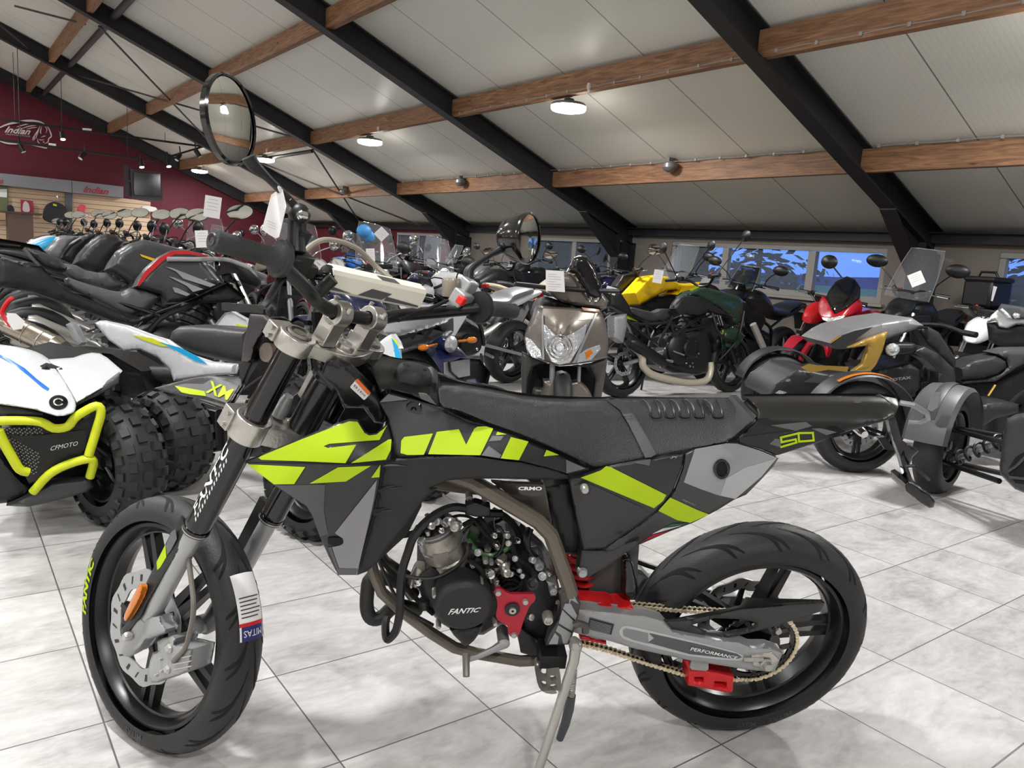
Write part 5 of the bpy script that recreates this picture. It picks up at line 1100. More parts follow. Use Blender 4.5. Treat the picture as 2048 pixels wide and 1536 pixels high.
def padq(x, z, off=.0008): return pb0+PL*x+pz*.0225*z*.98+pn*sgn_n*(.019+off)
mb = MB()
def padpoly(pts): mb.add([padq(*p) for p in pts], [tuple(range(len(pts)))])
padpoly([(.0,-.72),(.02,-.72),(.20,-.72),(.24,-.70),(.02,-.35)]); padpoly([(.30,-.70),(.56,-.70),(.64,.05),(.42,.15)]); padpoly([(.58,-.72),(.97,-.72),(.97,-.55),(.60,-.30)])
o = mb.build('pad_print', mat('pad_print_grey', (74,72,74), .5), pad)
mb = MB(); mb.add([pb0+PL*x+pz*.0232+pn*sgn_n*.019*w for x, w in ((.50,.68),(.70,.68),(.68,-.3),(.48,-.3))], [(0,1,2,3)]); mb.build('pad_print', _mats['pad_print_grey'], pad)
# grips
GRP = mat('grip_rubber', (52,52,53), .7, bump=(260,.4))
for a, b, nm in ((gl_in, gl_out, 'L'), (gr_in, gr_out, 'R')):
    d = unit(b-a); P = lambda t: a+(b-a)*t
    g = MB().tube([P(-.16), P(-.15), P(-.07), P(-.06), P(.0), P(.05), P(.3), P(.6), P(.9), P(.97), P(1.), P(1.01)], [.030,.0325,.0325,.026,.022,.0178,.0165,.0165,.0172,.0185,.017,.012], 22).build('grip', GRP, hbar)
    mb = MB()
    for t in np.linspace(.12, .85, 16): mb.tube([P(t), P(t+.014)], [.0172,.0172], 18, False)
    mb.build('grip_rib', GRP, g)
    if nm == 'L': MB().lathe(P(1.008), np.array([unit(np.cross(d, ST.M[2])), d, ST.M[2]]), [(.006,.001),(.010,.002),(.012,.0)], 18).build('bar_end_ring', BLK, g)
    else: MB().tube([P(-.18), P(-.15), P(-.11), P(-.10)], [.034,.036,.036,.03], 20).build('throttle_drum', BLK, g)
# left switchgear, lever, mirrors
lv = MB().box(on_l('H', (490,1010), .225), (.016,.02,.016), ST.M).build('lever_perch', BLK, hbar, 35, .004)
MB().tube(spl([on_l('H', p, l) for p, l in (((500,1040),.22),((470,1090),.24),((430,1150),.27),((395,1215),.30),((372,1240),.31))], 3), [.010,.010,.0095,.009,.0085,.0085,.008,.008,.0075,.0075,.007,.007,.008], 8, flat=.55).build('clutch_lever', BLK, lv)
sw = MB().box(on_l('H', (540,1000), .20), (.022,.022,.02), ST.M).box(on_l('H', (590,1045), .17), (.014,.018,.014), ST.M).build('switch_pod', BLK, hbar, 35, .005)
mp = MB().box(on_l('H', (550,900), .215), (.012,.012,.022), ST.M).tube([on_l('H', p, .22) for p in ((545,960),(545,880),(550,800),(555,760))], [.016,.015,.016,.017], 12).ball(on_l('H', (560,765), .222), .019, 12).build('mirror_mount', BLK, hbar)
MB().lathe(on_l('H', (566,768), .236), ST.M, [(0,.006),(.004,.006),(.008,.002),(.008,-.01)], 12).build('bolt', CHR, mp)
def mirror(parent, px_c, lat, ux, uy, k, stem, nvec, rx, ry, dep, tilt=0.):
    """round mirror: centre, axes in pixels; nvec is the facing direction"""
    c = on_l(k, px_c, lat); n = unit(nvec)
    up = unit(a3(0,0,1)-n*n[2]); sd = np.cross(up, n); up2 = up*math.cos(tilt)+sd*math.sin(tilt); sd2 = np.cross(up2, n)
    A = np.array([sd2*rx/ry, n, up2])
    sh = MB().lathe(c, A, [(0,-dep),(ry*.35,-dep*.96),(ry*.7,-dep*.75),(ry*.93,-dep*.35),(ry*1.04,-.004),(ry*1.07,.002),(ry*1.04,.005),(ry*.98,.003)], 40).build('mirror_shell', GLS, parent)
    MB().lathe(c, A, [(0,.0055),(ry*.5,.0045),(ry*.99,.002)], 40).build('mirror_glass', MIR, sh)
    MB().tube(spl([on_l(k, p, l) for p, l, r in stem], 3), [np.interp(i, range(0, len(stem)*3-2, 3), [r for *_, r in stem]) for i in range(len(stem)*3-2)], 12).build('mirror_stem', BLK, sh)
    return c
# ---- mirrors, number plate, front fender, cables
def round_mirror(name, px, lat, k, nvec, major_px, stem, depth, asp=1., cvx=.004):
    c = on_l(k, px, lat); z = np.linalg.norm(c-CAM); r = major_px/2*z/F
    n = unit(nvec); up = unit(a3(0,0,1)-n*n[2]); sd = np.cross(up, n); A = np.array([sd*asp, n, up])
    sh = MB().lathe(c, A, [(0,-depth),(r*.3,-depth*.97),(r*.62,-depth*.8),(r*.88,-depth*.42),(r*.99,-.006),(r*1.0,.003),(r*.96,.007),(r*.92,.005)], 44).build('mirror_shell', GLS, hbar)
    MB().lathe(c, A, [(0,.003+cvx),(r*.35,.003+cvx*.88),(r*.7,.003+cvx*.5),(r*.93,.003)], 44).build('mirror_glass', MIR, sh)
    pts = spl([on_l(k, p, l) for p, l, _ in stem], 3); rr = np.interp(np.linspace(0, len(stem)-1, len(pts)), range(len(stem)), [q for *_, q in stem])
    MB().tube(pts, rr, 12).build('mirror_stem', BLK, sh)
    return c, r
VL = unit(on_l('H', (200,280), .34)-CAM)
lx = unit(ray(1024,700)-ray(1124,700)); 
cL = on_l('H', (203,282), .33); nl = unit(a3(6.3, cL[1]+1.2, 2.78)-cL)-VL
round_mirror('left', (203,282), .33, 'H', nl, 160, [((300,470),.335,.012),((325,510),.325,.011),((400,580),.29,.0065),((480,660),.25,.0065),((548,735),.225,.0075)], .028)
VR = unit(on_l('C', (1000,285), -.33)-CAM)
cR = on_l('C', (1008,282), -.36); nr = unit(a3(8.6, 1.6, 1.50)-cR)-VR
round_mirror('right', (1008,282), -.36, 'C', nr, 102, [((880,330),-.35,.013),((830,350),-.34,.011),((740,400),-.31,.0065),((660,450),-.285,.0065),((600,490),-.27,.009),((575,530),-.265,.012),((570,610),-.26,.012)], .075)
rp = MB().box(on_l('C', (560,640), -.25), (.016,.018,.02), ST.M).box(on_l('C', (520,735), -.235), (.018,.022,.022), ST.M).build('brake_perch', ALU, hbar, 35, .004)
MB().lathe(on_l('C', (450,640), -.23), np.eye(3), [(0,.02),(.020,.02),(.022,.014),(.020,-.02),(0,-.02)], 20, 2).build('brake_reservoir', mat('reservoir_grey', (150,140,128), .35, metal=.5), hbar)
MB().box(on_l('C', (521,735), -.225)+(CAM-on_l('C', (521,735), -.225))*.012, (.009,.007,.009), ST.M).build('kill_switch', mat('switch_red', (226,40,30), .4), hbar, 35, .002)
MB().tube(spl([on_l('C', p, l) for p, l in (((560,810),-.25),((640,850),-.28),((690,880),-.31),((720,900),-.33))], 3), .006, 8, flat=.5).build('brake_lever', ALU, hbar)
for i, pts in enumerate(([('C',(420,735),-.21),('C',(300,790),-.15),('C',(150,850),-.10),('C',(60,880),-.06)], [('C',(520,800),-.22),('C',(430,800),-.2),('C',(330,800),-.16),('T',(1300,370),-.10)], [('H',(470,1040),.22),('H',(560,1010),.17),('H',(620,1090),.13),('T2',(960,260),.10)], [('T2',(960,620),.06),('T2',(900,860),.07),('T2',(960,1000),.08),('T2',(1090,1150),.08)], [('T2',(470,500),.10),('T2',(620,640),.10),('T2',(560,900),.11),('T2',(240,1150),.11)])):
    mb = MB(); mb.tube(spl([on_l(*q) for q in pts], 4), .0042, 7); mb.build('control_cable', GRV, bike)
mb = MB(); mb.tube(spl([on_l('H', p, l) for p, l in (((560,985),.14),((585,955),.13),((640,912),.10),((700,895),.05),((790,910),.0),((870,950),-.04),((950,1030),-.08),((1030,1095),-.10))], 5), .0055, 8); mb.build('brake_line', mat('line_beige', (150,142,128), .45), bike)
# headlight mask seen edge-on left of the fork, with its straps
hm = panel('headlight_mask', ST, cr('T2', [(285,420),(420,430),(480,490),(430,560),(330,720),(300,860),(270,890),(205,880),(225,700),(265,540)]), BLK, bike, [(*cr('T2',(285,420))[0],.02),(*cr('T2',(470,490))[0],.09),(*cr('T2',(205,880))[0],.03),(*cr('T2',(300,860))[0],.08)], thick=.01, rnd=(5,.01), step=9)
panel('mask_side', ST, cr('T2', [(440,560),(480,490),(640,620),(640,680),(560,670)]), BLK, hm, .085, thick=.008)
panel('lamp_back', ST, cr('T2', [(175,900),(290,880),(420,700),(520,680),(300,1000),(200,1200),(150,1190),(190,1000)]), BLK, hm, .05, thick=.03)
MB().lathe(on_l('T2', (440,790), .06), ST.M, [(0,.0),(.02,.0),(.022,-.03),(0,-.03)], 16).build('lamp_socket', mat('socket', (120,106,96), .4), hm)
MB().tube([on_l('T2', p, .05) for p in ((440,560),(300,880),(180,1150))], .004, 7).build('mask_strap', RUB, hm)
mb = MB(); mb.beam(on_l('T2', (40,350), .10), on_l('T2', (440,380), .11), .012, .016).ball(on_l('T2', (483,392), .115), .010, 10); mb.build('indicator_stalk', BLK, hm)
# front fender with XM
FE = [(*cr('F',(40,350))[0],.02),(*cr('F',(440,290))[0],.07),(*cr('F',(660,280))[0],.05),(*cr('F',(570,460))[0],.10),(*cr('F',(400,410))[0],.09),(*cr('F',(250,300))[0],.03)]
ff = panel('front_fender', ST, cr('F', [(30,352),(180,310),(330,275),(450,258),(680,268),(680,330),(590,470),(560,480),(410,440),(200,400),(110,378)]), BLK, bike, FE, thick=.008, rnd=(4,.006), step=8)
fe = field(FE)
panel('grey_decal', ST, cr('F', [(180,335),(260,318),(390,322),(440,290),(480,284),(600,312),(650,330),(585,440),(560,462),(400,408),(390,380),(230,345)]), MDG, ff, FE, thick=.001, eps=.002, step=9)
panel('lime_decal', ST, cr('F', [(180,334),(240,345),(395,374),(408,410),(290,396),(230,382)]), LIM, ff, FE, thick=.001, eps=.003, step=9)
mb = MB(); lettering(mb, 'XM', cr('F', [(405,382),(565,440),(615,362),(440,296)]), lambda x, y: ST.at(x, y, fe(x, y)+.0045), .02); tag(mb.build('lettering', LIM, ff), 'lime XM lettering')
# small details between the fork legs
MB().beam(on_l('T2', (770,1210), .02), on_l('T2', (890,985), .03), .012, .006, ST.M[1]).build('serial_plate', mat('plate_silver', (170,166,160), .35, metal=.5), bike)
MB().lathe(on_l('T2', (600,1320), .04), ST.M, [(0,.03),(.010,.03),(.016,.0),(.016,-.02)], 14, 2).build('steering_stop', ALU, lc)
panel('radiator_grille', B, cr('F', [(700,860),(790,760),(820,790),(800,850)]), mat('grille_mesh', (60,60,60), .6), bike, .08, thick=.004)
# tyre sticker on the front tread
def sticker(t0, t1, m, nm, par, off, a0=-.32, a1=.30):
    rows = [[tyre_pt(fc, AF, RFF, .104, .2315, t, a, off) for t in np.linspace(t0, t1, 14)] for a in np.linspace(a0, a1, 9)]
    return MB().grid(rows).build(nm, m, par)
skr = sticker(R(140), R(168), PAP, 'tyre_sticker', fwl, .0022); tag(skr, 'white tyre sticker with red and blue foot')
sticker(R(160.5), R(162.), RED, 'red_line', skr, .0028); sticker(R(162.), R(168), mat('sticker_blue', (36,40,104), .5), 'blue_foot', skr, .0028, -.28, .26)
def sticker_text(s, ta, tb, a0, a1, m):
    V, fs = glyphs(s, .0, 0); mb = MB()
    mb.add([tyre_pt(fc, AF, RFF, .104, .2315, tb+(ta-tb)*y, a0+(a1-a0)*x, .0034) for x, y in V], fs); return mb.build('lettering', m, skr)
sticker_text('MITAS', R(166.3), R(163.6), -.22, .22, WHT)
for k in range(6): sticker(R(150+k*1.6), R(150.5+k*1.6), INK, 'print_line', skr, .003, -.26+.05*(k % 3), .24)
pl_ = panel('valve', ST, cr('W2', [(630,145),(660,135),(665,165),(635,170)]), CHR, fwl, .04, thick=.01)
# hanging price tag: a thing of its own
pts = cr('H', [(415,665),(450,640),(472,635),(492,722),(455,880),(440,888),(410,872),(368,842),(390,760)])
o = empty('price_tag', on_l('H', (430,760), .25), 0, 'white paper price tag hanging from the foreground motorcycle mirror stem', 'tag')
mb = MB(); shell(mb, ST, pts, .262, thick=.001, step=14); mb.build('card', PAP, o)
MB().tube(spl([on_l('H', p, l) for p, l in (((462,645),.263),((455,625),.27),((478,660),.25),((515,692),.24))], 3), .003, 6).build('string', PAP, o)
mb = MB()
for y in (0, 14, 28): mb.add([on_l('H', p, .2655) for p in ((395,795+y),(438,812+y),(438,815+y),(395,798+y))], [(0,1,2,3)])
mb.build('print', mat('print_faint', (190,188,190), .7), o)
# ================================================================== THE OTHER VEHICLES
def heading_cam(x, y): return math.atan2(y, x)-TH          # heading given in camera ground axes (right, away)
LBLK = mat('bike_black', (24,24,26), .4); LDK = mat('bike_dark_grey', (66,67,69), .42); LGR = mat('bike_silver', (150,151,154), .3, metal=.4)
RB2 = mat('tyre_bg', (30,30,31), .65); SEAT2 = mat('seat_bg', (44,44,46), .5, bump=(160,.2))
TRM = mat('trim_grey', (120,118,116), .35, metal=.6)
GAU = mat('gauge_face', (206,206,204), .4)
def loft(mb, fr, st, n=14):                # stations (f, u, half width, half height, l) of rounded sections
    rows = []
    for s in st:
        f, u, w, h = s[:4]; l0 = s[4] if len(s) > 4 else 0
        r = []
        for j in range(n):
            t = 2*math.pi*j/n; c, q = math.cos(t), math.sin(t)
            r.append(fr.W(f, l0+w*math.copysign(abs(c)**.75, c), u+h*math.copysign(abs(q)**.75, q)))
        rows.append(r)
    mb.grid(rows, True); mb.add(rows[0], [tuple(range(n))]); mb.add(rows[-1], [tuple(range(n))]); return mb
def curve_loft(fr, st, n=14, k=3): return loft(MB(), fr, [tuple(p) for p in spl(st, k)], n)
def motorcycle(fr, label, group=None, name='motorcycle', tank=None, tail=None, seat=None, stripe=None, screen=None, kind='naked', mirrors='round', bars=1.08, WB_=1.42, wheels='cast', front=None, ex=None, nomirror=False, gauges=False, msz=.062, frames=None, rim=None, turn=0., nobody=False, notail=False, hw=.36):
    tank = tank or LDK; tail = tail or tank; seat = seat or SEAT2;  front = front or tail; rim = rim or LBLK
    h0 = math.atan2(fr.M[0][1], fr.M[0][0]); o = fr.o
    t = empty(name, o+fr.M[0]*a3(1,1,0)*WB_/2, h0, label, 'motorcycle', group)
    W = fr.W; adv = kind == 'adventure'; cru = kind == 'cruiser'; spt = kind == 'sport'; sct = kind == 'scooter'
    up = .05 if adv else (-.06 if cru else 0.)
    Rr, Rf = (.31, .30) if not adv else (.33, .34)
    if cru: Rr = .32; Rf = .33
    A0_ = fr.M
    wheel(t, 'rear_wheel', W(0,0,Rr), A0_, Rr, .17 if not cru else .16, Rr-.088, 5, rim, 28, 0, 0, (.11,-.06,30), .2)
    fa = math.radians(turn); A1 = np.array([fr.M[0]*math.cos(fa)+fr.M[1]*math.sin(fa), fr.M[1]*math.cos(fa)-fr.M[0]*math.sin(fa), fr.M[2]])
    wheel(t, 'front_wheel', W(WB_,0,Rf), A1, Rf, .12, Rf-.075, 5, rim, 28, 0, 0, (.15,.065,30), .5)
    rk = .44 if not cru else .55; hz = bars-.16+up
    fx = lambda z: WB_-.03-(z-Rf)*math.tan(rk)
    for l in (.1,-.1):
        fk = MB().tube([W(fx(Rf)+.02,l,Rf), W(fx(.62),l,.62)], .027, 10).build('fork_leg', LGR if cru else BLK, t); MB().tube([W(fx(.6),l,.6), W(fx(hz),l,hz)], .021, 10).build('fork_tube', CHR if not cru else LGR, fk)
    for z_ in (hz, .66): MB().box(W(fx(z_),0,z_), (.03,.13,.017), fr.M).build('triple_clamp', BLK, t)
    curve_loft(fr, [(WB_-.2,Rf+.14,.045,.012),(WB_-.1,Rf+.30 if not adv else Rf+.33,.062,.014),(WB_+.06,Rf+.33,.062,.014),(WB_+.22,Rf+.22,.05,.012)]).build('front_fender', front, t)
    # bars, grips, levers
    bf = fx(hz)-.05
    hw = hw if not cru else hw+.03; bz = bars+up
    hb_ = MB().tube(spl([W(bf-.14,hw,bz),W(bf-.10,hw-.12,bz+.005),W(bf-.02,.16,bz-.01),W(bf+.02,.06,bz-.07),W(bf+.02,-.06,bz-.07),W(bf-.02,-.16,bz-.01),W(bf-.10,-hw+.12,bz+.005),W(bf-.14,-hw,bz)], 3), .012, 8).build('handlebar', CHR if cru else BLK, t)
    for s in (1,-1):
        g = MB().tube([W(bf-.14,s*hw,bz),W(bf-.105,s*(hw-.12),bz+.004)], .0185, 10).build('grip', BLK, hb_)
        MB().box(W(bf-.085,s*(hw-.16),bz+.004), (.022,.026,.022), fr.M).build('switch_pod', LBLK, hb_, 35, .004)
        MB().box(W(bf-.085,s*(hw-.16),bz+.03), (.008,.008,.006), fr.M).build('switch', _mats['switch_red'] if s < 0 else LGR, hb_)
        MB().tube([W(bf-.05,s*(hw-.14),bz),W(bf-.03,s*(hw-.07),bz-.005),W(bf-.07,s*(hw+.01),bz-.01)], .006, 6).build('lever', LGR, hb_)
        if not nomirror:
            r = msz; mc = W(bf+.0,s*(hw+.06),bz+.20+(.04 if adv else 0))
            tc_ = CAM-mc; tc_[2] = 0; tc_ = unit(tc_); n = unit(tc_*.75-fr.M[0]*.4+a3(0,0,.34)) if (-fr.M[0]@tc_ > -.2 and (s > 0) == (int(o[1]*10) % 3 > 0)) else unit(-fr.M[0]*.8-tc_*(.55 if -fr.M[0]@tc_ > -.2 else 0)+a3(0,0,.1)); sd = unit(np.cross(fr.M[2], n)); AA = np.array([sd*(1.45 if mirrors == 'oval' else 1.), n, unit(np.cross(n, sd))*(.85 if mirrors == 'oval' else 1.)])
            m_ = MB().lathe(mc, AA, [(0,-.03),(r*.55,-.026),(r*.9,-.012),(r*1.03,.0),(r*.98,.005)], 20).build('mirror_shell', CHR if cru else BLK, hb_)
            MB().lathe(mc, AA, [(0,.0065),(r*.6,.005),(r*.97,.003)], 20).build('mirror_glass', MIR, m_)
            MB().tube(spl([W(bf-.07,s*(hw-.14),bz+.02),W(bf-.04,s*(hw-.09),bz+.10),mc-n*.02], 3), .006, 7).build('mirror_stem', CHR if cru else BLK, m_)
    MB().tube(spl([W(bf-.08,.2,bz),W(bf+.08,.12,bz+.03),W(bf+.1,0,bz-.06)], 3), .006, 6).build('brake_hose', GRV, hb_)
    MB().tube(spl([W(bf-.08,-.2,bz),W(bf+.06,-.12,bz+.04),W(bf+.1,0,bz-.08)], 3), .005, 6).build('brake_hose', GRV, hb_)
    if gauges:
        for l in (.07,-.07):
            A = np.array([fr.M[1], unit(-fr.M[0]*.8+fr.M[2]*.6), unit(fr.M[0]*.6+fr.M[2]*.8)])
            g = MB().lathe(W(bf+.05,l,bz+.02), A, [(0,-.05),(.05,-.04),(.056,.0),(.056,.01),(.046,.008)], 22).build('gauge', CHR, t); MB().lathe(W(bf+.05,l,bz+.02), A, [(0,.006),(.047,.006)], 22).build('gauge_face', GAU, g)
            MB().beam(W(bf+.05,l,bz+.02)+A[1]*.008, W(bf+.05,l+.025,bz+.045)+A[1]*.008, .004, .002).build('needle', RED, g)
    else:
        MB().box(W(bf+.07,0,bz-.02), (.012,.075,.045), np.array([unit(fr.M[0]*.8-fr.M[2]*.6), fr.M[1], unit(fr.M[0]*.6+fr.M[2]*.8)])).build('instrument_panel', LBLK, t, 35, .008)
    # headlight / fairing
    if cru:
        h = MB().lathe(W(bf+.16,0,bz-.12), np.array([fr.M[1], fr.M[0], fr.M[2]]), [(0,-.12),(.06,-.1),(.088,-.03),(.092,.02),(.085,.03)], 22).build('headlight', CHR, t)
        MB().lathe(W(bf+.16,0,bz-.12), np.array([fr.M[1], fr.M[0], fr.M[2]]), [(0,.05),(.05,.043),(.086,.025)], 22).build('headlight_lens', LEN, h)
    else:
        h = curve_loft(fr, [(bf+.04,bz-.13,.10,.09),(bf+.14,bz-.16,.11,.085),(bf+.24,bz-.21,.08,.06),(bf+.28,bz-.23,.045,.03)]).build('headlight_cowl', front if (adv or spt) else tail, t)
        MB().ball(W(bf+.235,0,bz-.225), .07, 14, (.6,1.,.6), fr.M).build('headlight_lens', LEN, h)
        if adv: curve_loft(fr, [(bf+.16,bz-.23,.06,.02),(bf+.34,bz-.27,.055,.014),(bf+.46,bz-.32,.02,.008)]).build('beak', front, h)
    if screen:
        hgt, wid, sm = screen
        q = lambda x, y: W(bf+.13-.20*y*hgt/.4+.02*abs(x), wid*x*(1-.25*y*y), bz-.06+hgt*y)
        mb = MB(); rows = [[q(x, y)-fr.M[0]*.10*(x*x) for x in np.linspace(-1,1,11)] for y in np.linspace(0,1,7)]; mb.grid(rows); mb.build('windscreen', SMK if sm else CLR, t)
        rim_ = [q(-1,y)-fr.M[0]*.10 for y in np.linspace(0,1,7)]+[q(x,1)-fr.M[0]*.10*x*x for x in np.linspace(-1,1,11)]+[q(1,y)-fr.M[0]*.10 for y in np.linspace(1,0,7)]
        MB().tube(rim_, .003, 5).build('windscreen_edge', CHR if cru else LGR, t)
    if spt or adv:
        for s in (1,-1):
            MB().prism([W(bf+.22,s*.13,bz-.2),W(bf-.12,s*.18,bz-.18),W(bf-.30,s*.19,.72),W(bf-.16,s*.19,.50 if spt else .62),W(bf+.05,s*.17,.62)], fr.M[1]*(-.02*s)).build('side_fairing', tank, t, 35, .01)
    # tank, seat, tail
    tf = bf-.12
    sh = .80+up*1.4
    if not nobody:
        tk = curve_loft(fr, [(tf+.10,.90+up,.06,.05),(tf+.02,.93+up,.12,.10),(tf-.14,.93+up,.15,.115),(tf-.30,.88+up,.135,.10),(tf-.42,.83+up,.10,.07)], 16).build('fuel_tank', tank, t)
        MB().lathe(W(tf-.08,0,1.042+up), fr.M, [(0,.008),(.03,.008),(.034,0)], 16, 2).build('filler_cap', LGR, tk)
        if stripe:
            for s in (1,-1):
                for i, (u0, u1) in enumerate(((.95,.975),(.905,.93))):
                    MB().add([W(tf+.0,s*.142,u0+up),W(tf-.26,s*.155,u0+up-.05),W(tf-.26,s*.157,u1+up-.05),W(tf+.0,s*.144,u1+up)], [(0,1,2,3)]).build('tank_stripe', stripe, tk)
        curve_loft(fr, [(tf-.36,sh+.02,.09,.035),(tf-.50,sh,.13,.045),(tf-.70,sh,.15,.045),(tf-.80,sh+.05,.12,.045),(tf-1.0,sh+.10,.10,.035),(tf-1.12,sh+.11,.06,.025)]).build('seat', seat, t)
    if not notail:
        tl_ = curve_loft(fr, [(tf-.60,sh-.07,.10,.03),(tf-.85,sh-.01,.11,.045),(tf-1.08,sh+.06,.09,.035),(tf-1.26,sh+.09,.04,.02)]).build('tail_section', tail, t)
        MB().box(W(tf-1.25,0,sh+.07), (.02,.05,.02), fr.M).build('tail_light', mat('tail_red', (150,20,24), .2), tl_, 35, .004)
        MB().prism([W(tf-1.18,.07,sh+.0),W(tf-1.36,.09,.52),W(tf-1.36,-.09,.52),W(tf-1.18,-.07,sh+.0)], fr.M[0]*-.01).build('plate_hanger', BLK, tl_)
        for s in (1,-1): MB().tube([W(tf-1.2,s*.06,sh),W(tf-1.23,s*.15,sh-.01)], .008, 6).ball(W(tf-1.23,s*.17,sh-.01), .02, 8).build('indicator', AMB, tl_)
    # engine and frame
    eg = MB(); loft(eg, fr, [tuple(p) for p in spl([(tf+.02,.42,.12,.12),(tf-.12,.45,.17,.15),(tf-.34,.45,.18,.15),(tf-.46,.44,.12,.12)], 3)]); eg = eg.build('engine', ENG, t)
    for s in (1,-1): MB().lathe(W(tf-.22,s*.175,.45), fr.M*a3(1,s,1)[:,None], [(0,.03),(.07,.03),(.085,.015),(.09,-.03)], 24).build('engine_cover', BLK, eg)
    c0 = W(tf-.12,0,.54); c1 = W(tf+.0,0,.80+up); dv = unit(c1-c0); A = np.array([unit(np.cross(fr.M[1], dv)), fr.M[1], dv]); kk = np.linalg.norm(c1-c0)
    MB().lathe(c0, A, [(.10,0)]+[(r_, kk*(i+o_)/6) for i in range(6) for r_, o_ in ((.105,.1),(.105,.5),(.09,.55),(.09,.95))]+[(.08,kk)], 20, 2).build('cylinder', ENG, eg)
    mb = MB()
    for s in (1,-1):
        P = [W(fx(.85)-.04,s*.05,.86),W(tf-.12,s*.17,.72),W(tf-.34,s*.17,.62),W(tf-.48,s*.12,.42)]
        MB().tube(spl(P,3), .018, 8).build('frame_tube', frames or BLK, t)
        MB().tube([W(tf-.34,s*.16,.64),W(tf-.62,s*.12,.74),W(tf-1.0,s*.08,sh+.02)], .014, 8).build('subframe_tube', frames or BLK, t)
        MB().beam(W(tf-.48,s*.11,.42), W(-.02,s*.11,Rr), .05, .028, fr.M[2]).build('swingarm', LGR if not cru else BLK, t)
    MB().box(W(tf+.16,0,.60), (.02,.15,.15), fr.M).build('radiator', mat('radiator_bg', (18,18,19), .6), t)
    e_ = ex or STL
    MB().tube(spl([W(tf+.02,-.05,.62),W(tf+.12,-.06,.42),W(tf+.0,-.08,.26),W(tf-.35,-.12,.24),W(tf-.55,-.16,.30)], 4), .021, 9).build('exhaust_pipe', e_, t)
    MB().tube([W(tf-.52,-.17,.30),W(tf-.58,-.18,.33),W(-.02,-.20,.50),W(-.06,-.2,.51)], [.025,.05,.055,.04], 14).build('silencer', e_, t)
    MB().tube([W(tf-.45,.13,.34),W(tf-.42,.24,.16),W(tf-.40,.30,.008-.0)], .011, 8).build('side_stand', BLK, t)
    MB().cyl(W(tf-.50,.14,.34), W(tf-.50,.24,.33), .013, 8).build('footpeg', LGR, t); MB().cyl(W(tf-.50,-.14,.34), W(tf-.50,-.24,.33), .013, 8).build('footpeg', LGR, t)
    if adv and screen:
        for s in (1,-1): MB().tube(spl([W(bf+.0,s*.22,.66),W(bf-.1,s*.27,.5),W(bf-.3,s*.24,.36)],3), .012, 7).build('crash_bar', BLK, t)
    return t
def place(x, y, z, head, lean=.14): return frame(on_z(x, y, z)*a3(1,1,0), head, lean)
def at_uv(u, v, head=0., lean=.14): return frame(a3(u, v, 0), head, lean)
TAGN = [0]
def card(pos, n, w, h, label, tilt=0., name='price_card', lines=4):
    """a paper card: centre, facing, size"""
    n = unit(n); up = unit(a3(0,0,1)-n*n[2]); sd = np.cross(up, n); u2 = up*math.cos(tilt)+sd*math.sin(tilt); s2 = np.cross(u2, n)
    t = empty(name, pos-u2*h/2, 0, label, 'card', None)
    MB().box(pos, (w/2, .0008, h/2), np.array([s2, n, u2])).build('sheet', PAP, t)
    for i in range(lines):
        y = h*(.34-.16*i); ww = w*(.36 if i % 2 else .28)
        MB().add([pos+n*.0012+s2*a*ww+u2*(y+b*h*.014) for a, b in ((-1,-1),(1,-1),(1,1),(-1,1))], [(0,1,2,3)]).build('print_line', mat('print_faint', (190,188,190), .7), t)
    return t
def to_cam(p): return unit(CAM-p)
def heading_to(p, q): return math.atan2(q[1]-p[1], q[0]-p[0])
def bshell(name, fr, k, px, m, parent, lat=.15, w=None, rnd=(8,.05), step=10, sm=0, thick=.05, ax=1, lab=None):
    pts = cr(k, px) if k else px
    if sm: pts = smooth(pts, sm)
    if w is not None: o = panel(name, fr, pts, m, parent, lat, rnd=rnd, step=step, closed=True, back=w, ax=ax)
    else: o = panel(name, fr, pts, m, parent, lat, rnd=rnd, step=step, thick=thick, ax=ax)
    return tag(o, lab) if lab else o
def flat(name, fr, k, px, m, parent, lat, ax=1, thick=.003, step=30): return panel(name, fr, cr(k, px) if k else px, m, parent, lat, thick=thick, step=step, ax=ax)
def ptube(name, fr, k, pts, r, m, parent, n=8, ks=3, ax=1):
    P = [fr.at(p[0], p[1], p[2], ax) for p in crl(k, pts)]
    return MB().tube(spl(P, ks) if ks else P, r, n).build(name, m, parent)
mat('switch_red', (226,40,30), .4)
# ------------------------------------------------------------------ lime-bumpered quad at the left edge
wq = on_z(232, 1046, 0)
hq = heading_cam(.5, -.87)
fq_ = a3(math.cos(hq), math.sin(hq), 0); lq = a3(-math.sin(hq), math.cos(hq), 0)
QF = frame(wq-lq*.46, hq, 0.)                       # origin under the middle of the front axle
quad = empty('quad_bike', QF.W(-.6,0,0), hq, 'white sport quad with lime tubular bumper and black grille at the left edge', 'quad')
hs_ = heading_cam(.82, -.57); QS = frame(wq, hs_, 0.).M
for nm, c, Rw, Ww in (('front_wheel', QF.W(0,.46,.262), .262, .19), ('front_wheel', QF.W(0,-.46,.262), .262, .20), ('rear_wheel', QF.W(-1.25,.40,.25), .25, .26), ('rear_wheel', QF.W(-1.25,-.40,.25), .25, .26)):
    wheel(quad, nm, c, QS if nm == 'front_wheel' else QF.M, Rw, Ww, .15, 5, LBLK, 40, 0, 22)
GW = mat('quad_white', (208,209,213), .28, coat=.3)
NO = [(*cr('Q',(-60,300))[0],-.30),(*cr('Q',(120,310))[0],-.22),(*cr('Q',(300,385))[0],-.16),(*cr('Q',(430,560))[0],.10),(*cr('Q',(480,720))[0],.22),(*cr('Q',(370,755))[0],.26),(*cr('Q',(0,680))[0],.16),(*cr('Q',(150,520))[0],.05),(*cr('Q',(-60,660))[0],.1)]
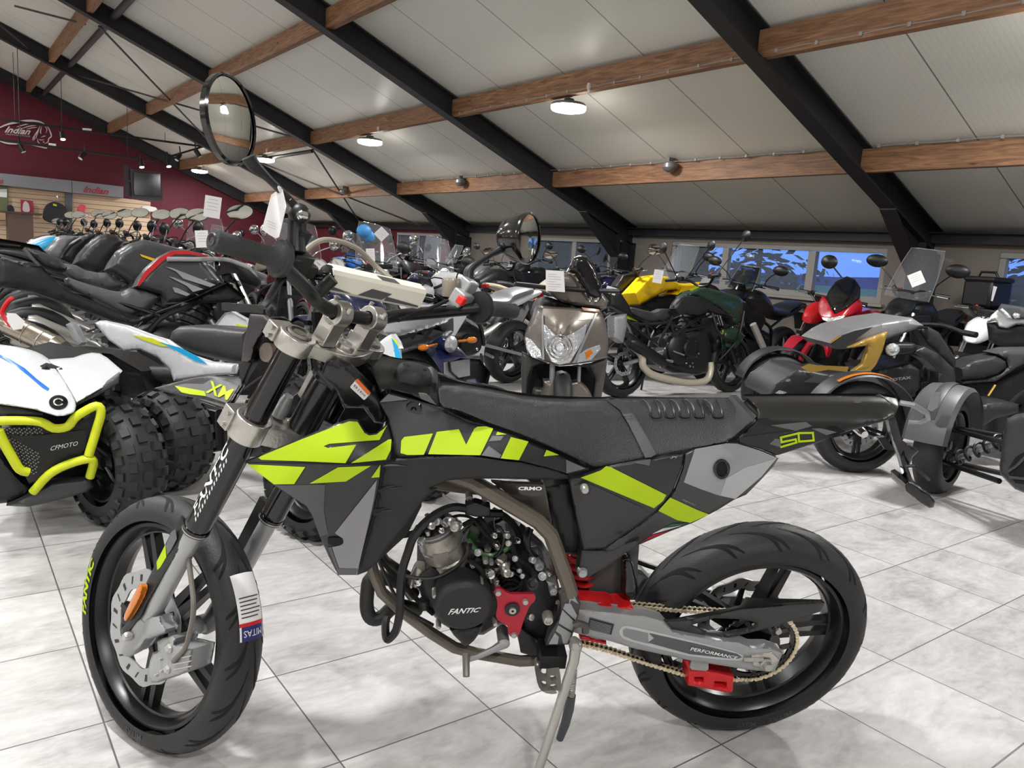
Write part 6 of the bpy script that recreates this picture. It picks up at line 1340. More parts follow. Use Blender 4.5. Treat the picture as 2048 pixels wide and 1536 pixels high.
NO += [(*cr('Q',(560,350))[0],-.26),(*cr('Q',(690,375))[0],-.22),(*cr('Q',(800,465))[0],-.04),(*cr('Q',(640,520))[0],.06),(*cr('Q',(500,672))[0],.18)]
hood = panel('hood', QF, smooth(cr('Q', [(-60,292),(0,295),(120,312),(230,340),(310,385),(378,465),(440,560),(494,660),(492,718),(460,745),(370,760),(230,716),(0,682),(-60,672)]), 2), GW, quad, NO, thick=.02, rnd=(5,.02), step=10, ax=0)
FEQ = NO
fen = panel('fender', QF, cr('Q', [(318,392),(480,381),(540,360),(600,348),(650,352),(700,380),(800,465),(742,530),(502,672),(440,560),(380,465)]), GW, quad, FEQ, thick=.02, rnd=(4,.012), step=10, ax=0)
nf = field(NO)
panel('hood_stripe', QF, cr('Q', [(-40,335),(0,358),(70,390),(160,445),(245,520),(322,578),(312,592),(276,572),(200,505),(100,428),(0,375),(-40,350)]), BLU, hood, NO, thick=.002, eps=.004, step=10, ax=0)
bd = panel('badge', QF, smooth(cr('Q', [(382+62*math.cos(t), 668+46*math.sin(t)) for t in np.linspace(0,6.283,17)[:-1]]), 2), GLS, hood, NO, thick=.004, eps=.006, step=6, ax=0)
mb = MB(); mb.tube([QF.at(*p, nf(*p)+.010, 0) for p in cr('Q', [(382+30*math.cos(t), 668+22*math.sin(t)) for t in np.linspace(.6,5.9,20)])], .003, 6); mb.build('badge_ring', ALU, bd)
for px in ([(500,672),(640,585),(785,478),(775,545),(640,625),(505,690)], [(-60,676),(0,684),(150,704),(282,736),(278,752),(0,745),(-60,742)]):
    bshell('headlight_strip', QF, 'Q', px, LDK, quad, .12, thick=.04, rnd=(4,.01), step=9, ax=0)
MESH = mat('grille_black', (20,20,21), .45)
gr = bshell('grille', QF, 'Q', [(10,830),(270,800),(360,850),(450,832),(500,785),(630,700),(655,740),(580,1020),(480,1100),(250,1190),(190,1200),(140,1110)], MESH, quad, .14, thick=.05, rnd=(6,.02), step=14, ax=0)
mb = MB()
for i in range(16):
    for j in range(14):
        p = (30+i*16+j*6, 840+j*22+(i % 2)*9)
        if _inside(np.array([p], float), np.array([(25,835),(250,820),(300,880),(130,890),(260,1000),(240,1150),(200,1180),(150,1100)], float))[0] :
            c = QF.at(*cr('Q', p)[0], .143, 0); mb.add([c+QF.M[1]*a*.0032+QF.M[2]*b*.0032 for a, b in ((-1,0),(0,-1),(1,0),(0,1))], [(0,1,2,3)])
tag(mb.build('mesh_holes', LGR, gr), kind='stuff')
flat('grille_bar', QF, 'Q', [(20,870),(140,890),(300,880),(460,860),(560,850),(570,960),(520,1010),(380,990),(250,1000)], BLK, gr, .148, 0, .01)
mb = MB(); lettering(mb, 'CFMOTO', cr('Q', [(328,986),(508,950),(510,922),(334,956)]), lambda x, y: QF.at(x, y, .152, 0), .0, .15); tag(mb.build('lettering', WHT, gr), 'white lettering on the grille')
LBM = mat('bumper_lime', (206,216,30), .4)
mb = MB()
for pts in ([(-60,792,.2),(100,788,.2),(262,796,.2),(350,838,.2),(440,828,.2),(485,775,.2),(540,735,.2),(628,692,.2),(660,730,.2),(630,850,.19),(580,1015,.18)], [(-10,850,.2),(25,930,.19),(80,1030,.18),(130,1108,.17),(185,1125,.16)], [(215,1255,.12),(320,1140,.15),(440,1075,.17),(580,1038,.18),(610,1065,.17),(588,1155,.14)]):
    mb.tube([QF.at(*p, l, 0) for p, l in zip(spl(cr('Q', [q[:2] for q in pts]), 3), np.interp(np.linspace(0, len(pts)-1, len(pts)*3-2), range(len(pts)), [q[2] for q in pts]))], .0165, 12)
mb.build('bumper', LBM, quad)
bshell('skid_plate', QF, 'Q', [(40,1345),(120,1310),(200,1268),(330,1195),(480,1172),(600,1158),(612,1220),(565,1258),(330,1320),(180,1352)], LDK, quad, .10, thick=.06, rnd=(8,.03), step=12, ax=0)
bshell('lower_cowl', QF, 'Q', [(-60,960),(0,1000),(60,1080),(150,1180),(210,1225),(180,1270),(90,1320),(0,1330),(-60,1330)], MBK, quad, .05, thick=.05, ax=0)
bshell('chassis', QF, 'Q', [(300,420),(700,500),(640,900),(560,1200),(200,1240),(0,1000),(0,500)], GRV, quad, -.05, thick=.7, rnd=(8,.03), step=30, ax=0)
for pts in ([(600,1100,.05),(700,1150,.02),(800,1215,.0)], [(560,900,.05),(700,1010,.03),(760,1060,.0)]): ptube('suspension_arm', QF, 'Q', pts, .012, BLK, quad, ax=0)
ptube('brake_line', QF, 'Q', [(690,1090,.05),(720,1140,.05),(745,1180,.04),(790,1220,.03)], .006, TRM, quad, ax=0)
# its silencer with a key card on a red strap
c0 = QF.at(*cr('N', (80,1230))[0], -.95, 0); c1 = QF.at(*cr('N', (510,1440))[0], -.80, 0); dv = unit(c1-c0)
sl = MB().tube([c0-dv*.06, c0, c0+dv*.01, c1-dv*.05, c1-dv*.045, c1], [.03,.045,.055,.055,.058,.046], 22).build('silencer', mat('titanium', (168,158,144), .25, metal=.85), quad)
MB().tube([c1, c1+dv*.03], [.05,.04], 20).build('end_cap', DKG, sl)
for t in (.35,.62): MB().tube([c0+(c1-c0)*t, c0+(c1-c0)*(t+.012)], .0565, 22).build('band', STL, sl)
ptube('strap', QF, 'N', [(10,1130,-.86),(60,1050,-.86),(95,1010,-.86),(60,1040,-.85),(20,1110,-.85),(30,1160,-.85),(90,1240,-.84)], .010, RED, sl, 7, ax=0)
flat('key_card', QF, 'N', [(55,1130),(130,1135),(205,1200),(180,1260),(110,1270),(60,1200)], PAP, sl, -.83, 0)
# ------------------------------------------------------------------ second quad, white with yellow and blue flashes
w2 = on_z(335, 974, 0); w2b = on_z(622, 1072, 0); h2 = math.atan2(w2b[1]-w2[1], w2b[0]-w2[0]); l2 = a3(-math.sin(h2), math.cos(h2), 0)
Q2 = frame(w2+l2*.36, h2, 0)
quad2 = empty('quad_bike', Q2.W(.5,0,0), h2, 'smaller white quad with yellow and blue flashes and grey seat behind the supermoto fork', 'quad')
for nm, f, l, Rw, Ww in (('rear_wheel',0,-.36,.235,.24),('rear_wheel',0,.36,.235,.24),('front_wheel',float(np.linalg.norm(w2b-w2)),-.36,.225,.17),('front_wheel',float(np.linalg.norm(w2b-w2)),.36,.225,.17)): wheel(quad2, nm, Q2.W(f,l,Rw), Q2.M, Rw, Ww, .13, 5, LBLK, 36, 0, 18)
rf = bshell('rear_fender', Q2, 'Q', [(655,150),(690,133),(850,168),(1020,232),(1110,258),(1240,350),(1400,402),(1570,418),(1550,480),(1390,492),(1172,526),(1145,450),(1065,372),(950,322),(850,332),(750,262)], GW, quad2, -.30, thick=.03, rnd=(6,-.02), step=10)
flat('flash', Q2, 'Q', [(870,228),(1000,250),(1110,305),(1060,302),(940,262)], mat('flash_yellow', (214,220,40), .4), rf, -.332); flat('flash', Q2, 'Q', [(1030,270),(1180,312),(1290,368),(1355,418),(1270,395),(1120,312)], CYA, rf, -.332)
bshell('seat', Q2, 'Q', [(1105,262),(1125,205),(1175,172),(1250,164),(1420,172),(1620,192),(1620,420),(1530,416),(1280,352),(1130,288)], SEB, quad2, -.14, w=.02, rnd=(16,-.07), step=10, sm=1)
o = bshell('left_fender', Q2, 'Q', [(1405,190),(1500,82),(1540,74),(1640,130),(1650,215),(1500,205)], GW, quad2, .22, thick=.03, rnd=(4,.01))
flat('flash', Q2, 'Q', [(1545,152),(1640,175),(1640,190),(1548,165)], _mats['flash_yellow'], o, .186)
o = bshell('front_fender', Q2, 'T2', [(1540,720),(1640,640),(1690,612),(1742,690),(1762,752),(1738,752),(1748,850),(1742,935),(1700,932),(1620,842)], GW, quad2, -.20, thick=.03, rnd=(4,-.01))
flat('flash', Q2, 'T2', [(1650,655),(1690,700),(1735,800),(1745,928),(1712,928),(1690,850),(1672,740)], CYA, o, -.232)
flat('flash', Q2, 'T2', [(1655,645),(1690,668),(1725,745),(1690,700)], _mats['flash_yellow'], o, -.233)
bshell('foot_well', Q2, 'F', [(170,440),(200,405),(250,395),(560,500),(570,800),(440,825),(250,770),(225,720),(195,620)], mat('well_black', (26,26,27), .35), quad2, -.20, thick=.05, rnd=(8,-.03), step=12)
MB().tube([Q2.at(*cr('Q', p)[0], -.16) for p in ((850,500),(880,480),(1140,495),(1170,500))], [.02,.042,.045,.03], 18).build('silencer', MBK, quad2)
bshell('engine', Q2, 'Q', [(560,300),(900,340),(1100,450),(1150,620),(900,620),(700,480),(560,380)], ENG, quad2, -.05, thick=.15, step=16)
for i in range(12):
    x = 480+random.random()*480; y = 180+random.random()*300
    MB().cyl(Q2.at(*cr('Q', (x, y))[0], -.06), Q2.at(*cr('Q', (x+random.uniform(-60,60), y+random.uniform(-60,60)))[0], -.10), random.uniform(.006,.013), 8).build('fitting', random.choice([STL, BLK, ENG, LGR]), quad2)
bshell('reservoir', Q2, 'N', [(580,1225),(620,1205),(650,1230),(720,1370),(690,1395),(650,1360)], LGR, quad2, -.10, thick=.03, rnd=(4,-.01))
MB().tube([Q2.W(.62,-.3,.80), Q2.W(.68,0,.78), Q2.W(.62,.3,.80)], .012, 8).build('handlebar', BLK, quad2)
# ------------------------------------------------------------------ row of roadsters facing right (tanks stacked toward the red wall)
GRP_A = 'roadsters lined up on the left'
DT = mat('tank_graphite', (62,63,65), .36, coat=.2); DT2 = mat('tank_matt_black', (34,34,36), .42); DT3 = mat('tank_silver', (128,129,132), .3, metal=.4)
HA = 0.06
A1 = at_uv(.40, 5.45, HA)
v3 = motorcycle(A1, 'graphite roadster with red tank edge and white slashes behind the white quad', GRP_A, tank=DT, tail=BLK, nobody=True, mirrors='oval', bars=1.12, turn=-20, WB_=1.62)
s_ = bshell('seat', A1, 'N', [(532,850),(560,838),(640,868),(760,905),(900,945),(1000,958),(1060,930),(1200,940),(1312,985),(1305,1012),(1200,1120),(1080,1162),(1000,1150),(800,1050),(600,962),(545,902)], mat('seat_grey', (84,84,87), .42, bump=(160,.15)), v3, -.14, w=-.02, rnd=(14,-.08), step=9, sm=1)
tk3 = bshell('fuel_tank', A1, 'N', [(1098,918),(1130,850),(1200,760),(1300,672),(1400,618),(1520,612),(1700,655),(1690,700),(1845,890),(1500,1040),(1352,1062),(1330,995),(1310,980)], DT, v3, -.18, w=-.03, rnd=(16,-.09), step=9)
for px, m in (([(1122,905),(1180,800),(1300,682),(1410,622),(1540,620),(1705,660),(1690,672),(1560,648),(1430,648),(1340,700),(1220,812),(1140,908)], RED), ([(1350,752),(1400,758),(1765,900),(1720,918),(1500,850),(1440,790)], LGR), ([(1380,833),(1420,838),(1665,936),(1580,958),(1530,910)], LGR), ([(1410,920),(1450,925),(1558,976),(1530,992),(1430,960)], LGR)): flat('tank_graphic', A1, 'N', px, m, tk3, -.188)
sd = bshell('radiator_shroud', A1, 'N', [(1500,1045),(1850,885),(2000,1000),(1950,1040),(1700,1050),(1560,1050)], BLK, v3, -.20, thick=.03)
for i in range(5): ptube('shroud_rib', A1, 'N', [(1600+60*i,975+0*i,-.205),(1720+60*i,1035,-.205)], .003, LGR, sd, 5, 0)
tl3 = bshell('tail_panel', A1, 'N', [(-40,650),(0,690),(170,745),(330,760),(200,610),(190,600),(260,690),(400,840),(540,955),(800,1060),(1080,1180),(1240,1130),(1230,1160),(1080,1232),(900,1200),(500,1045),(250,960),(0,920),(-40,900)], BLK, v3, -.13, thick=.08, rnd=(6,-.02), step=12)
mb = MB(); lettering(mb, 'SRT', cr('N', [(32,716),(225,742),(232,712),(42,692)]), lambda x, y: A1.at(x, y, -.14), .05, .3); mb.build('lettering', LGR, tl3)
MB().lathe(A1.at(*cr('N', (325,868))[0], -.14), A1.M*a3(1,-1,1)[:,None], [(0,.008),(.012,.006),(.02,0)], 14).build('bolt', CHR, tl3)
bshell('pillion_seat', A1, 'N', [(180,610),(330,650),(450,700),(520,770),(510,800),(430,790),(330,760),(250,690)], SEAT2, v3, -.10, thick=.12, rnd=(10,-.05), step=9)
mb = MB(); mb.tube([A1.at(x, y, -.20) for x, y in spl(cr('N', [(1370,690),(1480,690),(1600,692),(1820,690),(1920,712),(2040,760)]), 3)], [.016]*16, 10); tag(mb.build('wrapped_crash_bar', mat('bar_wrap', (176,176,178), .3, metal=.3, bump=(60,.6)), v3), 'crash bar wrapped in clear film')
flat('side_text', A1, 'N', [(715,1062),(968,1160),(965,1168),(712,1070)], LGR, tl3, -.135)
A2 = at_uv(.55, 6.35, HA)
v2 = motorcycle(A2, 'dark grey roadster with yellow tank lettering, second in the left row', GRP_A, tank=DT, tail=BLK, nobody=True, mirrors='oval', bars=1.10)
bshell('seat', A2, 'N', [(495,718),(620,738),(700,780),(800,800),(870,798),(960,850),(1055,890),(1045,930),(900,942),(640,872),(560,832),(505,790)], _mats['seat_grey'], v2, -.14, w=-.02, rnd=(12,-.08), step=9, sm=1)
tk2 = bshell('fuel_tank', A2, 'N', [(860,780),(890,720),(960,620),(1060,560),(1180,528),(1300,555),(1500,610),(1450,680),(1340,770),(1230,830),(1130,880),(1075,905),(1040,872),(930,805)], DT, v2, -.18, w=-.03, rnd=(16,-.1), step=9)
flat('tank_lettering', A2, 'N', [(1145,648),(1280,690),(1262,708),(1160,668)], YEL, tk2, -.19); flat('tank_line', A2, 'N', [(1220,580),(1400,625),(1400,632),(1225,590)], LGR, tk2, -.15)
A3 = at_uv(.65, 7.25, HA)
v1 = motorcycle(A3, 'matt black roadster with creased tank, third in the left row', GRP_A, tank=DT2, tail=BLK, nobody=True, mirrors='oval', bars=1.12)
bshell('fuel_tank', A3, 'N', [(598,730),(640,650),(720,560),(800,500),(880,478),(960,500),(1010,540),(960,620),(880,720),(860,780),(780,802),(700,772)], DT2, v1, -.18, w=-.03, rnd=(14,-.09), step=8)
bshell('seat', A3, 'N', [(340,640),(480,680),(600,735),(520,745),(400,720),(330,690)], SEAT2, v1, -.12, w=-.02, rnd=(8,-.05), step=8)
A4 = at_uv(.70, 8.15, HA)
v0 = motorcycle(A4, 'black roadster with silver tank side, fourth in the left row', GRP_A, tank=DT3, tail=BLK, nobody=True, mirrors='oval', bars=1.12)
bshell('fuel_tank', A4, 'N', [(482,690),(500,640),(560,560),(640,510),(720,480),(790,480),(720,560),(640,650),(600,730)], DT2, v0, -.18, w=-.03, rnd=(12,-.08), step=8)
bshell('tank_side', A4, 'N', [(350,625),(400,575),(450,520),(520,498),(650,508),(560,562),(505,640),(480,688),(400,668)], DT3, v0, -.19, thick=.05, rnd=(8,-.03), step=8)
bshell('tail_cover', A3, 'N', [(-40,525),(0,535),(150,560),(300,590),(360,650),(300,660),(150,620),(0,610),(-40,600)], BLK, v1, -.10, thick=.1)
o = flat('tail_stripe', A3, 'N', [(-40,528),(0,535),(70,552),(130,572),(186,602),(172,612),(80,590),(0,570),(-40,560)], YEL, v1, -.13)
# far left and behind
more = [(.70, 9.05, HA, dict(tank=DT2, bars=1.14), 'black roadster with dark tank beyond the silver-tanked one'), (.72, 9.95, HA, dict(tank=mat('tank_blue_grey',(70,84,100),.3,coat=.4), bars=1.14), 'blue-grey roadster in the left row, half hidden by the nearer ones'),
    (.70, 10.85, HA, dict(tank=RED, tail=WHT, bars=1.12), 'red and white motorcycle far back in the left row'), (.72, 11.75, HA, dict(tank=DT, bars=1.14, screen=(.3,.16,0)), 'dark roadster with small clear screen far back in the left row'),
    (.60, 12.65, HA, dict(tank=CYA, tail=WHT, bars=1.12), 'cyan and white motorcycle at the far left of the row'), (.62, 13.55, HA, dict(tank=WHT, tail=RED, bars=1.12), 'white motorcycle with red tail at the far left of the row'), (.7, 14.5, HA, dict(tank=NAV, bars=1.14), 'navy motorcycle at the far end of the left row, before the slat wall')]
for u, v, h, kw, lab in more:
    motorcycle(at_uv(u, v, h), lab, GRP_A, mirrors='oval', **kw)
# ------------------------------------------------------------------ middle: bobber from behind, cruisers with screens
GRP_B = 'cruisers in the middle of the hall'
BO = at_uv(2.42, 4.05, R(97), .1)
bob = motorcycle(BO, 'navy bobber cruiser seen from behind with tan-grey seat and round tail light', GRP_B, kind='cruiser', tank=NAV, tail=NAV, nobody=True, gauges=True, bars=1.10, WB_=1.42, notail=True, rim=LBLK, ex=CHR, nomirror=True)
curve_loft(BO, [(.95,.80,.10,.08),(.8,.84,.14,.11),(.6,.80,.13,.10),(.5,.74,.10,.06)]).build('fuel_tank', NAV, bob)
bshell('seat', BO, 'BB', [(-20,660),(60,630),(200,590),(420,558),(640,556),(760,590),(805,640),(750,700),(560,765),(380,815),(230,855),(100,870),(-20,820)], mat('bobber_seat', (74,76,77), .45, bump=(160,.2)), bob, .775, thick=.09, rnd=(11,.05), step=8, sm=1, ax=2)
curve_loft(BO, [(.22,.60,.10,.012),(.05,.665,.115,.016),(-.15,.655,.12,.016),(-.30,.57,.12,.014),(-.40,.44,.115,.012)]).build('rear_fender', NAV, bob)
tl = MB().lathe(BO.W(-.27,0,.68), np.array([BO.M[1],-BO.M[0],BO.M[2]]), [(0,-.10),(.035,-.09),(.05,-.03),(.052,.01)], 20).build('tail_light', NAV, bob)
MB().lathe(BO.W(-.27,0,.68), np.array([BO.M[1],-BO.M[0],BO.M[2]]), [(0,.018),(.03,.016),(.05,.006)], 20).build('tail_lens', LEN, tl)
for s in (1,-1): MB().tube([BO.W(-.22,s*.06,.68),BO.W(-.24,s*.15,.68)], .008, 6).ball(BO.W(-.25,s*.18,.68), .028, 10, (1,1.3,.7), BO.M).build('indicator', AMB, bob)
MB().box(BO.W(-.40,.06,.56), (.006,.09,.05), BO.M).build('plate_mount', LGR, bob)
bshell('pannier_plate', BO, 'C', [(420,1180),(500,1150),(640,1160),(720,1260),(700,1350),(560,1370),(430,1250)], BLK, bob, -.36, thick=.02, ax=0)
for p in ((490,1225),(607,1185),(638,1092),(580,1290)): MB().lathe(BO.at(*cr('C', p)[0], -.37, 0), np.array([BO.M[1],-BO.M[0],BO.M[2]]), [(0,.004),(.008,.003),(.01,0)], 12).build('bolt', CHR, bob)
MB().tube([BO.W(.3,-.20,.24),BO.W(-.1,-.22,.26),BO.W(-.35,-.23,.27),BO.W(-.36,-.23,.27)], [.04,.045,.05,.042], 18).build('tail_pipe', CHR, bob)
CREAM = mat('tank_cream', (170,160,140), .3, coat=.4); BUR = mat('tank_burgundy', (96,20,34), .25, coat=.5)
cr_list = [(2.8, 8.6, -90, dict(kind='cruiser', tank=BUR, screen=(.42,.24,0), bars=1.12), 'burgundy cruiser with clear windscreen and chrome lamp left of the bar pad'), (3.66, 8.6, -90, dict(kind='cruiser', tank=DT2, screen=(.46,.25,0), bars=1.12), 'black cruiser with tall clear windscreen behind the twin gauges'),
    (4.5, 8.7, -90, dict(kind='cruiser', tank=NAV, screen=(.36,.2,0), bars=1.14), 'navy cruiser with a clear screen right of the black windscreened one'), (2.6, 11.2, -90, dict(kind='cruiser', tank=DT, screen=(.44,.24,0), bars=1.15), 'dark cruiser with clear screen in the back rank, left'), (3.6, 11.4, -90, dict(kind='cruiser', tank=CREAM, screen=(.44,.24,0), bars=1.15), 'cream cruiser with clear screen in the back rank'),
    (4.6, 11.3, -90, dict(tank=BLU, bars=1.16, screen=(.3,.16,0)), 'blue naked motorcycle with small screen in the back rank'), (5.6, 11.5, -90, dict(tank=DT2, bars=1.12), 'black naked motorcycle in the back rank near the dark beam foot'), (2.9, 14., -90, dict(kind='cruiser', tank=DT, bars=1.15), 'dark cruiser in the farthest rank, left'), (3.6, 14.2, -90, dict(tank=BUR, bars=1.15, screen=(.3,.16,0)), 'burgundy motorcycle in the farthest rank'), (4.8, 14.1, -90, dict(tank=DT3, bars=1.15), 'silver motorcycle in the farthest rank, right')]
for u, v, h, kw, lab in cr_list: motorcycle(at_uv(u, v, R(h)), lab, GRP_B, hw=.27, **kw)
WS = at_uv(4.42, 5.95, R(190), .1)
motorcycle(WS, 'white and grey sport motorcycle with red-tipped tail behind the supermoto grip', None, tank=mat('sport_white', (214,215,218), .3, coat=.3), tail=_mats['sport_white'], seat=mat('seat_light', (120,121,124), .45), kind='sport', bars=.98, mirrors='oval', stripe=RED)
# ------------------------------------------------------------------ scooter facing the camera
sd_ = ray(1128, 700); sd_[2] = 0; sd_ = unit(sd_)
SP = sd_*4.95
hs = math.atan2(-sd_[1], -sd_[0])+.10
SC = frame(SP, hs, 0.)                               # origin under the front axle
scoot = empty('scooter', SC.W(-.65,0,0), hs, 'taupe scooter facing forward with a white price sheet and tinted fly screen', 'scooter')
TAU = mat('scooter_taupe', (112,104,97), .3, metal=.35, coat=.4); TAD = mat('scooter_dark', (74,72,70), .4)
wheel(scoot, 'front_wheel', SC.W(.0,0,.25), SC.M, .25, .12, .165, 5, LBLK, 28, 0, 0, (.10,.06,24)); wheel(scoot, 'rear_wheel', SC.W(-1.32,0,.25), SC.M, .25, .13, .165, 5, LBLK, 28)
FS_ = [(*cr('C',(1080,790))[0],-.10),(*cr('C',(1540,820))[0],-.10),(*cr('C',(1260,900))[0],.10),(*cr('C',(1240,1180))[0],.14),(*cr('C',(990,1040))[0],-.06),(*cr('C',(1590,1100))[0],-.06)]
ap = panel('front_apron', SC, cr('C', [(1072,782),(1110,776),(1240,790),(1420,800),(1545,818),(1580,900),(1602,1040),(1590,1155),(1480,1185),(1340,1205),(1235,1212),(1125,1178),(1010,1132),(984,1040),(1000,965),(1050,850)]), TAU, scoot, FS_, thick=.12, rnd=(8,.05), step=11, ax=0)
sf = field(FS_)
def sdec(nm, px, m, eps, par=ap, st=9): return panel(nm, SC, cr('C', px), m, par, FS_, thick=.003, eps=eps, step=st, ax=0)
sdec('crest', [(1112,842),(1160,862),(1225,910),(1262,985),(1300,920),(1380,880),(1490,870),(1520,830),(1400,812),(1240,800),(1120,795)], mat('taupe_light', (138,128,118), .28, metal=.4), .006)
hl_ = sdec('headlight', [(1114,900),(1150,925),(1205,985),(1255,1012),(1310,985),(1375,955),(1440,905),(1425,1000),(1372,1100),(1312,1190),(1240,1206),(1182,1182),(1132,1080)], LEN, .010)
mb = MB()
for r in (34, 62, 88): mb.tube([SC.at(1024*0+p[0], p[1], sf(*p)+.016, 0) for p in cr('C', [(1243+r*math.cos(t), 1075+r*math.sin(t)) for t in np.linspace(0,6.283,25)])], .004, 6, False)
mb.build('reflector_ring', CHR, hl_)
sdec('indicator', [(990,1000),(1030,1018),(1100,1098),(1112,1160),(1040,1150),(1000,1090)], LEN, .008); o = sdec('indicator', [(1378,1130),(1440,1090),(1535,1058),(1542,1092),(1472,1170),(1368,1190)], LEN, .008)
sdec('indicator_bulb', [(1430,1110),(1470,1090),(1485,1120),(1440,1165)], AMB, .012, o)
for px in ([(1110,845),(1122,842),(1130,1170),(1112,1168)], [(1505,825),(1520,825),(1360,1190),(1335,1195)]): sdec('trim_line', px, LGR, .012)
sh_ = bshell('leg_shield', SC, 'C', [(968,1115),(1010,1135),(1125,1180),(1235,1212),(1340,1205),(1480,1186),(1592,1158),(1572,1300),(1545,1460),(1485,1460),(1500,1310),(1462,1225),(1330,1218),(1235,1225),(1120,1195),(1042,1222),(1012,1300),(1000,1440),(966,1440),(962,1250)], TAD, scoot, -.10, thick=.06, rnd=(5,.02), step=9, ax=0)
bshell('inner_shield', SC, 'C', [(1035,1200),(1120,1185),(1330,1205),(1475,1220),(1515,1310),(1500,1480),(985,1480),(1010,1290)], GRV, scoot, -.2, thick=.1, ax=0)
bshell('front_fender', SC, 'C', [(1095,1480),(1130,1380),(1125,1325),(1200,1322),(1290,1350),(1390,1330),(1450,1380),(1495,1470)], TAU, scoot, .10, thick=.12, rnd=(8,.06), step=9, ax=0)
MB().tube([SC.at(*cr('C', (1188,1195))[0], .04, 0), SC.at(*cr('C', (1185,1420))[0], .06, 0)], .018, 12).build('fork_leg', LGR, scoot)
MB().tube([SC.at(*cr('C', (1385,1220))[0], -.02, 0), SC.at(*cr('C', (1380,1330))[0], .0, 0)], .012, 10).build('fork_leg', LGR, scoot)
bshell('handlebar_cowl', SC, 'C', [(1150,650),(1200,600),(1270,545),(1310,530),(1350,560),(1400,640),(1450,720),(1500,735),(1555,680),(1602,740),(1580,790),(1530,796),(1400,782),(1250,748),(1170,690)], TAU, scoot, -.16, thick=.10, rnd=(8,.06), step=9, ax=0)
fs2 = bshell('fly_screen', SC, 'C', [(1290,525),(1325,460),(1345,418),(1385,405),(1440,412),(1500,500),(1550,620),(1546,702),(1500,722),(1450,702),(1400,622),(1350,540)], GLS, scoot, -.12, thick=.02, rnd=(8,.05), step=9, ax=0)
bshell('neck', SC, 'C', [(1130,700),(1250,740),(1400,775),(1550,800),(1500,830),(1240,800),(1090,790)], BLK, scoot, -.2, thick=.1, ax=0)
sdec('side_marker', [(1400,785),(1530,800),(1535,818),(1420,808)], mat('marker_orange', (170,104,60), .3), .03)
curve_loft(SC, [(-.55,.74,.13,.06),(-.75,.76,.17,.08),(-1.05,.80,.18,.09),(-1.35,.84,.13,.07),(-1.5,.84,.06,.04)]).build('seat', SEAT2, scoot)
curve_loft(SC, [(-.4,.40,.10,.12),(-.7,.52,.18,.18),(-1.1,.58,.19,.16),(-1.5,.68,.10,.08)]).build('rear_body', TAU, scoot); MB().box(SC.W(-.38,0,.30), (.25,.17,.05), SC.M).build('footboard', TAD, scoot, 35, .02)
MB().tube([SC.W(-.1,.34,1.03),SC.W(-.16,.15,1.02),SC.W(-.16,-.15,1.02),SC.W(-.1,-.34,1.03)], .016, 8).build('handlebar', BLK, scoot)
p = cr('C', [(1140,512),(1272,520),(1280,675),(1140,664)])
cs = empty('price_sheet', SC.at(*p[0], -.08, 0), 0, 'white printed price sheet on the taupe scooter handlebar', 'price sheet')
mb = MB(); mb.prism([SC.at(*q, -.075, 0) for q in p], SC.M[0]*-.001); mb.build('sheet', PAP, cs)
for i in range(7):
    y = 540+i*18; MB().add([SC.at(*q, -.073, 0) for q in cr('C', [(1155,y),(1155+(95 if i % 3 else 60),y+4),(1155+(95 if i % 3 else 60),y+7),(1155,y+3)])], [(0,1,2,3)]).build('print_line', mat('print_pink', (206,178,180), .7), cs)
# ------------------------------------------------------------------ green roadster and yellow streetfighter
GF_ = at_uv(5.02, 5.0, -.07, .13)
green = motorcycle(GF_, 'dark green roadster with silver and lime slashes and cream exhaust header', None, tank=BLK, tail=BLK, nobody=True, bars=1.14, WB_=1.46, ex=BLK, notail=True, nomirror=True)
GG = mat('tank_green', (38,62,50), .28, coat=.5)
t1 = bshell('fuel_tank', GF_, 'G', [(640,645),(700,602),(790,570),(860,574),(960,600),(1090,640),(1142,690),(1136,800),(1142,882),(1060,862),(1020,812),(900,725),(820,685),(760,650),(680,650)], GG, green, -.17, w=-.02, rnd=(10,-.07), step=8)
t2 = bshell('tank_side', GF_, 'G', [(545,740),(560,700),(600,652),(640,640),(690,640),(750,650),(830,690),(905,742),(1022,812),(960,802),(820,762),(750,792),(640,782),(590,792)], DT2, green, -.18, thick=.06, rnd=(8,-.03), step=8)
for px, m in (([(705,690),(740,680),(810,700),(965,795),(950,800),(800,722),(740,722)], LGR), ([(825,682),(905,727),(912,748),(860,716)], LIM), ([(920,742),(1000,780),(1026,810),(990,802)], LIM), ([(560,720),(640,665),(690,655),(640,690),(575,745)], MDG)): flat('tank_graphic', GF_, 'G', px, m, t2, -.19)
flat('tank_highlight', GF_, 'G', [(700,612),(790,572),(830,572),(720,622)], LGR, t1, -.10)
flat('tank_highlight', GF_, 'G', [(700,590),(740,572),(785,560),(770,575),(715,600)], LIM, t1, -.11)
bshell('seat', GF_, 'G', [(213,735),(250,725),(330,745),(420,765),(480,737),(550,740),(577,770),(570,800),(520,840),(400,852),(300,822),(230,782)], SEB, green, -.14, w=-.02, rnd=(8,-.06), step=7, sm=1)
o = bshell('tail_panel', GF_, 'G', [(40,600),(130,618),(195,715),(220,790),(330,838),(300,850),(180,785),(50,720)], BLK, green, -.11, thick=.06, rnd=(5,-.02), step=8); flat('tail_flash', GF_, 'G', [(190,780),(250,800),(325,830),(300,840),(210,815)], LIM, o, -.125)
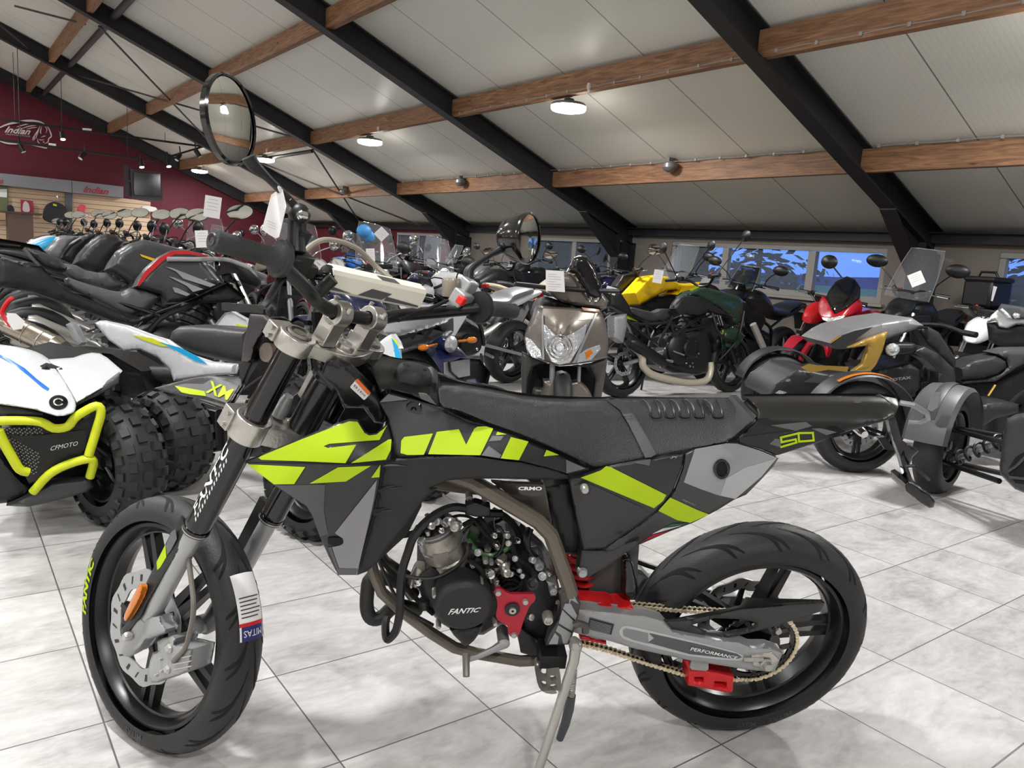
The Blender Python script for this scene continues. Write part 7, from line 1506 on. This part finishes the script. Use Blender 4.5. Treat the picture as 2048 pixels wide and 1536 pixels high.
for pts in ([(215,830,-.14),(330,930,-.15),(470,1030,-.15)], [(360,850,-.14),(375,900,-.14),(388,965,-.14)], [(570,800,-.16),(510,920,-.16),(455,1020,-.16)], [(230,850,-.13),(400,858,-.14),(560,845,-.15)], [(560,835,-.15),(580,930,-.15)], [(570,945,-.16),(700,905,-.17),(830,880,-.16)], [(640,790,-.15),(720,880,-.15),(830,870,-.15)], [(790,790,-.15),(720,880,-.15)]): ptube('trellis_tube', GF_, 'G', pts, .014, BLK, green, 8, 0)
e_ = bshell('engine_block', GF_, 'G', [(540,1010),(620,960),(760,900),(860,920),(880,1050),(860,1235),(760,1262),(560,1232),(440,1180),(470,1080)], ENG, green, -.14, w=.10, rnd=(8,-.05), step=10)
cvr = MB().lathe(GF_.at(*cr('G', (620,1060))[0], -.15), GF_.M*a3(1,-1,1)[:,None], [(0,.03),(.12,.028),(.145,.012),(.15,-.02)], 28).build('clutch_cover', BLK, e_)
MB().add([GF_.at(*q, -.184) for q in cr('G', [(575,1065),(668,1100),(665,1110),(578,1078)])], [(0,1,2,3)]).build('cover_mark', LGR, cvr)
mb = MB(); mb.tube([GF_.at(*q, l) for q, l in zip(spl(cr('G', [(262,1040),(310,1080),(335,1130),(340,1190),(410,1255),(560,1298),(700,1322),(830,1305),(868,1235),(868,1160)]), 3), np.linspace(-.17,-.12,28))], .034, 12); mb.build('exhaust_header', mat('header_cream', (206,196,176), .4, metal=.3), green)
bshell('silencer_side', GF_, 'G', [(55,800),(165,780),(165,880),(135,1010),(60,965)], ALU, green, -.20, thick=.08, rnd=(5,-.02), step=8)
lf = bshell('lower_cowl', GF_, 'G', [(958,900),(1035,888),(1112,950),(1075,1005),(1040,1052),(960,1042),(948,960)], GG, green, -.16, thick=.05, rnd=(5,-.02), step=8)
flat('cowl_flash', GF_, 'G', [(960,905),(1000,915),(1070,945),(1060,960),(965,940)], LIM, lf, -.165); flat('cowl_flash', GF_, 'G', [(960,905),(1030,890),(1105,945),(1090,955),(1010,925)], LGR, lf, -.166)
ptube('crash_bar', GF_, 'G', [(885,770,-.2),(910,850,-.23),(940,940,-.25),(1050,995,-.24),(1100,930,-.22),(1135,760,-.2)], .014, BLK, green, 8, 2)
ptube('crash_bar', GF_, 'G', [(1060,1010,-.22),(1000,1080,-.2),(940,1140,-.18)], .012, BLK, green, 8, 2)
bshell('headlight_shroud', GF_, 'G', [(1150,665),(1240,660),(1320,720),(1330,770),(1250,800),(1180,760)], BLK, green, -.09, thick=.08, rnd=(5,-.02), step=8)
flat('shroud_flash', GF_, 'G', [(1200,672),(1260,682),(1325,728),(1300,722),(1230,690)], LIM, green, -.095)
ptube('fork_leg', GF_, 'G', [(1205,860,-.10),(1250,960,-.10),(1292,1055,-.10)], .034, mat('fork_cream', (196,190,178), .35, metal=.4), green, 12, 0)
mb = MB()
for i in range(26):
    x = 470+random.random()*400; y = 930+random.random()*300; mb = MB().ball(GF_.at(*cr('G', (x, y))[0], -.165-.02*random.random()), random.uniform(.006,.012), 6); mb.build('engine_bolt', random.choice([CHR, LGR, ENG]), e_)
for px, l, ang in (([(505,262),.25,0])and((497,262),.3,0), ((875,240),.2,0), ((1150,165),-.3,0)):
    c = GF_.at(*cr('G', px)[0], l); A = np.array([unit(GF_.M[1]*.8+GF_.M[0]*.3), unit(GF_.M[0]-GF_.M[1]*.2), GF_.M[2]])
    g = MB().lathe(c, A*a3(1.3,1,.8)[:,None], [(0,-.02),(.05,-.015),(.07,0),(.066,.006),(0,.006)], 20).build('mirror', BLK, green)
    MB().tube([c, GF_.W(.98, l*.8, 1.13)], .006, 6).build('mirror_stem', BLK, g)
YF = at_uv(5.1, 6.05, -.07, .13)
yel = motorcycle(YF, 'yellow and black streetfighter motorcycle behind the green roadster', None, tank=YEL, tail=BLK, bars=1.14, nobody=True, mirrors='oval')
bshell('body_panel', YF, 'G', [(168,622),(290,492),(320,482),(430,495),(520,545),(600,552),(680,536),(790,562),(720,592),(660,606),(580,672),(550,672),(460,632),(520,602),(500,592),(420,602),(330,655),(212,715)], YEL, yel, -.17, thick=.2, rnd=(6,-.04), step=7)
flat('side_insert', YF, 'G', [(225,612),(290,580),(330,592),(420,595),(300,622)], BLK, yel, -.18); flat('side_insert', YF, 'G', [(290,575),(400,560),(515,545),(450,590),(330,590)], mat('yellow_dark', (120,108,50), .4), yel, -.178)
bshell('seat', YF, 'G', [(120,560),(180,470),(280,450),(310,480),(170,610),(130,620)], BLK, yel, -.12, w=.0, rnd=(5,-.03), step=7)
bshell('under_tank', YF, 'G', [(215,715),(330,655),(470,640),(560,680),(540,740),(400,760),(230,735)], DT2, yel, -.14, thick=.2)
# ------------------------------------------------------------------ machines parked along the window wall
GRP_W = 'motorcycles along the window wall'
wl = [(8.2, 5.55, 184, dict(kind='sport', tank=DT2, tail=BLK, screen=(.26,.16,1), bars=1.10), 'black sport motorcycle with smoked screen in front of the bright window'), (8.2, 6.5, 182, dict(kind='adventure', tank=DT, screen=(.4,.2,0), bars=1.12), 'dark adventure motorcycle with clear screen behind the yellow one'), (8.3, 7.95, 180, dict(tank=NAV, bars=1.16), 'navy naked motorcycle left of the adventure one by the window'),
    (8.2, 9.4, 180, dict(tank=DT2, bars=1.16, kind='adventure'), 'black adventure motorcycle by the dark beam foot'), (8.2, 10.4, 180, dict(tank=DT3, bars=1.12), 'silver naked motorcycle under the second window'), (8.2, 11.5, 180, dict(tank=DT2, bars=1.12, screen=(.3,.16,0)), 'black motorcycle with clear screen under the second window'), (8.2, 14.2, 180, dict(tank=DT, bars=1.12), 'dark motorcycle under the third window'), (8.2, 15.5, 180, dict(tank=BUR, bars=1.12), 'burgundy motorcycle under the far window')]
for u, v, h, kw, lab in wl: motorcycle(at_uv(u, v, R(h), .08), lab, GRP_W, mirrors=kw.pop('mirrors', 'oval'), **kw)
for u, v, kw, lab in ((5.3, 7.12, dict(tank=mat('tank_beige', (176,166,146), .35), bars=1.12), 'beige naked motorcycle behind the taupe scooter'), (5.3, 8.5, dict(tank=DT2, bars=1.12, screen=(.3,.16,0)), 'black motorcycle with small screen two behind the scooter')): motorcycle(at_uv(u, v, .05, .1), lab, None, mirrors='oval', **kw)
# red tourer
RF_ = frame(a3(8.22, 4.62, 0), R(187), .12)
red = motorcycle(RF_, 'red sport tourer with smoked screen in front of the blue window', None, tank=RED, tail=RED, nobody=True, kind='naked', bars=1.04, WB_=1.45, front=DRD, mirrors='oval', nomirror=True)
RB = mat('bike_red', (178,18,38), .25, coat=.5)
sF = lambda p, l: (*cr('K', p)[0], l)
nz = [sF((340,700),1.56),sF((480,800),1.68),sF((650,660),1.50),sF((560,470),1.30),sF((460,640),1.55),sF((790,800),1.15)]
fa = panel('front_fairing', RF_, cr('K', [(335,680),(372,620),(412,650),(465,755),(540,720),(640,648),(662,700),(652,745),(560,785),(530,815),(420,825),(360,785),(340,742)]), RB, red, nz, thick=.06, rnd=(5,.02), step=7, ax=0)
panel('windscreen', RF_, cr('K', smooth([(395,640),(420,580),(470,510),(560,470),(620,492),(662,560),(660,640),(560,722),(470,760),(430,720)], 1)), SMK, red, nz, thick=.006, eps=.012, rnd=(6,.03), step=7, ax=0)
panel('headlight', RF_, cr('K', [(368,785),(440,790),(545,770),(520,815),(430,825),(375,805)]), LEN, fa, nz, thick=.02, eps=.012, step=7, ax=0)
bshell('side_body', RF_, 'K', [(500,822),(570,782),(660,742),(740,720),(795,812),(700,842),(600,872)], RB, red, .16, thick=.15, rnd=(5,.03), step=8)
bshell('front_mudguard', RF_, 'K', [(178,1112),(210,1040),(268,955),(335,930),(405,955),(422,1040),(400,1092),(380,1015),(330,985),(272,1005),(240,1055),(200,1122)], RB, red, 1.62, thick=.06, rnd=(4,.02), step=6, ax=0)
MB().tube([RF_.at(*cr('K', (365,840))[0], .10), RF_.at(*cr('K', (285,950))[0], .10)], .018, 10).build('fork_leg', LGR, red)
for px, l in (((425,360), 1.2),):
    c = RF_.at(*cr('K', px)[0], l, 0); m_ = MB().lathe(c, np.array([RF_.M[1]*1.0, -RF_.M[0], RF_.M[2]*.8]), [(0,-.03),(.06,-.02),(.085,0),(.08,.008),(0,.008)], 20).build('mirror', BLK, red); MB().tube([c, RF_.at(*cr('K', (520,480))[0], l, 0)], .007, 6).build('mirror_stem', BLK, m_)
# dark tourer with big clear screen by the column, white adventure, parallel twin
TF_ = at_uv(8.2, 3.72, R(184), .08)
motorcycle(TF_, 'dark touring motorcycle with very large clear windscreen beside the black column', None, tank=DT2, kind='adventure', screen=(.46,.20,0), bars=1.10, mirrors='oval', msz=.07, hw=.30)
wbk = motorcycle(at_uv(8.2, 3.0, R(184), .08), 'white and blue motorcycle with black top case half hidden behind the gold trike', None, tank=WHT, tail=WHT, stripe=BLU, bars=1.04, front=WHT, frames=GLD, nomirror=True, hw=.30)
WA = at_uv(8.25, 2.28, R(184), .06)
wa = motorcycle(WA, 'white and black adventure motorcycle at the right edge under the window', None, tank=WHT, kind='adventure', front=WHT, screen=(.40,.20,1), bars=1.12, mirrors='oval', hw=.30)
wn = bshell('nose_panel', WA, 'X', [(800,1055),(862,960),(940,895),(1010,880),(1180,960),(1400,980),(1400,1075),(1180,1070),(1060,1130),(960,1110),(930,1040),(880,1030)], WHT, wa, 1.62, thick=.06, rnd=(5,.03), step=7, ax=0)
bshell('headlight_bezel', WA, 'X', [(940,890),(985,815),(1100,830),(1400,880),(1400,1010),(1180,1010),(1060,985)], LDK, wa, 1.66, thick=.05, rnd=(4,.02), step=7, ax=0)
bshell('headlight_lens', WA, 'X', [(960,890),(1000,870),(1090,950),(1130,1010),(1060,1000)], LEN, wa, 1.68, thick=.03, rnd=(3,.01), step=6, ax=0); bshell('headlight_lens', WA, 'X', [(1130,960),(1160,930),(1230,950),(1220,1000),(1160,1010)], LEN, wa, 1.68, thick=.03, rnd=(3,.01), step=6, ax=0)
bshell('chin', WA, 'X', [(800,1060),(900,1050),(1000,1130),(1200,1080),(1400,1090),(1400,1400),(1000,1380),(830,1300)], BLK, wa, 1.55, thick=.2, rnd=(5,.03), step=9, ax=0)
# top case bolted to the white and blue one
cc_ = on_u(1974, 584, 8.2); ux_ = unit(a3(.95,-.3,0)); Z3 = np.array([ux_, np.cross(a3(0,0,1), ux_), a3(0,0,1)])
tc = MB().box(cc_+a3(0,0,-.02), (.14,.16,.13), Z3).build('top_case', BLK, wbk, 35, .03)
MB().box(cc_+a3(0,0,.12), (.145,.165,.025), Z3).build('lid', MBK, tc, 35, .02)
MB().tube([cc_+a3(0,.10,.14),cc_+a3(0,.08,.19),cc_+a3(0,-.05,.19),cc_+a3(0,-.08,.14)], .013, 8).build('handle', BLK, tc)
MB().prism([on_u(*p, 8.04) for p in cr('X', [(826,570),(938,600),(880,785),(775,755)])], (-.002,0,0)).build('label', PAP, tc)
MB().beam(cc_-a3(0,0,.15), a3(8.3, 3.0, .86), .16, .02, a3(0,1,0)).build('rack', BLK, tc)
# ------------------------------------------------------------------ three-wheelers
KG = mat('trike_black', (40,40,42), .45); GOL = mat('trike_gold', (198,160,80), .3, metal=.55, coat=.3)
def trike(near, ctr_off, f, label, steer):
    h = math.atan2(f[1], f[0]); fr = frame(near, h, 0.)
    t = empty('three_wheeler', fr.W(-.8, ctr_off, 0), h, label, 'three wheeler')
    SM = fr.M if not steer else frame(near, h+steer, 0.).M
    for l in (0, 2*ctr_off): wheel(t, 'front_wheel', fr.W(0,l,.295), SM, .295, .16, .20, 5, LBLK, 36, 0, 0, (.13, .0, 30), .9)
    wheel(t, 'rear_wheel', fr.W(-1.6,ctr_off,.31), fr.M, .31, .21, .20, 5, LBLK, 36)
    return t, fr
near = on_z(1703, 943, 0); fd = unit(a3(-.821, .571, 0))
gt, G3 = trike(near, -.70, fd, 'gold and black three-wheeler facing left behind the supermoto tail', 0)
K3 = lambda p, l: (*cr('K', p)[0], l)
nose = bshell('nose_cowl', G3, 'TL', [(300,470),(345,400),(500,300),(600,310),(720,335),(830,322),(690,470),(480,492),(310,500)], KG, gt, -.35, thick=.5, rnd=(7,.04), step=10)
flat('gold_insert', G3, 'TL', [(525,290),(580,265),(640,275),(852,285),(842,320),(712,306),(590,326)], GOL, nose, -.31)
flat('badge', G3, 'TL', smooth([(420,385),(430,370),(450,368),(456,380),(440,388)],1), LGR, nose, -.31); flat('nose_light', G3, 'TL', [(350,465),(380,445),(430,460),(400,475)], LEN, nose, -.31); flat('nose_panel', G3, 'TL', [(545,390),(620,345),(720,345),(700,400)], LDK, nose, -.315)
bshell('tank_cover', G3, 'K', [(432,985),(520,920),(600,880),(740,845),(860,818),(1060,790),(1150,850),(1080,880),(1010,905),(870,960),(780,1000),(570,1025),(480,1030)], mat('trike_silver', (150,150,152), .35, metal=.5), gt, -.42, thick=.5, rnd=(7,.05), step=9)
flat('tank_dark', G3, 'K', [(432,990),(520,925),(620,890),(760,860),(640,950),(570,1022),(480,1030)], KG, gt, -.40); flat('gold_tip', G3, 'K', [(430,975),(500,925),(520,930),(440,985)], GOL, gt, -.395)
tp = bshell('side_blade', G3, 'K', [(568,1020),(700,960),(872,898),(832,1050),(785,1150),(742,1200),(598,1202),(680,1140),(718,1032),(718,1000),(600,1018)], GOL, gt, -.36, thick=.03, rnd=(4,.01), step=9)
en = bshell('engine', G3, 'K', [(740,1195),(850,1172),(1050,1130),(1132,1180),(1122,1320),(1052,1402),(900,1402),(832,1312),(752,1215)], mat('engine_black', (34,34,36), .35), gt, -.42, thick=.4, rnd=(7,.04), step=10)
mb = MB(); lettering(mb, 'ROTAX', cr('K', [(878,1282),(1055,1258),(1055,1236),(880,1256)]), lambda x, y: G3.at(x, y, -.415), .05); tag(mb.build('lettering', LGR, en), 'grey lettering on the engine')
for i in range(5): flat('cooling_slot', G3, 'K', [(895+42*i,1345),(925+42*i,1340),(915+42*i,1395),(890+42*i,1398)], GRV, en, -.417)
fdr = [K3((370,1390),.06),(K3((700,1250),.0)),K3((950,1420),.04)]
fb_ = MB().lathe(G3.W(0,-.0,.295), G3.M, [(.335,.10),(.345,.09),(.35,.0),(.345,-.09),(.335,-.10)], 24, 1, False, R(15), R(172)).build('wheel_fender', KG, gt)
MB().lathe(G3.W(0,0,.295), G3.M, [(.352,.088),(.358,.07),(.356,.05)], 16, 1, False, R(55), R(115)).build('amber_marker', AMB, fb_)
MB().lathe(G3.W(0,-1.4,.295), G3.M, [(.335,.10),(.345,.09),(.35,.0),(.345,-.09),(.335,-.10)], 24, 1, False, R(15), R(172)).build('wheel_fender', KG, gt)
for z in (.22,.40):
    MB().cyl(G3.W(.02,-.06,z), G3.W(-.02,-.45,z+.06), .016, 8).build('suspension_arm', BLK, gt); MB().cyl(G3.W(.02,-1.34,z), G3.W(-.02,-.95,z+.06), .016, 8).build('suspension_arm', BLK, gt)
lu = bshell('light_unit', G3, 'K', [(858,1030),(890,1000),(960,985),(1080,985),(1112,1020),(1060,1070),(900,1082)], BLK, gt, -.36, thick=.1, rnd=(6,.03), step=8, sm=1); MB().ball(G3.at(*cr('K', (910,1035))[0], -.35), .045, 12).build('lens', LEN, lu)
bshell('side_arch', G3, 'K', [(1040,1050),(1150,1008),(1250,1060),(1382,1180),(1405,1330),(1245,1330),(1260,1210),(1180,1125)], KG, gt, -.40, thick=.12, rnd=(6,.03), step=10); bshell('side_arch', G3, 'K', [(1105,880),(1180,855),(1265,900),(1400,1110),(1390,1190),(1230,1040),(1180,1000)], MBK, gt, -.55, thick=.12, rnd=(6,.03), step=10)
bshell('seat', G3, 'K', [(1418,1172),(1530,1110),(1700,1078),(1782,1120),(1792,1170),(1720,1222),(1600,1262),(1430,1275)], SEAT2, gt, -.55, w=-.75, rnd=(9,.06), step=9, sm=1)
bshell('tail_cowl', G3, 'K', [(1680,1060),(1800,1030),(2000,1026),(2000,1100),(1850,1185),(1700,1282),(1450,1302),(1425,1275),(1620,1258),(1740,1215),(1795,1165),(1785,1115)], LDK, gt, -.57, w=-.72, rnd=(6,.03), step=10)
bshell('lower_frame', G3, 'K', [(1250,1320),(1430,1290),(1700,1285),(1960,1170),(1960,1450),(1700,1480),(1480,1440),(1250,1400)], GRV, gt, -.6, thick=.2, rnd=(6,.03), step=16)
bshell('foot_platform', G3, 'TL', [(1690,570),(1800,530),(1900,520),(2015,542),(2010,600),(1850,640),(1740,712),(1690,722)], KG, gt, -.34, thick=.2, rnd=(6,.03), step=12)
MB().tube(spl([G3.W(-.75,-.28,.92),G3.W(-.70,-.45,.95),G3.W(-.62,-.70,.93),G3.W(-.70,-.95,.95),G3.W(-.75,-1.1,.92)],3), .014, 8).build('handlebar', BLK, gt)
for l in (-.28,-1.1): MB().tube([G3.W(-.75,l,.92),G3.W(-.78,l-.02 if l < -.5 else l+.1,.915)], .02, 10).build('grip', BLK, gt)
ptube('gold_link', G3, 'K', [(1645,1390,-.5),(1700,1305,-.5)], .008, GOL, gt, 6, 0)
near2 = on_z(1868, 984, 0)
t2_, T3 = trike(near2, .66, unit(a3(-.94, .33, 0)), 'black three-wheeler at the right edge with ribbed mudguard and exposed front spring', R(27))
TS = frame(near2, math.atan2(.33,-.94)+R(27), 0.).M
fb2 = MB().lathe(T3.W(0,0,.295), TS, [(.33,.12),(.35,.10),(.362,.0),(.35,-.10),(.33,-.12)], 26, 1, False, R(8), R(168)).build('wheel_fender', mat('mudguard_grey', (78,78,80), .42), t2_)
MB().lathe(T3.W(0,0,.295), TS, [(.364,.03),(.37,.0),(.364,-.03)], 20, 1, False, R(30), R(150)).build('fender_rib', DKG, fb2)
lbx = flat('info_label', T3, 'TL', [(1420,470),(1450,455),(1480,460),(1460,560),(1420,590),(1385,575)], LGR, fb2, .38, 0)
MB().lathe(T3.W(0,1.32,.295), TS, [(.33,.12),(.35,.10),(.362,.0),(.35,-.10),(.33,-.12)], 26, 1, False, R(8), R(168)).build('wheel_fender', _mats['mudguard_grey'], t2_)
for (f, z0, z1) in ((.06,.20,.22),(-.06,.20,.22),(.05,.40,.42),(-.06,.40,.43)): MB().cyl(T3.W(f*.4,.05,z0), T3.W(f*2,.50,z1), .015, 10).build('suspension_arm', BLK, t2_)
a, b = T3.W(.02,.10,.22), T3.W(-.02,.44,.46); mb = MB(); P = []; ee = unit(np.cross(b-a, a3(0,0,1))); gg = unit(np.cross(ee, b-a))
for i in range(90):
    t = i/89; P.append(a+(b-a)*t+(ee*math.cos(t*44)+gg*math.sin(t*44))*.036)
sp3 = mb.tube(P, .0075, 6).build('spring', BLK, t2_); MB().cyl(a, b, .016, 10).build('damper', LGR, sp3)
bshell('nose_cowl', T3, 'TL', [(1930,640),(1990,610),(2300,560),(2300,1200),(2060,1150),(1985,1120),(1885,1020),(1880,960),(1905,760)], mat('nose_grey', (58,58,60), .42), t2_, .12, thick=.3, rnd=(8,.06), step=14, ax=0)
o = flat('nose_grille', T3, 'TL', [(1930,1000),(1990,900),(2060,860),(2060,1090),(1990,1080)], GRV, t2_, .125, 0); ptube('grille_rib', T3, 'TL', [(1940,1000,.13),(2000,960,.13),(2060,900,.13)], .008, LDK, o, 6, 0, 0); ptube('grille_rib', T3, 'TL', [(1950,1040,.13),(2060,1050,.13)], .008, LDK, o, 6, 0, 0)
curve_loft(T3, [(-.1,.66,.25,.08),(-.5,.66,.28,.25),(-1.,.60,.2,.2),(-1.5,.66,.16,.08)]).mat(0) if False else None
loft(MB(), T3, [(.0,.45,.25,.12,.66),(-.5,.55,.26,.25,.66),(-1.0,.55,.2,.2,.66),(-1.6,.62,.14,.08,.66)]).build('body', KG, t2_)
# ------------------------------------------------------------------ price cards on the other machines
cards = [((425,414), 6.0, .11, .15, 'white price sheet behind the left grip, largest of the far cards', .1), ((404,478), 5.5, .08, .11, 'small white price card left of the supermoto grip', -.1), ((741,510), 5.6, .06, .09, 'white card beside the twin round gauges', -.1), ((763,468), 8.2, .11, .11, 'white diamond-tilted card under the far mirror in the middle', .75), ((1316,553), 7.3, .085, .12, 'beige card hanging on the yellow motorcycle', .1), ((1222,581), 6.9, .09, .065, 'white card on the tail of the yellow motorcycle', .2), ((1833,558), 7.45, .11, .11, 'white card on the dark tourer beside the black column', -.5), ((1420,560), 8.35, .05, .09, 'narrow white card among the black motorcycles at the window', .2)]
for p, d, w, h, lab, tl_ in cards:
    r_ = ray(*p); r_ = r_/np.linalg.norm(r_[:2]); card(CAM+r_*d, -r_, w, h, lab, tl_)
c = CAM+ray(728, 462)/np.linalg.norm(ray(728,462)[:2])*8.2
tag(MB().ball(c, .085, 12, (1,.6,.8)).ball(c+a3(.07,.02,-.05), .06, 10).build('blue_bag', mat('bag_blue', (70,150,214), .5), None), 'light blue crumpled bag on a windscreen in the middle', 'bag')
# ================================================================== CAMERA, WORLD
cam = bpy.data.cameras.new('camera'); co = bpy.data.objects.new('camera', cam); COL.objects.link(co)
fw = unit(ray(1024, 768)); rt = unit(ray(1025, 768)-ray(1024, 768)); upv = np.cross(rt, fw)
co.matrix_world = Matrix(((rt[0], upv[0], -fw[0], 0), (rt[1], upv[1], -fw[1], 0), (rt[2], upv[2], -fw[2], H), (0, 0, 0, 1)))
cam.sensor_width = 36; cam.lens = F/2048*36; cam.clip_start = .05; cam.clip_end = 2000
bpy.context.scene.camera = co
w = bpy.data.worlds.new('dusk'); bpy.context.scene.world = w; w.use_nodes = True; nt = w.node_tree
bg = nt.nodes['Background']; tc = nt.nodes.new('ShaderNodeTexCoord'); sp = nt.nodes.new('ShaderNodeSeparateXYZ'); nt.links.new(tc.outputs['Generated'], sp.inputs[0])
rp = nt.nodes.new('ShaderNodeValToRGB'); nt.links.new(sp.outputs['Z'], rp.inputs[0]); e = rp.color_ramp.elements
e[0].position = .0; e[0].color = lin((92, 140, 236)); e[1].position = .5; e[1].color = lin((70, 110, 205)); x = e.new(.06); x.color = lin((104, 152, 240))
nt.links.new(rp.outputs[0], bg.inputs['Color']); bg.inputs['Strength'].default_value = 1.3
sc = bpy.context.scene
sc.view_settings.view_transform = 'Standard'; sc.view_settings.look = 'None'; sc.view_settings.exposure = .08; sc.view_settings.gamma = 1.
sc.cycles.use_denoising = True; sc.cycles.use_adaptive_sampling = True; sc.cycles.adaptive_threshold = .05; sc.cycles.max_bounces = 6; sc.cycles.diffuse_bounces = 3; sc.cycles.glossy_bounces = 3; sc.cycles.transparent_max_bounces = 8
sc.cycles.sample_clamp_indirect = 4.; sc.cycles.caustics_reflective = False; sc.cycles.caustics_refractive = False
